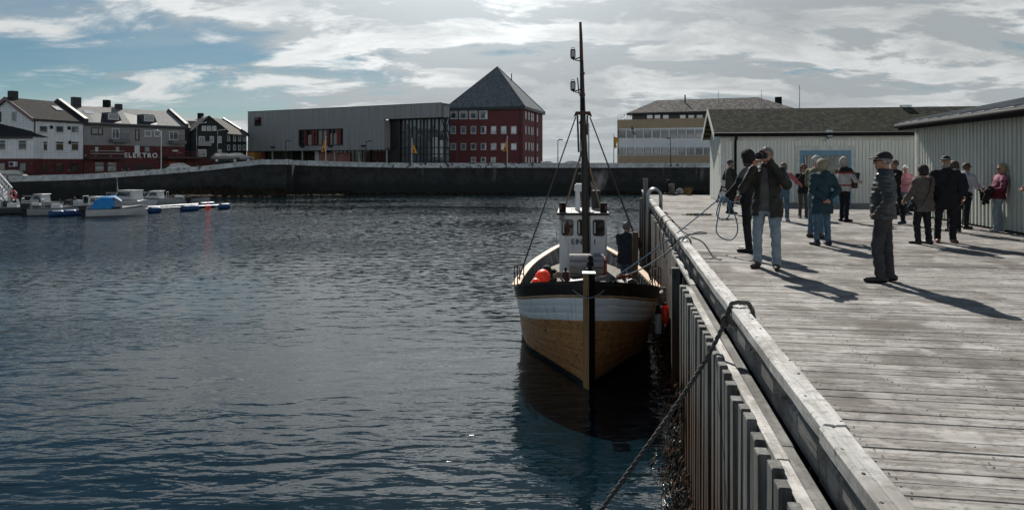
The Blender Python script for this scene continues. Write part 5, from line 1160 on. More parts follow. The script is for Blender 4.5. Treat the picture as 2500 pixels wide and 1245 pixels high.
# shrouds and stays
ROPEM = mat('dark rigging wire', (.05, .042, .034), rough=.7)
PALER = mat('bare pole wood', (.32, .25, .17), rough=.7)
for sx, ptop, sfoot in ((-1, (1407, 286), 4.0), (1, (1441, 286), 4.0)):
    for k in (0, .35):
        a = mp_(*ptop); f_ = hullpt(sfoot + k, zrail(sfoot + k) + .05, sx, -.05); m = MB(); m.tube([a, f_], .017, 6); m.build('shroud', ROPEM, boat)
m = MB(); m.tube([mp_(1418, 292), mp_(1418, 372), mp_(1418, 396)], .012, 5); m.build('halyard', ROPEM, mast)
for x in (.09, .115):
    m = MB(); m.tube([(c[0] * 0 + x, my - .02, WZ(300, D_)), (x + .04, my - .08, 2.3), (x + .02, my - .1, 1.8)], .010, 5); m.build('halyard', BLACK, mast)
for sx in (-1, 1):
    m = MB(); m.tube([(-.02 + sx * .03, my + .1, WZ(365, D_)), (sx * .56, wy + .3, 3.02)], .024, 7); m.build('derrick_pole', PALER, boat)
m = MB(); m.bar((-.16, my + .55, WZ(424, D_ + .5)), (.16, my + .55, WZ(424, D_ + .5)), .05, .03); m.build('derrick_bar', PALER, boat)
m = MB(); m.tube([(0, 11.2, 1.7), (-.02, my + .1, WZ(290, D_))], .010, 5); m.build('backstay', ROPEM, boat)
# winch drum, red cheek, bitts
DRUM = wood_mat('grey drum slats', (.26, .26, .255), (.38, .38, .37), (.09, .09, .09), 0, stain=False, rand=.02)
m = MB(); m.lathe([(.05, 0), (.29, 0), (.30, .03), (.30, .79), (.29, .82), (.05, .82)], 22, mat=Matrix.Translation((-.39, 2.95, 1.98)) @ Matrix.Rotation(R(90), 4, 'Y')); dr = m.build('winch_drum', DRUM, boat); autosmooth(dr)
for a in range(12):
    t = a * math.pi / 6; m = MB(); m.bar((-.37, 2.95 + .303 * math.cos(t), 1.98 + .303 * math.sin(t)), (.41, 2.95 + .303 * math.cos(t), 1.98 + .303 * math.sin(t)), .012, .008); m.build('drum_slat_joint', BLACK, dr)
m = MB(); m.lathe([(.02, 0), (.31, 0), (.33, .03), (.31, .06), (.02, .06)], 20, mat=Matrix.Translation((.44, 2.95, 1.9)) @ Matrix.Rotation(R(90), 4, 'Y')); m.build('drum_cheek', mat('faded red paint', (.35, .05, .03), (.2, .05, .04), scale=8, rough=.6), dr)
m = MB(); m.box(-.36, .40, 2.72, 3.2, 1.08, 1.72); m.build('winch_bed', mat('dark machinery', (.035, .036, .038), (.06, .05, .045), scale=6, rough=.6), boat)
m = MB(); m.cbox(-.56, -.40, 2.3, 2.46, 1.08, 1.93, .01); bt = m.build('bitt', wood_mat('brown bitt', (.07, .035, .025), (.10, .055, .04), (.03, .015, .01), 2, stain=False), boat); m = MB(); m.cyl((-.48, 2.38, 1.93), (-.48, 2.38, 2.03), .025, 8); m.build('bitt_pin', BLACK, bt)
m = MB(); m.add([(-.42, 1.95, 1.50), (.02, 2.02, 1.55), (.02, 2.4, 1.55), (-.42, 2.4, 1.5), (-.40, 1.99, 1.76), (-.04, 2.04, 1.80), (-.04, 2.36, 1.80), (-.40, 2.36, 1.76)], [(0, 3, 2, 1), (4, 5, 6, 7), (0, 1, 5, 4), (1, 2, 6, 5), (2, 3, 7, 6), (3, 0, 4, 7)]); gb = m.build('gear_box', mat('grey gear case', (.11, .125, .135), (.18, .2, .21), scale=6, rough=.4), boat)
m = MB(); m.box(-.28, -.1, 2.0, 2.3, 1.08, 1.5); m.build('gear_stand', BLACK, boat)
m = MB(); m.box(-.05, .5, 2.0, 2.25, 1.08, 1.45); m.build('anchor_winch', mat('black winch iron', (.02, .02, .021), rough=.5), boat)
m = MB(); m.bar((.06, 2.25, 1.4), (.09, 2.15, 2.35), .08, .08); m.ball((.09, 2.3, 2.12), .09, 8); m.ball((.06, 2.2, 1.95), .11, 8); m.ball((.1, 2.2, 2.25), .07, 8); m.build('tackle', BLACK, boat)
m = MB(); m.tube([(-.22 + .05 * math.cos(t), 1.95 - .02, 1.68 + .09 * math.sin(t)) for t in np.linspace(0, 6.0, 14)], .018, 6); m.build('rope_knot', mat('pale blue rope', (.30, .38, .42), rough=.9), gb)
# bow guard rails
for sx in (-1, 1):
    gr = MB(); pts = []
    for i, s in enumerate((1.0, 1.3, 1.65)):
        p = Vector(hullpt(s, zrail(s) + .05, sx, .01)); pts.append(p); gr.cyl(p, p + Vector((0, 0, .42)), .014, 6)
    for h in (.22, .42): gr.tube([p + Vector((0, 0, h)) for p in pts], .012, 6)
    q = pts[2] + Vector((-sx * .1, .3, .05)); gr.tube([pts[2] + Vector((0, 0, .42)), q + Vector((0, 0, .3)), q], .012, 6)
    gr.build('guard_rail', mat('rusty pipe', (.06, .045, .04), (.1, .06, .04), scale=20, rough=.6), boat, smooth=True)
# mooring post by the skipper, deck details
m = MB(); m.bar((1.20, 3.2, 1.0), (1.22, 3.25, 2.78), .14, .14); m.build('gallows_post', wood_mat('brown post', (.10, .065, .04), (.15, .1, .065), (.045, .03, .02), 2, stain=False), boat)
m = MB(); m.tube([(.62 + .55 * math.cos(t), 5.9 + .2 * math.cos(t) , 1.48 + .38 * math.sin(t)) for t in np.linspace(-2.6, 1.2, 16)], .022, 6); m.build('hose', RUBBER, boat)
m = MB(); m.ball((-.95, 4.6, 1.36), .21, 12, sc=(1.1, 1, .9)); m.ball((-1.0, 4.5, 1.62), .14, 10); m.ball((-.82, 4.6, 1.55), .1, 8); m.build('net_bundle', mat('dark netting', (.02, .022, .022), (.14, .14, .13), scale=14, rough=.9, contrast=(.5, .6)), boat)
# cargo on board
def buoy(label, loc, r, col=ORANGE):
    t = thing('buoy', label, 'buoy', loc)
    m = MB(); m.lathe([(.02, -r), (.45 * r, -.9 * r), (.8 * r, -.6 * r), (r, 0), (.92 * r, .4 * r), (.7 * r, .72 * r), (.35 * r, .95 * r), (.16 * r, 1.12 * r), (.12 * r, 1.3 * r)], 20); m.build('ball', col, t, smooth=True)
    m = MB(); m.lathe([(.17 * r, 1.12 * r), (.19 * r, 1.2 * r), (.15 * r, 1.38 * r)], 12); m.build('eye', mat('dark blue eye', (.01, .015, .05), rough=.5), t)
    m = MB(); m.tube([(.15 * r, 0, 1.3 * r), (.5 * r, -.2 * r, 1.1 * r), (.95 * r, -.3 * r, .2 * r)], .012, 5); m.build('line', mat('pale rope', (.4, .4, .37), rough=.9), t); return t
def bw(x, y, z): v = boat.matrix_basis @ Vector((x, y, z)); return tuple(v)
bpy.context.view_layer.update()
b_ = buoy('large round orange buoy on the boat foredeck', bw(-1.0, 1.95, 1.86), .18); b_.rotation_euler = (R(150), R(20), 0)
b_ = buoy('small orange buoy behind the large one on the foredeck', bw(-1.13, 1.45, 1.82), .10); b_.rotation_euler = (R(120), R(-30), 0)
t = thing('bucket', 'orange bucket with a white band by the post on the foredeck', 'bucket', bw(1.02, 1.9, 1.42))
m = MB(); m.lathe([(.11, 0), (.14, .3), (.15, .31), (.135, .31), (.1, .02)], 16); m.build('pail', ORANGE, t, smooth=True); m = MB(); m.lathe([(.128, .12), (.138, .2)], 16); m.build('band', WHITEP, t); m = MB(); m.tube([(.14, 0, .3), (.1, 0, .4), (0, 0, .44), (-.1, 0, .4), (-.14, 0, .3)], .007, 5); m.build('handle', STEEL, t)
# fenders hanging on the quay side
def fender(label, loc, r, h, col, endc, tilt=0):
    t = thing('fender', label, 'fender', loc); t.rotation_euler = (0, tilt, 0)
    m = MB(); m.lathe([(r * .96, -h / 2), (r, -h / 2 + .03), (r, h / 2 - .03), (r * .96, h / 2)], 18); m.build('tube_body', col, t, smooth=True)
    m = MB(); m.lathe([(.02, -h / 2 - .16), (.05, -h / 2 - .13), (r * .98, -h / 2 - .002)], 18); m.lathe([(r * .98, h / 2 + .002), (.05, h / 2 + .13), (.03, h / 2 + .2)], 18); m.build('end_cap', endc, t, smooth=True)
    m = MB(); m.tube([(0, 0, h / 2 + .15), (-.05, .02, h / 2 + .6), (-.12, .05, h / 2 + .95)], .012, 6); m.build('lanyard', mat('pale rope', (.4, .4, .37)), t); return t
p = boat.matrix_basis @ Vector(hullpt(1.9, .75, 1, .13)); fender('grey cylindrical fender hanging between bow and quay', (WX(1607, 15.7), 15.7, .80), .085, .45, mat('pale grey vinyl', (.34, .36, .37), rough=.4), RUBBER)
p = boat.matrix_basis @ Vector(hullpt(2.5, .95, 1, .22)); b_ = buoy('red-orange pear fender squeezed against the quay boards', (WX(1624.5, 16.1), 16.1, .90), .17); b_.scale = (.85, .85, 1.25)
p = boat.matrix_basis @ Vector(hullpt(3.3, 1.1, 1, .2)); b_ = buoy('off-white round fender above the orange one by the quay', (WX(1621, 17), 17, 1.12), .19, mat('off white vinyl', (.42, .42, .40), (.3, .3, .28), scale=4, rough=.5))

# ------------------------------------------------------------------ marina on the left
GELW = mat('white gelcoat', (.46, .48, .485), (.40, .42, .43), scale=2, rough=.3)
GELG = mat('grey gelcoat', (.26, .28, .29), rough=.35)
BLUEF = mat('blue float plastic', (.012, .055, .17), (.01, .04, .12), scale=3, rough=.5)
PWOOD = wood_mat('pontoon planks', (.16, .155, .145), (.23, .225, .215), (.08, .075, .07), 0, stain=False)
def motor(parent, y, z, s=1.0):
    m = MB(); m.loft([[(x * w * s, y - .05 * s + d * s, z + h * s) for x, d in ((-1, -.28), (1, -.28), (1, .28), (-1, .28))] for w, h in ((.12, .1), (.19, .2), (.2, .5), (.14, .66))], caps=True); mt = m.build('outboard_motor', RUBBER, parent)
    m = MB(); m.box(-.06 * s, .06 * s, y - .15 * s, y + .1 * s, z - .75 * s, z + .1 * s); m.box(-.1 * s, .1 * s, y - .3 * s, y + .15 * s, z - .5 * s, z - .45 * s); m.build('motor_leg', RUBBER, mt)
def small_boat(label, px, Zd, heading, L, B, H, style, hull=GELW, motor_s=1.0):
    """bow towards local +y"""
    r = thing('motor_boat', label, 'boat', (WX(px, Zd), Zd, 0), heading)
    secs = [(-.5, .86, .86, 1.0), (-.3, .95, .95, .98), (0, 1.0, 1.0, 1.0), (.2, .92, .9, 1.05), (.35, .7, .62, 1.12), (.45, .4, .28, 1.2), (.5, .05, .03, 1.26)]
    rings = []
    for t, bt_, bb, hz in secs:
        y = t * L; b = B / 2 * bt_; w = B / 2 * bb * .82
        rings.append([(-b, y, H * hz), (-b * 1.0, y, H * hz * .75), (-w, y, .05), (0, y, -.25), (w, y, .05), (b, y, H * hz * .75), (b, y, H * hz)])
    m = MB(); m.loft(rings, closed=False); m.poly([rings[0][i] for i in (0, 1, 2, 3, 4, 5, 6)]); autosmooth(m.build('hull', hull, r), 40)
    m = MB(); k = [(a[0][0] * .97, a[0][1], a[0][2] - .06) for a in rings]; m.loft([[p, (-p[0], p[1], p[2])] for p in k], closed=False); m.build('deck', GELG if style == 'open' else GELW, r)
    for sx in (-1, 1):
        m = MB(); m.tube([(sx * abs(a[0][0]), a[0][1], a[0][2]) for a in rings], .035, 6); m.build('rub_rail', mat('boat rub rail', (.05, .055, .06), rough=.6), r)
    if style in ('cabin', 'cruiser'):
        y0, y1, hh = (-.22 * L, .2 * L, .88) if style == 'cabin' else (-.02 * L, .26 * L, .72)
        w = B * .36
        m = MB(); m.loft([[(-w * k, y, z) for k, y, z in ((1, y0, H), (1, y1, H * 1.08))] + [(w, y1, H * 1.08), (w, y0, H)], [(-w * .86, y0 + .05, H + hh), (-w * .8, y1 - .55, H + hh), (w * .8, y1 - .55, H + hh), (w * .86, y0 + .05, H + hh)]], caps=True); cb = m.build('cabin', GELW, r)
        m = MB(); m.cbox(-w * .92, w * .92, y0 - .1, y1 - .45, H + hh + .004, H + hh + .07, .02); m.build('cabin_roof', GELW, cb)
        for sx in (-1, 1):
            m = MB(); m.add([(sx * (w * .955), y0 + .2, H + hh * .42), (sx * (w * .95), y1 - .45, H + hh * .42), (sx * (w * .865), y1 - .62, H + hh * .88), (sx * (w * .895), y0 + .25, H + hh * .88)], [(0, 1, 2, 3)]); m.v = [(x * 1.02, y, z) for x, y, z in m.v]; m.build('side_window', DARKG, cb)
        m = MB(); m.add([(-w * .85, y1 - .17, H + hh * .4), (w * .85, y1 - .17, H + hh * .4), (w * .74, y1 - .47, H + hh * .9), (-w * .74, y1 - .47, H + hh * .9)], [(0, 1, 2, 3)]); m.v = [(x, y + .03, z + .02) for x, y, z in m.v]; m.build('windscreen', DARKG, cb)
    if style == 'cabin2' or style == 'canopy':
        w = B * .42; y0, y1 = -.42 * L, .12 * L
        prof = [(y0, .15), (y0 + .25, .62), (y0 + .7, .95), (-.02 * L, 1.0), (y1 - .1, .62)]
        m = MB(); rings = []
        for y, h in prof: rings.append([(-w, y, H), (-w * .96, y, H + h * .6), (-w * .6, y, H + h), (0, y, H + h * 1.07), (w * .6, y, H + h), (w * .96, y, H + h * .6), (w, y, H)])
        CAN = mat('blue boat canopy', (.015, .22, .52), (.012, .18, .44), scale=3, rough=.7)
        m.loft(rings, closed=False); cn = m.build('canopy', [CAN, mat('grey canopy vinyl', (.20, .20, .2), rough=.4)], r, smooth=True)
        for p_ in cn.data.polygons:
            if p_.center.y > y0 + 1.35 and abs(p_.center.x) > w * .62: p_.material_index = 1
        m = MB(); m.add([(-w, y1 - .1, H), (w, y1 - .1, H), (w * .75, y1 - .75, H + .95), (-w * .75, y1 - .75, H + .95), (-w, y1 - .9, H), (w, y1 - .9, H)], [(0, 1, 2, 3), (0, 3, 4), (1, 5, 2)]); m.v = [(x * 1.03, y + .04, z + .01) for x, y, z in m.v]; m.build('windscreen', DARKG, r)
        m = MB(); m.loft([[(-w, .1 * L, H), (w, .1 * L, H)], [(-w * .7, .36 * L, H * 1.22), (w * .7, .36 * L, H * 1.22)], [(-.05, .48 * L, H * 1.27), (.05, .48 * L, H * 1.27)]], closed=False); m.v = [(x, y, z + .06) for x, y, z in m.v]; m.build('foredeck', GELW, r)
    if style == 'open':
        m = MB(); m.box(-.3, .3, -.15 * L, 0, H * .3, H + .35); cs = m.build('console', GELW, r); m = MB(); m.add([(-.3, .02, H + .35), (.3, .02, H + .35), (.26, -.12, H + .75), (-.26, -.12, H + .75)], [(0, 1, 2, 3)]); m.build('windscreen', DARKG, cs)
        m = MB(); m.tube([(-.3, -.3 * L, H), (-.3, -.3 * L, H + .75), (.3, -.3 * L, H + .75), (.3, -.3 * L, H)], .03, 6); m.build('seat_hoop', STEEL, r)
    if style in ('cabin', 'cruiser', 'canopy'):
        pts = [(-B * .42, .08 * L, H * 1.03), (-B * .40, .1 * L, H * 1.03 + .5), (-B * .3, .36 * L, H * 1.15 + .5), (0, .5 * L, H * 1.26 + .45), (B * .3, .36 * L, H * 1.15 + .5), (B * .40, .1 * L, H * 1.03 + .5), (B * .42, .08 * L, H * 1.03)]
        m = MB(); m.tube(pts, .022, 6)
        for i in (2, 4): m.cyl(pts[i], (pts[i][0], pts[i][1], pts[i][2] - .5), .02, 6)
        m.build('bow_rail', STEEL, r)
    if motor_s: motor(r, -.5 * L - .2, H * .45, motor_s)
    return r
small_boat('white day boat under a bright blue canopy tied to the pontoon', 284, 57.5, R(-62), 4.3, 1.8, .62, 'canopy')
small_boat('white cabin cruiser with radio mast behind the canopy boat', 312, 68, R(72), 5.6, 2.1, .78, 'cabin', motor_s=0)
small_boat('grey-white cabin boat with slanted windscreen near the rubble', 392, 72, R(95), 5.2, 2.1, .7, 'cruiser', GELG, motor_s=.8)
small_boat('low open motor boat nearest the orange buoy', 448, 74, R(-80), 5.4, 1.9, .55, 'open', GELG, .9)
small_boat('grey open skiff with steel hoops alongside the blue floats', 150, 58.5, R(-72), 4.6, 1.8, .6, 'open', GELG, 1.15)
small_boat('dark low workboat by the gangway foot', 45, 60, R(-76), 5.0, 2.0, .55, 'open', mat('dark hull', (.05, .055, .06), rough=.5), 1.15)
small_boat('pale open rowing boat with outboard beside the workboat', 98, 62, R(-70), 4.4, 1.7, .5, 'open', GELW, 1.0)
small_boat('small grey dinghy moored inside the pontoon behind the skiff', 185, 66, R(75), 4.0, 1.6, .5, 'open', GELG, .9)
small_boat('low white boat moored beyond the gangway foot', 110, 69, R(85), 5.0, 1.8, .5, 'cruiser', GELW, .8)
small_boat('white cuddy boat tucked between the skiff and the canopy boat', 228, 63, R(-95), 4.4, 1.8, .55, 'cruiser', GELW, 1.1)
r = thing('whip_aerial', 'thin white aerial standing on the cabin cruiser', 'aerial', (WX(287, 67), 67, 1.9)); m = MB(); m.tube([(0, 0, 0), (-.08, 0, 1.5)], [.03, .012], 6); m.build('rod', WHITEP, r); m = MB(); m.cyl((0, 0, -.1), (0, 0, .12), .06, 8); m.build('base', STEEL, r)
# pontoon walkway with blue floats
x0, x1, yz = WX(-30, 61), WX(338, 61), 60.6
pn = thing('pontoon', 'floating wooden walkway on blue floats with boats tied along it', 'pontoon', (x0, yz, 0))
m = MB(); m.box(0, x1 - x0, .0, 2.0, .34, .44); m.build('frame', STEEL, pn)
xx = 0.0
while xx < x1 - x0 - .3: m = MB(); m.cbox(0, .29, -.03, 2.03, .444, .49, .006); m.build('plank', PWOOD, pn, loc=(xx, 0, 0), fix=False); xx += .32
xx = .2
while xx < x1 - x0 - 1.2: m = MB(); m.cbox(0, 1.55, .05, 1.95, -.25, .336, .06); m.build('float', BLUEF, pn, loc=(xx, 0, 0)); xx += 2.1
# mooring fingers with barrel ends
def finger(label, pa, za, pb, zb, n):
    a, b = Vector((WX(pa, za), za, .38)), Vector((WX(pb, zb), zb, .38)); r = thing('mooring_boom', label, 'boom', tuple(a)); d = b - a
    for k in (-.15, .15): m = MB(); m.cyl((0, k, 0), (d.x, d.y + k, 0), .05, 8); m.build('boom_pipe', STEEL, r)
    for t in n:
        m = MB(); c_ = d * t; dd = d.normalized() * .42; m.lathe([(.05, -.55), (.26, -.5), (.28, -.3), (.28, .3), (.26, .5), (.05, .55)], 14, mat=Matrix.Translation((c_.x, c_.y, -.14)) @ Matrix.Rotation(math.atan2(d.y, d.x), 4, 'Z') @ Matrix.Rotation(R(90), 4, 'Y')); m.build('barrel_float', BLUEF, r, smooth=True)
finger('long steel mooring boom with blue barrel at its tip, past the orange buoy', 330, 59.5, 548, 66, (.2, .55, .62, .995))
finger('steel mooring boom reaching from the cabin boats to the orange buoy', 338, 62, 512, 68.5, (.9, .99))
finger('short mooring boom beside the skiff and its blue barrels', 130, 56.3, 200, 58, (.1, .55, .98))
b_ = buoy('orange mooring buoy at the tip of the boom', (WX(507.5, 66), 66, .12), .25); b_.scale = (1, 1, 1.4)
# gangway
Zg = 66; ga, gb_ = Vector((WX(-25, Zg), Zg, WZ(446, Zg) + .25)), Vector((WX(74, Zg), Zg - 3, .95))
r = thing('gangway', 'white steel lattice gangway sloping down to the pontoon', 'gangway', tuple(ga)); d = gb_ - ga
for k in (-.6, .6):
    for h, w in ((0, .12), (1.15, .1), (.6, .05)): m = MB(); m.bar((0, k, h), (d.x, d.y + k, d.z + h), w, w); m.build('rail', WHITEP, r)
    n = 8
    for i in range(n + 1):
        p = d * (i / n); m = MB(); m.bar((p.x, p.y + k, p.z), (p.x, p.y + k, p.z + 1.15), .05, .05); m.build('upright', WHITEP, r)
        if i < n: q = d * ((i + 1) / n); m = MB(); m.bar((p.x, p.y + k, p.z), (q.x, q.y + k, q.z + 1.15), .05, .05); m.build('diagonal', WHITEP, r)
m = MB(); m.bar((0, 0, -.03), (d.x, d.y, d.z - .03), 1.2, .06); m.build('walk_plate', STEEL, r)
m = MB(); m.bar((0, -.62, -.25), (d.x, d.y - .62, d.z - .25), .06, .35); m.build('side_plate', GELG, r)
pl = thing('gangway_post', 'grey post at the gangway foot', 'post', (gb_.x + .25, gb_.y, .3)); m = MB(); m.box(-.16, .16, -.12, .12, 0, 1.75); m.build('post', STEEL, pl); m = MB(); m.box(-.19, .19, -.15, .15, 1.752, 1.8); m.build('cap', STEEL, pl)
lr = thing('lifebuoy', 'red and white lifebuoy hung on the gangway post', 'lifebuoy', (gb_.x + .62, gb_.y - .1, 1.5)); m = MB()
m.tube([(.05 * math.cos(0) * 0 + .26 * math.cos(t), 0, .34 * math.sin(t)) for t in np.linspace(0, 2 * math.pi, 17)[:-1]], .085, 8, closed=True); m.build('ring', mat('lifebuoy red', (.5, .03, .025), rough=.5), lr, smooth=True)
for a in range(4): t = a * math.pi / 2 + .4; m = MB(); m.tube([(.26 * math.cos(t + k), 0, .34 * math.sin(t + k)) for k in (-.18, 0, .18)], .09, 8); m.build('band', WHITEP, lr, smooth=True)
# ------------------------------------------------------------------ people
def snet(fn, lo, hi, h):
    """surface of fn<0 on a grid (naive surface nets)"""
    lo = np.array(lo, float); n = np.maximum(3, np.ceil((np.array(hi) - lo) / h).astype(int) + 1)
    ax = [(lo[i] + h * np.arange(n[i])).astype(np.float32) for i in range(3)]
    X, Y, Z = np.meshgrid(*ax, indexing='ij')
    if callable(fn): F = fn(X, Y, Z).astype(np.float32)
    else:
        F = np.full(tuple(n), .06, np.float32)
        for f_, a_, b_ in fn:
            q = tuple(slice(max(0, int((a_[k] - lo[k]) / h)), max(1, int((b_[k] - lo[k]) / h) + 2)) for k in range(3))
            F[q] = np.minimum(F[q], f_(X[q], Y[q], Z[q]))
    ins = F < 0
    c = n - 1; cnt = np.zeros(c, np.float32); acc = np.zeros((*c, 3), np.float32)
    offs = [(0, 0, 0), (1, 0, 0), (0, 1, 0), (1, 1, 0), (0, 0, 1), (1, 0, 1), (0, 1, 1), (1, 1, 1)]
    def sl(o): return tuple(slice(o[k], o[k] + c[k]) for k in range(3))
    for a in range(8):
        for b in range(a + 1, 8):
            oa, ob = offs[a], offs[b]
            if sum(abs(oa[k] - ob[k]) for k in range(3)) != 1: continue
            Fa, Fb = F[sl(oa)], F[sl(ob)]; m = ins[sl(oa)] != ins[sl(ob)]
            if not m.any(): continue
            t = np.where(m, Fa / np.where(m, Fa - Fb, 1), 0)
            for k in range(3): acc[..., k] += np.where(m, oa[k] + t * (ob[k] - oa[k]), 0)
            cnt += m
    act = cnt > 0; idx = -np.ones(c, int); ids = np.argwhere(act); idx[act] = np.arange(len(ids))
    V = (ids + acc[act] / cnt[act][:, None]) * h + lo
    faces = []
    for axk in range(3):
        u, v = (axk + 1) % 3, (axk + 2) % 3
        s0 = [slice(None)] * 3; s1 = [slice(None)] * 3; s0[axk] = slice(0, -1); s1[axk] = slice(1, None)
        A, B = ins[tuple(s0)], ins[tuple(s1)]; ch = np.argwhere(A != B)
        ok = (ch[:, u] > 0) & (ch[:, v] > 0) & (ch[:, u] < c[u]) & (ch[:, v] < c[v]); ch = ch[ok]
        if not len(ch): continue
        flip = A[tuple(ch.T)]
        q = []
        for du, dv in ((-1, -1), (0, -1), (0, 0), (-1, 0)):
            p = ch.copy(); p[:, u] += du; p[:, v] += dv; q.append(idx[tuple(p.T)])
        q = np.stack(q, 1); q[~flip] = q[~flip][:, ::-1]; faces.append(q)
    return V, (np.concatenate(faces) if faces else np.zeros((0, 4), int))
def rc(X, Y, Z, a, b, ra, rb):
    """round cone"""
    ax, ay, az = a; dx, dy, dz = b[0] - ax, b[1] - ay, b[2] - az; L2 = dx * dx + dy * dy + dz * dz + 1e-9
    px, py, pz = X - ax, Y - ay, Z - az; t = np.clip((px * dx + py * dy + pz * dz) / L2, 0, 1)
    return np.sqrt((px - t * dx) ** 2 + (py - t * dy) ** 2 + (pz - t * dz) ** 2) - (ra + (rb - ra) * t)
def el(X, Y, Z, c, r):
    k = np.sqrt(((X - c[0]) / r[0]) ** 2 + ((Y - c[1]) / r[1]) ** 2 + ((Z - c[2]) / r[2]) ** 2); return (k - 1) * min(r)
def su(a, b, k):
    h = np.clip(.5 + .5 * (b - a) / k, 0, 1); return b + (a - b) * h - k * h * (1 - h)
def wrk(X, Y, Z, s, amp, seed=0):
    p = seed * 1.7
    amp = amp * 1.5
    return amp * (np.sin(X * 17 * s + Z * 23 * s + p) * np.sin(Z * 31 * s - Y * 19 * s + p * 2) + .6 * np.sin(Z * 47 * s + X * 29 * s + Y * 37 * s + p))
def mesh_of(parts, name, mats, parent):
    vs, fs, mi, off = [], [], [], 0
    for V, Fc, m in parts:
        vs.append(V); fs.append(Fc + off); off += len(V); mi += [m] * len(Fc) if np.isscalar(m) else list(m)
    V = np.concatenate(vs); Fc = np.concatenate(fs)
    me = bpy.data.meshes.new(name); me.from_pydata(V.tolist(), [], Fc.tolist())
    for m in mats: me.materials.append(m)
    me.polygons.foreach_set('material_index', mi); me.polygons.foreach_set('use_smooth', [True] * len(me.polygons)); me.update()
    return link(name, me, parent)
def cloth(name, col, col2=None, rough=.85, scale=9, **kw): return mat('cloth ' + name, col, col2 or tuple(c * .72 for c in col), scale=scale, rough=rough, spec=.25, bump=.012, bscale=11, **kw)
SKIN = mat('skin', (0.40, 0.215, 0.15), (0.34, 0.165, 0.11), scale=14, rough=.55)
SKIND = mat('eyes and lips', (0.10, 0.045, 0.04), rough=.5)
def torso_f(g, hem, top, flare, lean=0.0, belly=0.0):
    """girth factor g; elliptical section by height"""
    zs = np.array([.70, .86, .96, 1.06, 1.18, 1.30, 1.40, 1.47, 1.52]); rx = np.array([.185, .178, .168, .163, .172, .188, .180, .118, .074]) * g; ry = np.array([.130, .128, .120, .116, .122, .126, .108, .083, .068]) * g
    rx[:3] += flare; ry[:3] += flare * .7; ry[1:5] += belly
    def fn(X, Y, Z):
        a = np.interp(Z, zs, rx); b = np.interp(Z, zs, ry); cy = np.interp(Z, [.7, 1.0, 1.3, 1.5], [0, .0, -.012, -.018]) + lean * np.maximum(0, Z - .95) + belly * .5 * np.exp(-((Z - 1.08) / .14) ** 2)
        d = (np.sqrt((X / a) ** 2 + ((Y - cy) / b) ** 2) - 1) * np.minimum(a, b)
        return np.maximum(np.maximum(d, hem - Z), Z - top)
    return fn
ARM = dict(
    down=((.255, -.03, 1.14), (.265, .07, .90)), pocket=((.300, -.07, 1.15), (.205, .12, .97)), behind=((.290, -.11, 1.14), (.05, -.185, .95)),
    front=((.260, .06, 1.14), (.06, .24, 1.10)), hold=((.275, .05, 1.12), (.13, .30, 1.08)), face=((.24, .16, 1.18), (.07, .20, 1.45)),
    cam=((.33, .18, 1.30), (.075, .24, 1.55)), camlow=((.30, .19, 1.20), (.10, .32, 1.42)), point=((.30, .22, 1.34), (.24, .50, 1.37)), reach=((.24, .16, 1.15), (.16, .42, 1.14)), low=((.27, .06, 1.15), (.28, .22, .98)), side=((.36, .10, 1.20), (.44, .32, 1.12)))
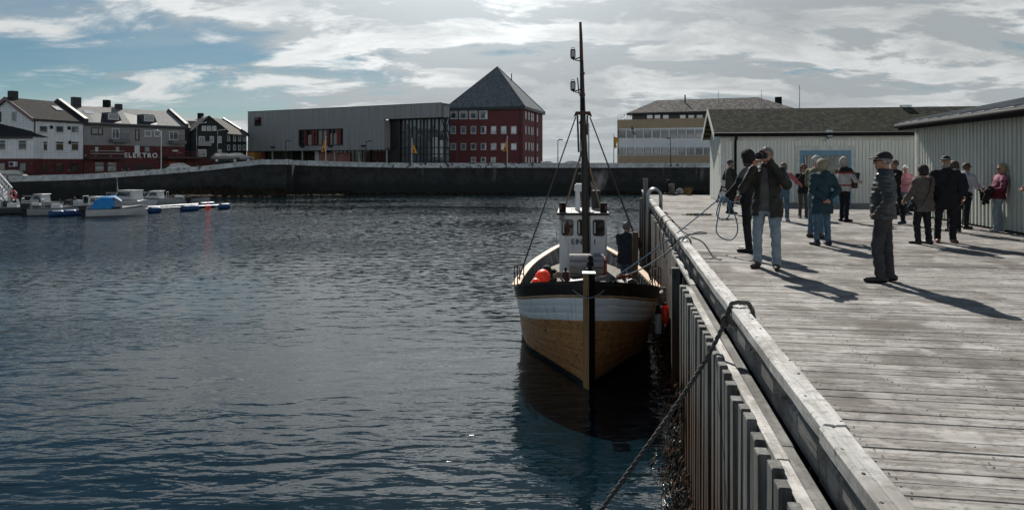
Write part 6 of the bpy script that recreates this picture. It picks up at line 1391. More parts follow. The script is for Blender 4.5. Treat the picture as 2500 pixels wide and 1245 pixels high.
def person(label, px, fy, height, face, jacket, trousers, shoes, la='down', ra='down', hair='short', haircol=(.25, .24, .23), hat=None, hatcol=(.01, .01, .012), glasses=False, head=(0, 0), stance=.10, step=0.0, vox=.016, extra=None, zg=None, loc=None, lean=0.0, legs=None, beard=False, sweater=None, seed=1, skin=SKIN, girth=1.0, knee=0.0):
    zg = DECK if zg is None else zg
    x, y = ground(px, fy, zg) if loc is None else loc
    root = thing('person', label, 'person', (x, y, zg), R(face), group='people on the quay' if loc is None else None)
    s = height / 1.76; root.scale = (s, s, s)
    sh = .185 * (0.5 + 0.5 * girth)
    el_, er_ = ARM[la] if isinstance(la, str) else la, ARM[ra] if isinstance(ra, str) else ra
    arms = []
    for sg, (e, w) in ((-1, el_), (1, er_)):
        S_ = Vector((sg * sh, -.01 + lean * .45, 1.405)); E_ = Vector((sg * e[0], e[1] + lean * .3, e[2])); W_ = Vector((sg * w[0], w[1] + lean * .3, w[2])); arms.append((sg, S_, E_, W_))
    J = jacket; hem = J.get('hem', .80); g = J.get('g', 1.0) * girth; fl = J.get('flare', 0); puffy = J.get('puffy', 0); slim = J.get('sleeve', 1.0)
    tf = torso_f(g, hem, J.get('top', 1.50), fl, lean, J.get('belly', 0))
    half = J.get('half')       # short sleeves: only the upper arm is covered
    def fj(X, Y, Z):
        d = tf(X, Y, Z)
        for sg, S_, E_, W_ in arms:
            a = rc(X, Y, Z, S_, E_, .076 * slim * (.6 + .4 * g), .058 * slim)
            if not half: a = su(a, rc(X, Y, Z, E_, E_ + (W_ - E_) * .94, .057 * slim, .043 * slim), .015)
            d = su(d, a, .035)
        if J.get('hood'): d = su(d, el(X, Y, Z, (0, -.115 + lean * .5, 1.46), (.115, .07, .075)), .03)
        if J.get('collar'): d = su(d, np.maximum(np.abs(np.sqrt((X / .078) ** 2 + ((Y + .02 - lean * .5) / .078) ** 2) - 1) * .078 - .012, np.abs(Z - 1.50) - .035), .02)
        if puffy: d = d - .011 * np.abs(np.sin(Z * math.pi / .062)) + .004
        d = d + wrk(X, Y, Z, .8, J.get('wr', .0035), seed)
        if J.get('open'):
            d = np.maximum(d, -np.maximum(np.maximum(np.abs(X - .01) - (.035 + .05 * np.clip((1.4 - Z) / .5, 0, 1)), .02 - Y), Z - 1.47))
        return d
    jm = J['mat']; mats = jm if isinstance(jm, list) else [jm]
    V, Fc = snet(fj, (-.62, -.42, hem - .03), (.62, .66, 1.60), vox)
    mi = 0
    if len(mats) > 1:
        c = V[Fc].mean(1); mi = J['split'](c).astype(int)
    mesh_of([(V, Fc, mi)], J.get('name', 'jacket'), mats, root)
    if sweater:
        t2 = torso_f(g * .90, .84, 1.47, 0, lean); V, Fc = snet(lambda X, Y, Z: t2(X, Y, Z) + wrk(X, Y, Z, .8, .003, seed + 3), (-.3, -.25, .8), (.3, .35, 1.5), vox); mesh_of([(V, Fc, 0)], 'sweater', [sweater], root)
    # trousers
    LG = legs or [((-.09, 0, .90), (-.5 * stance - .045, .02 + step + knee, .49), (-.5 * stance - .05, -.02 + step, .085)), ((.09, 0, .90), (.5 * stance + .045, .02 - step, .49), (.5 * stance + .05, -.02 - step, .085))]
    T = trousers; tw = T.get('w', 1.0)
    def ft(X, Y, Z):
        d = el(X, Y, Z, (0, -.01, .93), (.168 * girth, .125 * girth, .15))
        for h, k, a in LG:
            l = su(rc(X, Y, Z, h, k, .092 * tw * girth, .066 * tw), rc(X, Y, Z, k, (a[0], a[1], a[2] - .02), .066 * tw, .058 * T.get('cuff', tw)), .02)
            d = su(d, l, .02)
        d = d + wrk(X, Y, Z, .9, .004, seed + 5) * np.clip((.9 - Z) * 2, .2, 1)
        return np.maximum(d, .055 - Z)
    zlo = min(a[2] for _, _, a in LG)
    V, Fc = snet(ft, (-.36, -.45, .0), (.36, .55, 1.08), vox); tm = T['mat']; mesh_of([(V, Fc, 0)], 'trousers', [tm], root)
    # shoes
    for h, k, a in LG:
        toe = .17; ax, ay = a[0], a[1]; tx = ax + (.035 if ax > 0 else -.035)
        def fs(X, Y, Z):
            d = su(rc(X, Y, Z, (ax, ay - .055, .048), (ax, ay + .02, .05), .045, .044), rc(X, Y, Z, (ax, ay + .02, .046), (tx, ay + toe, .034), .046, .034), .03)
            d = su(d, rc(X, Y, Z, (ax, ay - .015, .06), (ax, ay - .01, .115), .046, .044), .02)
            return np.maximum(d, -Z)
        V, Fc = snet(fs, (ax - .1, ay - .14, -.02), (ax + .12, ay + .26, .2), vox * .7); mesh_of([(V, Fc, 0)], 'shoe', [shoes], root)
    # body: head, neck, hands (and bare forearms) in one mesh
    hc = Vector((0, .012 + lean * .72, 1.635)); yaw, pitch = R(head[0]), R(head[1])
    Mh = Matrix.Translation(hc) @ Matrix.Rotation(yaw, 4, 'Z') @ Matrix.Rotation(-pitch, 4, 'X'); Mi = np.array(Mh.inverted())
    def hl(X, Y, Z): return (Mi[0, 0] * X + Mi[0, 1] * Y + Mi[0, 2] * Z + Mi[0, 3], Mi[1, 0] * X + Mi[1, 1] * Y + Mi[1, 2] * Z + Mi[1, 3], Mi[2, 0] * X + Mi[2, 1] * Y + Mi[2, 2] * Z + Mi[2, 3])
    def fh(X, Y, Z):
        x, y, z = hl(X, Y, Z)
        d = el(x, y, z, (0, -.014, .034), (.076, .097, .088)); d = su(d, el(x, y, z, (0, .022, -.030), (.060, .070, .088)), .03)
        d = su(d, rc(x, y, z, (0, .045, -.085), (0, .062, -.095), .034, .024), .025)
        d = su(d, rc(x, y, z, (-.035, .073, .028), (.035, .073, .028), .014, .014), .015)
        d = np.maximum(d, -(np.sqrt((np.abs(x) - .032) ** 2 + (y - .098) ** 2 + (z - .008) ** 2) - .017))
        d = su(d, rc(x, y, z, (0, .088, .008), (0, .110, -.030), .009, .0135), .010)
        d = su(d, el(x, y, z, (0, .082, -.066), (.024, .012, .011)), .008)
        d = su(d, np.minimum(el(x, y, z, (-.078, -.008, -.005), (.011, .022, .033)), el(x, y, z, (.078, -.008, -.005), (.011, .022, .033))), .006)
        d = su(d, rc(X, Y, Z, (0, -.03 + lean * .5, 1.44), tuple(Mh @ Vector((0, -.025, -.07))), .060, .052), .02)
        return d
    hv = min(vox * .62, .010)
    prims = [(fh, (hc.x - .13, hc.y - .17, 1.42), (hc.x + .13, hc.y + .19, 1.80))]
    core = torso_f(g * .78 if g < 1.2 else g * .7, .98, 1.475, 0, lean); prims.append((core, (-.3, -.3, .96), (.3, .3, 1.49)))
    for sg, S_, E_, W_ in arms:
        fd = (W_ - E_).normalized()
        farm = lambda X, Y, Z, S_=S_, E_=E_, W_=W_: su(rc(X, Y, Z, S_, E_, .046, .041), rc(X, Y, Z, E_, W_, .040, .028), .01)
        prims.append((farm, tuple(np.minimum(np.minimum(S_, E_), W_) - .06), tuple(np.maximum(np.maximum(S_, E_), W_) + .06)))
        hand = extra.get('hand', {}).get(sg) if extra else None
        d = Vector(hand[0]).normalized() if hand else (fd + Vector((0, 0, -.25))).normalized()
        nrm = Vector(hand[1]) if hand else Vector((-sg, .2, 0)); curl = hand[2] if hand else .55
        nrm = (nrm - d * nrm.dot(d)).normalized(); side = d.cross(nrm).normalized() * -1
        if side.dot(Vector((0, 1, .2))) < 0: side = -side
        chains = []
        for i, (o_, ln) in enumerate(((.030, .072), (.011, .080), (-.009, .075), (-.027, .060))):
            b0 = W_ + d * .085 + side * o_; b1 = b0 + (d * math.cos(curl * .7) + nrm * math.sin(curl * .7)) * ln * .5; b2 = b1 + (d * math.cos(curl * 1.8) + nrm * math.sin(curl * 1.8)) * ln * .5; chains += [(b0, b1, .0095, .0088), (b1, b2, .0088, .007)]
        t0 = W_ + d * .03 + side * .028; t1 = t0 + (d * .75 + side * .5 + nrm * .35).normalized() * .042; t2 = t1 + (d * .9 + side * .1 + nrm * .45).normalized() * .030; chains += [(t0, t1, .013, .0105), (t1, t2, .0105, .008)]
        def fhand(X, Y, Z, W_=W_, d=d, side=side, chains=chains):
            dd = su(rc(X, Y, Z, W_ - d * .05, W_, .027, .026), np.minimum(np.minimum(rc(X, Y, Z, W_ + side * .018 + d * .01, W_ + d * .085 + side * .024, .016, .014), rc(X, Y, Z, W_ - side * .012, W_ + d * .083 - side * .024, .016, .013)), rc(X, Y, Z, W_, W_ + d * .085, .018, .014)), .015)
            for a, b, r1, r2 in chains: dd = np.minimum(dd, rc(X, Y, Z, a, b, r1, r2))
            return dd
        q = W_ + d * .07; prims.append((fhand, (q.x - .13, q.y - .13, q.z - .13), (q.x + .13, q.y + .13, q.z + .13)))
    lo_ = np.min([p_[1] for p_ in prims], 0) - .02; hi_ = np.max([p_[2] for p_ in prims], 0) + .02
    V, Fc = snet(prims, lo_, hi_, .0075 if vox < .0135 else .0085)
    c = V[Fc].mean(1); lx, ly, lz = hl(c[:, 0], c[:, 1], c[:, 2])
    eye = ((np.abs(np.abs(lx) - .032) < .013) & (np.abs(lz - .008) < .007) & (ly > .06)) | ((np.abs(lx) < .022) & (np.abs(lz + .066) < .0045) & (ly > .06)) | ((np.abs(np.abs(lx) - .033) < .018) & (np.abs(lz - .034) < .004) & (ly > .06))
    eye &= (lz > -.12) & (np.abs(lx) < .06) & (ly < .12)
    parts = [(V, Fc, eye.astype(int))]
    mesh_of(parts, 'body', [skin, SKIND], root)
    # hair and headgear
    hm = mat('hair %s' % (haircol,), haircol, tuple(c * .5 for c in haircol), scale=60, rough=.7, stretch=(1, 1, .35), bump=.004)
    if hair != 'bald':
        am = {'short': .006, 'curly': .011, 'long': .006, 'bob': .007, 'trim': .002}[hair]; th = {'short': .012, 'curly': .030, 'long': .018, 'bob': .022, 'trim': .006}[hair]
        def fr(X, Y, Z):
            x, y, z = hl(X, Y, Z)
            d = el(x, y, z, (0, -.016, .036), (.078 + th, .099 + th, .091 + th))
            low = {'short': -.045, 'curly': -.075, 'long': -.13, 'bob': -.085, 'trim': -.03}[hair]
            if hair in ('long', 'bob', 'curly'): d = su(d, el(x, y, z, (0, -.035, low * .5), (.080 + th * .8, .080 + th * .6, abs(low) * .85)), .03)
            f = .050 + .03 * np.clip((z - .05) / .06, 0, 1) + .45 * np.clip(z - .075, 0, 1)
            d = np.maximum(d, (y - f)); d = np.maximum(d, low - z - .35 * np.clip(-y, 0, .05))
            d = np.maximum(d, np.where((z < .0) & (y > -.012 + .015 * (hair != 'short')), (y + .012) * .8, -1))
            return d + am * (np.sin(x * 190 + y * 90 + seed) * np.sin(z * 170 - y * 130) + .5 * np.sin(x * 310 + z * 270))
        V, Fc = snet(fr, (hc.x - .17, hc.y - .2, 1.42), (hc.x + .17, hc.y + .2, 1.84), hv)
        if len(Fc): mesh_of([(V, Fc, 0)], 'hair', [hm], root)
    if beard:
        V, Fc = snet(lambda X, Y, Z: (lambda x, y, z: np.maximum(np.maximum(su(el(x, y, z, (0, .024, -.045), (.066, .074, .080)), rc(x, y, z, (0, .05, -.09), (0, .07, -.10), .038, .028), .02), z + .035), .01 - y))(*hl(X, Y, Z)), (hc.x - .12, hc.y - .1, 1.48), (hc.x + .12, hc.y + .17, 1.68), hv); mesh_of([(V, Fc, 0)], 'beard', [hm], root)
    if hat:
        ht = mat('hat %s' % (hatcol,), hatcol, rough=.8)
        if hat == 'cap':
            def fc_(X, Y, Z):
                x, y, z = hl(X, Y, Z); d = np.maximum(el(x, y, z, (0, -.016, .045), (.090, .112, .098)), .042 - z - .12 * np.clip(-y, 0, .1))
                br = np.maximum(np.maximum(np.sqrt((x / .080) ** 2 + ((y - .085) / .095) ** 2) * .08 - .08, np.abs(z - .056 + .25 * np.clip(y - .08, 0, 1) ) - .007), -y + .03); return np.minimum(d, br)
            V, Fc = snet(fc_, (hc.x - .2, hc.y - .22, 1.6), (hc.x + .2, hc.y + .25, 1.82), min(hv, .008)); mesh_of([(V, Fc, 0)], 'cap', [ht], root)
        else:
            V, Fc = snet(lambda X, Y, Z: (lambda x, y, z: np.maximum(el(x, y, z, (0, -.014, .040), (.090, .111, .100)), .02 - z - .3 * np.clip(-y, 0, .1)))(*hl(X, Y, Z)), (hc.x - .16, hc.y - .2, 1.55), (hc.x + .16, hc.y + .2, 1.83), hv); mesh_of([(V, Fc, 0)], 'beanie', [ht], root)
    if glasses:
        m = MB()
        for sx in (-1, 1):
            m.lathe([(.001, -.004), (.026, -.003), (.027, .002), (.001, .004)], 12, mat=Mh @ Matrix.Translation((sx * .033, .103, .008)) @ Matrix.Rotation(R(90), 4, 'X') @ Matrix.Diagonal((1, .8, 1, 1)))
            m.bar(Mh @ Vector((sx * .058, .10, .012)), Mh @ Vector((sx * .080, -.005, .012)), .006, .008)
        m.bar(Mh @ Vector((-.01, .106, .012)), Mh @ Vector((.01, .106, .012)), .006, .006); m.build('sunglasses', BLACK, root)
    root['_mh'] = 0; del root['_mh']
    return root, Mh
def at_person(root, loc): return tuple(root.matrix_basis @ Vector(loc))
JEANS = cloth('light jeans', (.235, .285, .325), (.165, .21, .25)); DENIM = cloth('blue denim', (.085, .145, .20), (.055, .10, .15)); BLKC = cloth('black cloth', (.012, .012, .014), (.020, .020, .023)); CHAR = cloth('charcoal work trousers', (.045, .046, .05), (.030, .030, .034))
BRSH = mat('brown suede shoe', (.05, .033, .025), rough=.8); BKSH = mat('black shoe leather', (.012, .012, .013), rough=.5); WHSH = mat('pale sneaker', (.35, .37, .38), rough=.6)
bpy.context.view_layer.update()

# 1 photographer
PH, PHh = person('grey-haired man in dark jacket and light jeans photographing with a camera at his eye', 1872, 656, 1.875, 148,
    dict(mat=cloth('dark waxed jacket', (.022, .021, .018), (.036, .034, .028), rough=.6), hem=.76, g=1.10, flare=.028, open=True, collar=True, wr=.005, sleeve=1.12), dict(mat=JEANS, w=1.04), BRSH,
    la=((.31, .19, 1.22), (.075, .20, 1.575)), ra=((.30, .17, 1.16), (.115, .27, 1.48)), hair='short', haircol=(.22, .215, .21), sweater=cloth('grey sweater', (.10, .098, .095)), head=(4, -2), vox=.011, stance=.19, step=.05, seed=3,
    extra=dict(hand={-1: ((.95, .25, .15), (0, .2, -1), 1.0), 1: ((-.45, .15, .9), (-.6, .6, 0), .8)}))
cm = thing('camera', 'black camera with long lens held up by the grey-haired photographer', 'camera', at_person(PH, PHh @ Vector((.045, .165, .0))), R(148)); cm.scale = (1.05,) * 3
m = MB(); m.cbox(-.075, .075, -.04, .04, -.055, .045, .012); m.cbox(-.03, .03, -.03, .03, .045, .075, .012); m.build('camera_body', mat('camera black', (.012, .012, .013), rough=.5), cm)
m = MB(); m.lathe([(.036, 0), (.04, .02), (.04, .09), (.046, .10), (.046, .16), (.042, .165), (.038, .14)], 18, mat=Matrix.Translation((0, .04, 0)) @ Matrix.Rotation(R(-90), 4, 'X')); m.build('lens', mat('camera black', (.012,) * 3), cm, smooth=True)
m = MB(); m.lathe([(.001, 0), (.038, .0), (.038, .004)], 16, mat=Matrix.Translation((0, .175, 0)) @ Matrix.Rotation(R(-90), 4, 'X')); m.build('front_glass', DARKG, cm)
m = MB(); m.box(.045, .08, -.06, -.035, -.05, .03); m.build('grip', mat('camera black', (.012,) * 3), cm)
# 2 rope man
RM, _ = person('dark-curled man in black and grey fleece holding a blue mooring rope', 1826, 615, 1.85, 52,
    dict(mat=[BLKC, cloth('grey fleece yoke', (.10, .105, .115))], split=lambda c: (c[:, 2] > 1.30) & (np.abs(c[:, 0]) > .09), hem=.82, g=1.04, collar=True, sleeve=1.1), dict(mat=BLKC, w=1.0), BKSH,
    la=((.27, .10, 1.15), (.20, .30, .98)), ra='low', hair='curly', haircol=(.022, .018, .016), head=(-25, 0), vox=.012, stance=.14, step=-.04, seed=5)
# 3 cap man by the shed
person('man in olive cap and padded vest standing by the shed corner', 1783, 522, 1.715, -78, dict(mat=[cloth('olive padded vest', (.055, .055, .045)), cloth('black tee', (.02, .02, .022))], split=lambda c: np.abs(c[:, 0]) > .19, hem=.86, g=1.06, puffy=1, half=True, belly=.03), dict(mat=BLKC), BKSH, la='pocket', ra='low', hair='trim', haircol=(.12, .12, .12), hat='cap', hatcol=(.03, .033, .027), beard=True, seed=7)
# 4 pink shirt
person('person in pink checked shirt mostly hidden behind the photographer', 1913, 540, 1.62, -30, dict(mat=cloth('pink checked shirt', (.48, .17, .18), (.25, .06, .07), scale=22), hem=.88, g=.95), dict(mat=DENIM), WHSH, la='face', ra='side', hair='bob', haircol=(.20, .12, .08), seed=8)
# 5 red-haired woman
person('red-haired woman in black jacket and sunglasses by the blue door', 1961, 533, 1.57, 172, dict(mat=BLKC, hem=.82, g=.95, flare=.02), dict(mat=cloth('olive trousers', (.075, .070, .052)), w=.9), cloth('teal sneaker', (.05, .12, .15)), la='down', ra='face', hair='bob', haircol=(.13, .045, .022), glasses=True, head=(-8, 0), seed=9)
# 6 white-haired man
person('white-haired man in khaki shirt and jeans behind the woman in the teal parka', 1992, 581, 1.79, -62, dict(mat=cloth('khaki shirt', (.15, .15, .10), (.11, .12, .075)), hem=.86, g=1.02), dict(mat=DENIM), BRSH, la='front', ra='front', hair='short', haircol=(.50, .49, .47), head=(0, -14), stance=.16, seed=10, lean=.05)
# 7 teal parka
person('blonde woman in dark teal parka with hands clasped behind her back', 2007, 599, 1.70, 8, dict(mat=cloth('dark teal parka', (.018, .042, .052), (.026, .056, .068)), hem=.66, g=1.10, flare=.022, hood=True, wr=.0045, sleeve=1.15), dict(mat=DENIM, w=.98), mat('navy sneaker', (.02, .025, .035), rough=.6), la='behind', ra='behind', hair='bob', haircol=(.36, .30, .21), vox=.013, stance=.15, seed=11,
    extra=dict(hand={-1: ((.8, -.2, -.5), (0, 1, 0), .7), 1: ((-.8, -.25, -.35), (0, 1, 0), .7)}))
# 8 accordion player
sw_ = cloth('white knit', (.46, .45, .43)); AP, _ = person('white-haired accordion player in patterned wool sweater', 2061, 541, 1.775, -68, dict(name='sweater', mat=[sw_, cloth('black knit', (.02, .02, .022)), cloth('red knit', (.30, .05, .03))], split=lambda c: np.where(c[:, 2] > 1.36, 1, 0) + np.where((np.abs(c[:, 2] - 1.335) < .025) | (np.abs(c[:, 2] - 1.0) < .02), 2 - np.where(c[:, 2] > 1.36, 1, 0), 0), hem=.84, g=1.10, belly=.03), dict(mat=cloth('navy trousers', (.016, .018, .024)), w=1.02), BKSH, la='hold', ra=((.30, .08, 1.13), (.24, .33, 1.10)), hair='curly', haircol=(.50, .49, .48), head=(5, -6), stance=.16, step=.06, seed=12)
ac = thing('accordion', 'black and chrome accordion played by the man in the wool sweater', 'accordion', at_person(AP, (0.02, .27, 1.16)), R(-68) ); ac.rotation_euler = (0, R(12), R(-68))
m = MB(); m.cbox(.075, .15, -.10, .11, -.22, .22, .02); m.build('treble_case', mat('gloss black', (.012, .012, .014), rough=.2), ac)
m = MB(); m.cbox(-.17, -.10, -.10, .11, -.20, .20, .02); m.build('bass_case', mat('gloss black', (.012, .012, .014)), ac)
for i in range(9):
    x = -.10 + i * .0195; m = MB(); m.loft([[(x, -.09, -.19), (x, .10, -.19), (x, .10, .19), (x, -.09, .19)], [(x + .0097, -.105, -.205), (x + .0097, .115, -.205), (x + .0097, .115, .205), (x + .0097, -.105, .205)], [(x + .0195, -.09, -.19), (x + .0195, .10, -.19), (x + .0195, .10, .19), (x + .0195, -.09, .19)]]); m.build('bellows_fold', mat('bellows', (.03, .03, .032) if i % 2 else (.05, .05, .053), rough=.5), ac)
for i in range(14): m = MB(); m.box(.16, .172, .06, .125, -.20 + i * .029, -.176 + i * .029); m.build('key', mat('ivory key', (.55, .55, .52), rough=.3), ac)
for i in range(5): m = MB(); m.box(.085, .14, -.106, -.101, -.17 + i * .08, -.13 + i * .08); m.build('grille_slot', STEEL, ac)
# 10 man in cap, near
person('man in black cap and dark quilted jacket standing alone, hands in pockets', 2157, 688, 1.785, 58, dict(mat=mat('dark quilted nylon', (.022, .025, .028), (.034, .038, .042), scale=8, rough=.45), hem=.86, g=1.13, puffy=1, collar=True, belly=.02, sleeve=1.18, wr=.004), dict(mat=CHAR, w=1.10, cuff=1.12), BKSH, la=((.275, -.08, 1.15), (.175, .045, .95)), ra=((.275, -.08, 1.15), (.175, .045, .95)), hair='trim', haircol=(.20, .2, .2), hat='cap', hatcol=(.010, .010, .012), glasses=True, head=(14, 0), vox=.011, stance=.13, step=.05, seed=13)
# 11 pointing man
person('man in black tee pointing with a bare arm behind the man in the quilted jacket', 2184, 546, 1.70, 100, dict(mat=BLKC, hem=.84, g=1.05, half=True), dict(mat=cloth('navy trousers', (.016, .018, .024))), cloth('blue sneaker', (.04, .09, .16)), la=((.27, .2, 1.30), (.22, .47, 1.36)), ra='front', hair='short', haircol=(.16, .13, .1), stance=.16, step=-.14, seed=14, extra=dict(hand={-1: ((0, 1, .05), (0, 0, -1), .25)}))
# 12 pink jacket, beanie
person('woman in pink jacket and white beanie by the shed wall', 2211, 523, 1.54, 175, dict(mat=cloth('pink jacket', (.44, .21, .25), (.33, .14, .18)), hem=.80, g=1.08, flare=.02, hood=True), dict(mat=DENIM, w=.95), cloth('blue sneaker', (.04, .09, .16)), la='front', ra='front', hair='bald', hat='beanie', hatcol=(.58, .58, .58), seed=15)
# 13 quilted jacket woman
QW, _ = person('dark-haired woman in grey-brown quilted jacket with black shoulder strap', 2253, 596, 1.58, 22, dict(mat=cloth('grey brown quilt', (.085, .070, .062), (.115, .097, .086), scale=16), hem=.74, g=1.32, flare=.035, wr=.006, sleeve=1.25), dict(mat=BLKC, w=1.12), BKSH, la='low', ra='low', hair='bob', haircol=(.035, .026, .022), girth=1.06, vox=.013, stance=.12, step=.05, seed=16)
m = MB(); pts = [(-.02 + .30 * t, -.215 * math.sin(math.pi * (.25 + .5 * t)) - .02, 1.47 - .62 * t) for t in np.linspace(0, 1, 8)]; m.loft([[(-x, y - .0, z), (-x + .03, y, z + .03)] for x, y, z in pts], closed=False); o = m.build('shoulder_strap', BLKC, QW); o.modifiers.new('t', 'SOLIDIFY').thickness = .012
bg = thing('handbag', 'small black round bag hanging at the quilted-jacket woman hip', 'bag', at_person(QW, (-.34, .0, .82))); m = MB(); m.ball((0, 0, 0), .09, 14, sc=(1, .7, .9)); m.build('pouch', BLKC, bg, smooth=True); m = MB(); m.tube([(-.05, 0, .07), (0, 0, .14), (.05, 0, .07)], .008, 6); m.build('bag_handle', BLKC, bg); m = MB(); m.ball((0, -.065, 0), .015, 8); m.build('clasp', STEEL, bg)
# 14 black jacket and cap
person('bearded man in long black jacket and black cap next to the quilted-jacket woman', 2308, 592, 1.775, 160, dict(mat=BLKC, hem=.68, g=1.20, flare=.03, collar=True, belly=.04, wr=.005, sleeve=1.15), dict(mat=BLKC, w=1.05), mat('rust brown shoe', (.12, .045, .025), rough=.6), la='down', ra='down', hair='trim', haircol=(.3, .29, .28), hat='cap', hatcol=(.010, .012, .016), beard=True, head=(-12, -6), vox=.013, stance=.17, seed=17)
# 15 half-hidden head
person('brown-haired person in dark scarf hidden behind the man in the long black jacket', 2329, 566, 1.66, -20, dict(mat=cloth('navy jacket', (.02, .025, .04)), hem=.8, g=1.0, collar=True), dict(mat=BLKC), BKSH, hair='curly', haircol=(.12, .085, .06), seed=18)
# 16 white jacket
person('woman in white hooded jacket reaching out towards the woman at the wall', 2357, 558, 1.63, -72, dict(mat=cloth('white jacket', (.46, .47, .51), (.36, .37, .41)), hem=.84, g=1.02, hood=True, wr=.005), dict(mat=BLKC, w=1.05), BKSH, la=((.20, .24, 1.20), (.12, .50, 1.17)), ra='hold', hair='short', haircol=(.13, .09, .06), glasses=True, head=(4, -8), lean=.06, stance=.14, step=.12, seed=19, extra=dict(hand={-1: ((0, 1, 0), (0, 0, -1), .4)}))
# 17 striped sweater woman leaning on the wall
LW, _ = person('blonde woman in burgundy striped sweater and sunglasses leaning on the green wall', 2437, 566, 1.60, 78, dict(name='sweater', mat=[cloth('burgundy knit', (.12, .018, .035)), cloth('pink knit', (.34, .14, .20))], split=lambda c: ((c[:, 2] > 1.14) & (np.sin(c[:, 2] * 2 * math.pi / .05) > .1)) | (c[:, 2] > 1.36), hem=.86, g=1.14, belly=.03), dict(mat=JEANS, w=1.08, cuff=1.25), WHSH, la='hold', ra='hold', hair='bob', haircol=(.48, .38, .24), glasses=True, lean=-.12, stance=.10, step=.08, seed=20)
hj = thing('folded_jacket', 'black jacket draped over the arms of the woman at the wall', 'jacket', at_person(LW, (0, .27, 1.06)), R(78))
V, Fc = snet(lambda X, Y, Z: su(su(rc(X, Y, Z, (-.2, 0, .04), (.2, 0, .03), .085, .08), rc(X, Y, Z, (-.14, .03, 0), (-.10, .04, -.26), .07, .05), .05), rc(X, Y, Z, (.1, .02, 0), (.12, .03, -.20), .075, .05), .05) + wrk(X, Y, Z, 1.4, .008, 2), (-.34, -.16, -.36), (.34, .18, .18), .014); mesh_of([(V, Fc, 0)], 'cloth_body', [BLKC], hj)
V, Fc = snet(lambda X, Y, Z: rc(X, Y, Z, (-.2, .07, .02), (-.06, .09, -.30), .05, .035) + wrk(X, Y, Z, 1.4, .006, 4), (-.3, -.02, -.4), (.05, .18, .12), .014); mesh_of([(V, Fc, 0)], 'sleeve', [BLKC], hj)
# 18 at the picture edge
person('man in black cap and black jacket beside the green shed, only partly in view', 2533, 592, 1.76, 85, dict(mat=BLKC, hem=.8, g=1.1, collar=True), dict(mat=BLKC), BKSH, la='front', ra='front', hair='trim', haircol=(.2, .2, .2), hat='cap', seed=21)
# 19 skipper on the boat
p = bw(1.07, 3.95, 1.10)
SK, _ = person('grey-haired man in dark navy jacket standing on the boat holding its post', 0, 0, 1.86, -36, dict(mat=cloth('dark navy jacket', (.018, .024, .03), (.027, .034, .042)), hem=.76, g=1.34, hood=True, wr=.005, sleeve=1.15), dict(mat=DENIM), BKSH, la=((.28, .16, 1.22), (.10, .30, 1.32)), ra=((.29, .14, 1.20), (.10, .32, 1.30)), hair='short', haircol=(.17, .15, .145), head=(-4, -3), zg=p[2], loc=(p[0], p[1]), vox=.013, seed=22)
# ------------------------------------------------------------------ ropes and small things
def rope_mesh(pts, r, strands=3, pitch=9.0, n=6, seg=None, mi=0):
    """laid rope: strands twisting round the path"""
    P = [Vector(p) for p in pts]; out = []; L_ = [0.0]
    for a, b in zip(P, P[1:]): L_.append(L_[-1] + (b - a).length)
    tot = L_[-1]; k = seg or max(12, int(tot / (r * 2.2))); res = []
    for i in range(k + 1):
        d = tot * i / k; j = max(0, min(len(P) - 2, next((q for q in range(len(L_) - 1) if L_[q + 1] >= d - 1e-9), len(P) - 2))); t = (d - L_[j]) / max(1e-9, L_[j + 1] - L_[j])
        p0, p1, p2, p3 = P[max(0, j - 1)], P[j], P[j + 1], P[min(len(P) - 1, j + 2)]
        res.append(.5 * ((2 * p1) + (-p0 + p2) * t + (2 * p0 - 5 * p1 + 4 * p2 - p3) * t * t + (-p0 + 3 * p1 - 3 * p2 + p3) * t ** 3))
    m = MB(); prev = None; fr = []
    for i, p in enumerate(res):
        d = (res[min(i + 1, k)] - res[max(i - 1, 0)]).normalized(); a = d.cross(Vector((0, 0, 1))) if prev is None else prev - d * prev.dot(d)
        if a.length < .01: a = d.cross(Vector((1, 0, 0)))
        a.normalize(); prev = a; fr.append((p, a, d.cross(a)))
    if strands == 1: m.tube(res, r, n); return m
    for s in range(strands):
        ph = 2 * math.pi * s / strands
        m.tube([p + (a * math.cos(ph + i * tot / k / (r * pitch) * 6.28) + c * math.sin(ph + i * tot / k / (r * pitch) * 6.28)) * r * .52 for i, (p, a, c) in enumerate(fr)], r * .56, n)
    return m
def sagline(a, b, sag, n=12):
    a, b = Vector(a), Vector(b); return [a.lerp(b, i / n) - Vector((0, 0, sag * 4 * (i / n) * (1 - i / n))) for i in range(n + 1)]
def pix(px, py, Zd): return Vector((WX(px, Zd), Zd, WZ(py, Zd)))
BLUER = mat('blue rope', (.10, .185, .27), (.16, .26, .35), scale=60, rough=.85)
GREYR_ = mat('grey rope', (.23, .235, .235), (.32, .32, .31), scale=60, rough=.9)
DARKR = mat('weathered dark rope', (.075, .07, .066), (.13, .12, .112), scale=50, rough=.9)
bpy.context.view_layer.update()
hand = Vector(at_person(RM, (-.215, .40, .955)))
t = thing('mooring_rope', 'blue mooring rope stretched from the boat bow to the dark-curled man, coils in hand', 'rope', tuple(hand))
o0 = hand
bowR = Vector(bw(.62, 1.05, 2.06))
rope_mesh([p - o0 for p in sagline(bowR, hand, .06)], .0125, 3, seg=160, n=5).build('taut_line', BLUER, t, smooth=True, fix=False)
k = o0.y / FPX
def hp(px, py, dy=0.0): return Vector(((px - 1793) * k, dy, -(py - 482) * k))
loop1 = [hp(*q) for q in ((1795, 482, -.02), (1788, 505, -.06), (1780, 540, -.1), (1778, 565, -.1), (1790, 580, -.1), (1812, 586, -.08), (1828, 574, -.05), (1832, 553, -.03), (1824, 520, -.02), (1814, 495, 0), (1806, 478, 0), (1797, 481, 0))]
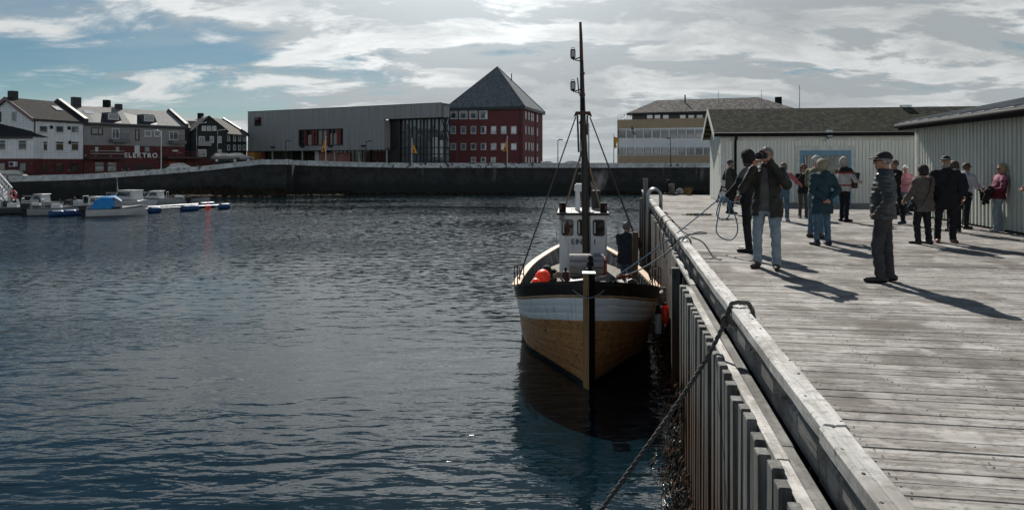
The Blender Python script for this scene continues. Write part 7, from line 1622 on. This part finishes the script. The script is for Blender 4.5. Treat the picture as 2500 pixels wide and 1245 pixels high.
rope_mesh(loop1, .0125, 3, seg=110, n=5).build('hanging_loop', BLUER, t, smooth=True, fix=False)
loop2 = [hp(*q) for q in ((1796, 480, .02), (1787, 506, .03), (1784, 525, .03), (1794, 536, .04), (1810, 534, .05), (1816, 521, .05), (1812, 500, .03), (1801, 484, .02))]
rope_mesh(loop2, .0125, 3, seg=80, n=5).build('hanging_loop', BLUER, t, smooth=True, fix=False)
knot = [hp(*q) for q in ((1791, 486, -.05), (1798, 480, -.08), (1806, 486, -.06), (1803, 496, -.04), (1795, 494, -.06), (1800, 484, -.07), (1812, 492, -.02), (1832, 497, .08), (1850, 500, .16))]
rope_mesh(knot, .0125, 3, seg=50, n=5).build('half_hitch', BLUER, t, smooth=True, fix=False)
# grey mooring line to the rail beam
ku = 12.45; kx, ky = q2w(1.12, ku); kn = Vector((kx, ky, DECK + .30))
t = thing('mooring_line', 'grey mooring line from the boat bow knotted round the rail beam', 'rope', tuple(kn))
bowG = Vector(bw(.66, .92, 2.05))
rope_mesh([p - kn for p in sagline(bowG, kn, .10)], .0155, 3, seg=120, n=5).build('taut_line', GREYR_, t, smooth=True, fix=False)
du, dv = Vector((ST, CT, 0)), Vector((CT, -ST, 0))
for off in (-.06, .0, .07):
    pts = [du * off + dv * (.11 * math.cos(a)) + Vector((0, 0, -.075 + .10 * math.sin(a))) for a in np.linspace(0, 6.2, 12)]
    rope_mesh(pts, .0155, 3, seg=30, n=5).build('turn', GREYR_, t, smooth=True, fix=False)
rope_mesh([dv * .05 + Vector((0, 0, .04)), dv * .25 + Vector((0, 0, .10)) + du * .1, dv * .42 + Vector((0, 0, .06)) + du * .35, dv * .30 + Vector((0, 0, .02)) + du * .62, dv * .1 + Vector((0, 0, .03)) + du * .4, Vector((0, 0, .03))], .0155, 3, seg=60, n=5).build('slack_loop', GREYR_, t, smooth=True, fix=False)
rope_mesh([dv * .1 + Vector((0, 0, .03)) - du * .05, dv * .3 + Vector((0, 0, -.05)) - du * .15, dv * .45 + Vector((0, 0, -.27)) - du * .35, dv * .55 + Vector((0, 0, -.28)) - du * .6], .0145, 3, seg=30, n=5).build('slack_tail', GREYR_, t, smooth=True, fix=False)
# heavy dark rope in front
u0 = 6.85; hx, hy = q2w(1.06, u0); h0 = Vector((hx, hy, DECK + .28))
t = thing('hawser', 'heavy dark three-strand hawser tied to the rail beam, dropping to the water', 'rope', tuple(h0))
rope_mesh([dv * .15 + Vector((0, 0, .015)), dv * .02 + Vector((0, 0, .012)), dv * -.025 + Vector((0, 0, -.05)), pix(1768, 790, 6.62) - h0, pix(1722, 880, 6.6) - h0, pix(1640, 1005, 6.55) - h0, pix(1550, 1130, 6.5) - h0, pix(1465, 1248, 6.45) - h0, pix(1380, 1370, 6.4) - h0, pix(1300, 1500, 6.3) - h0, pix(1200, 1690, 6.2) - h0], .0215, 3, seg=400, n=6).build('standing_part', DARKR, t, smooth=True, fix=False)
kp = pix(1770, 785, 6.6) - h0
rope_mesh([kp + Vector((.035 * math.cos(a), .03 * math.sin(a * 1.5), .05 * math.sin(a))) for a in np.linspace(0, 7, 16)], .02, 3, seg=36, n=5).build('knot', DARKR, t, smooth=True, fix=False)
rope_mesh([dv * .15 + Vector((0, 0, .015)), dv * .19 + Vector((0, 0, -.05)), dv * .19 + Vector((0, 0, -.15)), dv * .05 + Vector((0, 0, -.2)), dv * -.05 + Vector((0, 0, -.14)), kp], .0215, 3, seg=50, n=6).build('turn', DARKR, t, smooth=True, fix=False)
# line slung across the bow
c0 = Vector(bw(0, -.24, 1.83)); t = thing('bow_line', 'pale rope slung in a loop across the boat stem', 'rope', tuple(c0))
A, B_ = Vector(bw(-.56, .62, 2.08)), Vector(bw(.60, .62, 2.08))
mid = [A, Vector(bw(-.42, .30, 1.98)), Vector(bw(-.2, -.06, 1.87)), c0, Vector(bw(.2, -.06, 1.87)), Vector(bw(.42, .30, 1.98)), B_]
rope_mesh([p - c0 for p in mid], .0145, 3, seg=80, n=5).build('slung_part', GREYR_, t, smooth=True, fix=False)
m = MB(); m.ball(tuple(A - c0 + Vector((-.05, .05, .05))), .075, 10); m.ball(tuple(A - c0 + Vector((-.12, .08, .02))), .055, 10); m.build('bunched_end', mat('frayed rope bundle', (.26, .2, .16), (.12, .08, .06), scale=30, rough=.9), t)
rope_mesh([B_ - c0, B_ - c0 + Vector((.2, .05, .04)), B_ - c0 + Vector((.34, .2, .0))], .04, 3, seg=24, n=6).build('red_whipping', mat('red rope whipping', (.30, .05, .03), (.18, .04, .03), scale=30, rough=.9), t, smooth=True, fix=False)
t = thing('rope_heap', 'coiled grey rope lying on the boat foredeck', 'rope', bw(.32, 1.0, 1.98))
for k_ in range(3):
    rope_mesh([Vector(((.28 - .04 * k_) * math.cos(a), .13 * math.sin(a), .03 * k_ + .02 * math.sin(3 * a))) for a in np.linspace(0, 6.1, 16)], .024, 3, seg=46, n=5).build('coil_turn', mat('coil rope', (.16, .17, .17), (.09, .09, .09), scale=30, rough=.9), t, smooth=True, fix=False)
m = MB(); m.box(-.4, .45, -.16, .25, -.10, -.03); m.build('coil_board', BLKW, t)
# quay ladder hoop
lx, ly = q2w(1.0, 23.2); t = thing('ladder', 'galvanised quay ladder with its arched handrail over the edge', 'ladder', (lx, ly, DECK), -TH)
for dy in (-.28, .28):
    m = MB(); m.tube([(-.1, dy, -2.6), (-.1, dy, .5)] + [(.11 - .21 * math.cos(a), dy, .5 + .26 * math.sin(a)) for a in np.linspace(.3, 2.84, 8)] + [(.32, dy, .5), (.32, dy, .02)], .045, 8); m.build('handrail', STEEL, t, smooth=True)
for i in range(9): m = MB(); m.cyl((-.1, -.28, -2.4 + i * .3), (-.1, .28, -2.4 + i * .3), .018, 6); m.build('rung', STEEL, t)
# bollard, davit, rock, grass at the far end
x, y = ground(1640, 476); t = thing('bollard', 'stubby weathered timber bollard at the far quay end', 'bollard', (x, y, DECK)); m = MB(); m.tube([(0, 0, 0), (0, 0, .5), (0, 0, .56)], [.15, .14, .13], 14); m.build('post', FASCW, t, smooth=True); m = MB(); m.cbox(-.3, .3, -.22, .22, 0.004, .09, .02); m.build('base', DARKW, t)
x, y = ground(1628, 476); t = thing('davit', 'small black iron davit with hooked arm beside the bollard', 'davit', (x, y, DECK)); m = MB(); m.tube([(0, 0, 0), (0, 0, .55), (.03, 0, .7), (.1, 0, .74), (.16, 0, .68), (.17, 0, .55)], [.07, .06, .05, .045, .04, .03], 8); m.build('arm', BLACK, t, smooth=True); m = MB(); m.cyl((0, 0, 0), (0, 0, .1), .14, 10); m.build('foot', RUST, t)
x, y = ground(1660, 473); t = thing('stone', 'rounded pale grey stone lying beyond the bollard', 'stone', (x, y, DECK)); V, Fc = snet(lambda X, Y, Z: np.maximum(el(X, Y, Z, (0, 0, .08), (.2, .14, .2)) + .02 * np.sin(X * 14 + Z * 9) * np.sin(Y * 17), -Z), (-.3, -.25, -.05), (.3, .25, .35), .03); mesh_of([(V, Fc, 0)], 'boulder', [mat('pale stone', (.24, .25, .26), rough=.8)], t)
def tuft(label, px, py, n, h, spread, cols, name='grass_tuft', zg=None):
    x, y = ground(px, py, zg); rnd = random.Random(px); m = MB()
    for _ in range(n):
        a = rnd.random() * 6.28; r0 = rnd.random() * spread; bx, by = r0 * math.cos(a), r0 * math.sin(a) * .5; hh = h * rnd.uniform(.5, 1.1); lx, ly = rnd.gauss(0, .3) * hh, rnd.gauss(0, .3) * hh; w = .006
        m.add([(bx - w, by, 0), (bx + w, by, 0), (bx + lx * .4 + w, by + ly * .4, hh * .6), (bx + lx * .4 - w, by + ly * .4, hh * .6), (bx + lx, by + ly, hh)], [(0, 1, 2, 3), (3, 2, 4)])
    o = m.build(name, mat(label, cols, tuple(c * .6 for c in cols), scale=8, rough=.9), None, loc=(x, y, DECK if zg is None else zg), fix=False); tag(o, label, 'grass')
tuft('dry straw-coloured grass tuft at the far quay end', 1681, 477, 220, .42, .16, (.20, .13, .06)); tuft('low green weeds growing between planks near the shed', 1703, 526, 260, .07, .5, (.05, .055, .025)); tuft('thin green weeds in the deck joint nearer the rail', 1778, 537, 90, .05, .3, (.05, .055, .025))
# pallet leaning at the shed corner
x, y = ground(1757, 499); t = thing('hand_cart', 'rusty brown hand cart with white blocks leaning on the shed gable', 'hand cart', (x, y, DECK), -TH + .25); t.rotation_euler = (R(-6), R(17), -TH)
for dx in (-.12, .12): m = MB(); m.box(dx - .03, dx + .03, -.04, .04, .02, .78); m.build('upright', RUST, t)
for z in (.1, .25, .4, .55, .68): m = MB(); m.box(-.16, .16, -.06, -.042, z - .025, z + .025); m.build('rung', RUST, t)
for z in (.32, .70): m = MB(); m.cbox(-.2, .12, -.17, -.062, z, z + .11, .01); m.build('block', WHITEP, t)
# instrument case and bag near the players
x, y = ground(2190, 524); t = thing('instrument_case', 'black instrument case on the deck behind the man in the quilted jacket', 'case', (x, y, DECK), .3); m = MB(); m.cbox(-.25, .25, -.14, .14, .0, .36, .03); m.build('shell', BLKC, t); m = MB(); m.tube([(-.08, 0, .36), (-.06, 0, .42), (.06, 0, .42), (.08, 0, .36)], .014, 6); m.build('handle', RUBBER, t); m = MB(); m.tube([(.25, 0, .05), (.5, -.1, .012), (.7, .1, .012), (1.0, -.15, .012)], .01, 5); m.build('cable', RUBBER, t)
# cords round the beam
for i, u in enumerate((16.2, 17.6)):
    cx, cy = q2w(1.12, u); t = thing('tie_cord', ('thin black cord looped round the rail beam near the mooring line', 'thin dark cord tied round the rail beam further along, near the ladder')[i], 'cord', (cx, cy, DECK + .22), -TH)
    m = MB(); m.tube([(.095 * math.cos(a) * 1.0, 0.03 * a / 6, .085 * math.sin(a)) for a in np.linspace(0, 6.6, 14)], .013, 5); m.build('turn', RUBBER, t); m = MB(); m.tube([(-.1, 0, 0), (-.16, -.05, -.4), (-.1, .1, -.8)], .011, 5); m.build('tail', RUBBER, t); m = MB(); m.tube([(.1, 0, .05), (.3, -.15, -.18), (.5, -.35, -.215)], .011, 5); m.build('tail', RUBBER, t)
# gull in flight
g_ = pix(1546, 319, 55); t = thing('gull', 'white gull flying before the ochre office block', 'gull', tuple(g_), R(70)); WG = mat('gull white', (.6, .62, .63), rough=.8); WGR = mat('gull grey', (.34, .36, .38), rough=.8)
m = MB(); m.tube([(0, -.26, 0), (0, -.12, .01), (0, .05, .0), (0, .17, .02), (0, .24, .025), (0, .28, .015)], [.015, .05, .075, .05, .04, .01], 10)
m.loft([[(-.03, -.2, .01), (.03, -.2, .01)], [(-.07, -.34, .01), (.07, -.34, .01)]], closed=False); bd = m.build('body', WG, t, smooth=True)
for sx, zz in ((-1, .30), (1, -.34)):
    m = MB(); m.loft([[(sx * .03, .12, .03), (sx * .03, -.08, .03)], [(sx * .28, .16, .03 + zz * .5), (sx * .28, -.05, .03 + zz * .5)], [(sx * .62, .02, .03 + zz), (sx * .6, -.12, .03 + zz * .9)], [(sx * .8, -.12, .03 + zz * 1.1), (sx * .79, -.15, .03 + zz * 1.1)]], closed=False); o = m.build('wing', WGR, t, smooth=True); o.modifiers.new('t', 'SOLIDIFY').thickness = .015

# thin exhaust smoke drifting from the boat funnel
sx_, sy_, sz_ = bw(.50, 8.0, 3.85)
V, Fc = snet(lambda X, Y, Z: su(el(X, Y, Z, (0, 0, 0), (.26, .26, .34)), el(X, Y, Z, (.16, .1, .36), (.34, .3, .3)), .1), (-.5, -.5, -.5), (.7, .6, .9), .07)
sm_ = bpy.data.materials.new('exhaust smoke'); sm_.use_nodes = True; nt = sm_.node_tree; nt.nodes.remove(nt.nodes['Principled BSDF'])
pv = N(nt, 'ShaderNodeVolumePrincipled'); pv.inputs['Color'].default_value = (.75, .78, .8, 1); tcn = N(nt, 'ShaderNodeTexCoord'); nz = N(nt, 'ShaderNodeTexNoise'); nz.inputs['Scale'].default_value = 3.2; nz.inputs['Detail'].default_value = 4; nt.links.new(tcn.outputs['Object'], nz.inputs['Vector'])
vl = N(nt, 'ShaderNodeVectorMath', operation='LENGTH'); nt.links.new(tcn.outputs['Object'], vl.inputs[0])
nt.links.new(mth(nt, 'MULTIPLY', smooth(nt, nz.outputs[0], .42, .7, 0, .55), smooth(nt, vl.outputs['Value'], .15, .6, 1, .05)), pv.inputs['Density']); nt.links.new(pv.outputs[0], nt.nodes['Material Output'].inputs['Volume'])
me = bpy.data.meshes.new('smoke'); me.from_pydata(V.tolist(), [], Fc.tolist()); me.materials.append(sm_)
tag(link('smoke', me, None, (sx_, sy_, sz_)), 'thin grey exhaust smoke drifting from the boat funnel', 'smoke', kind='stuff')
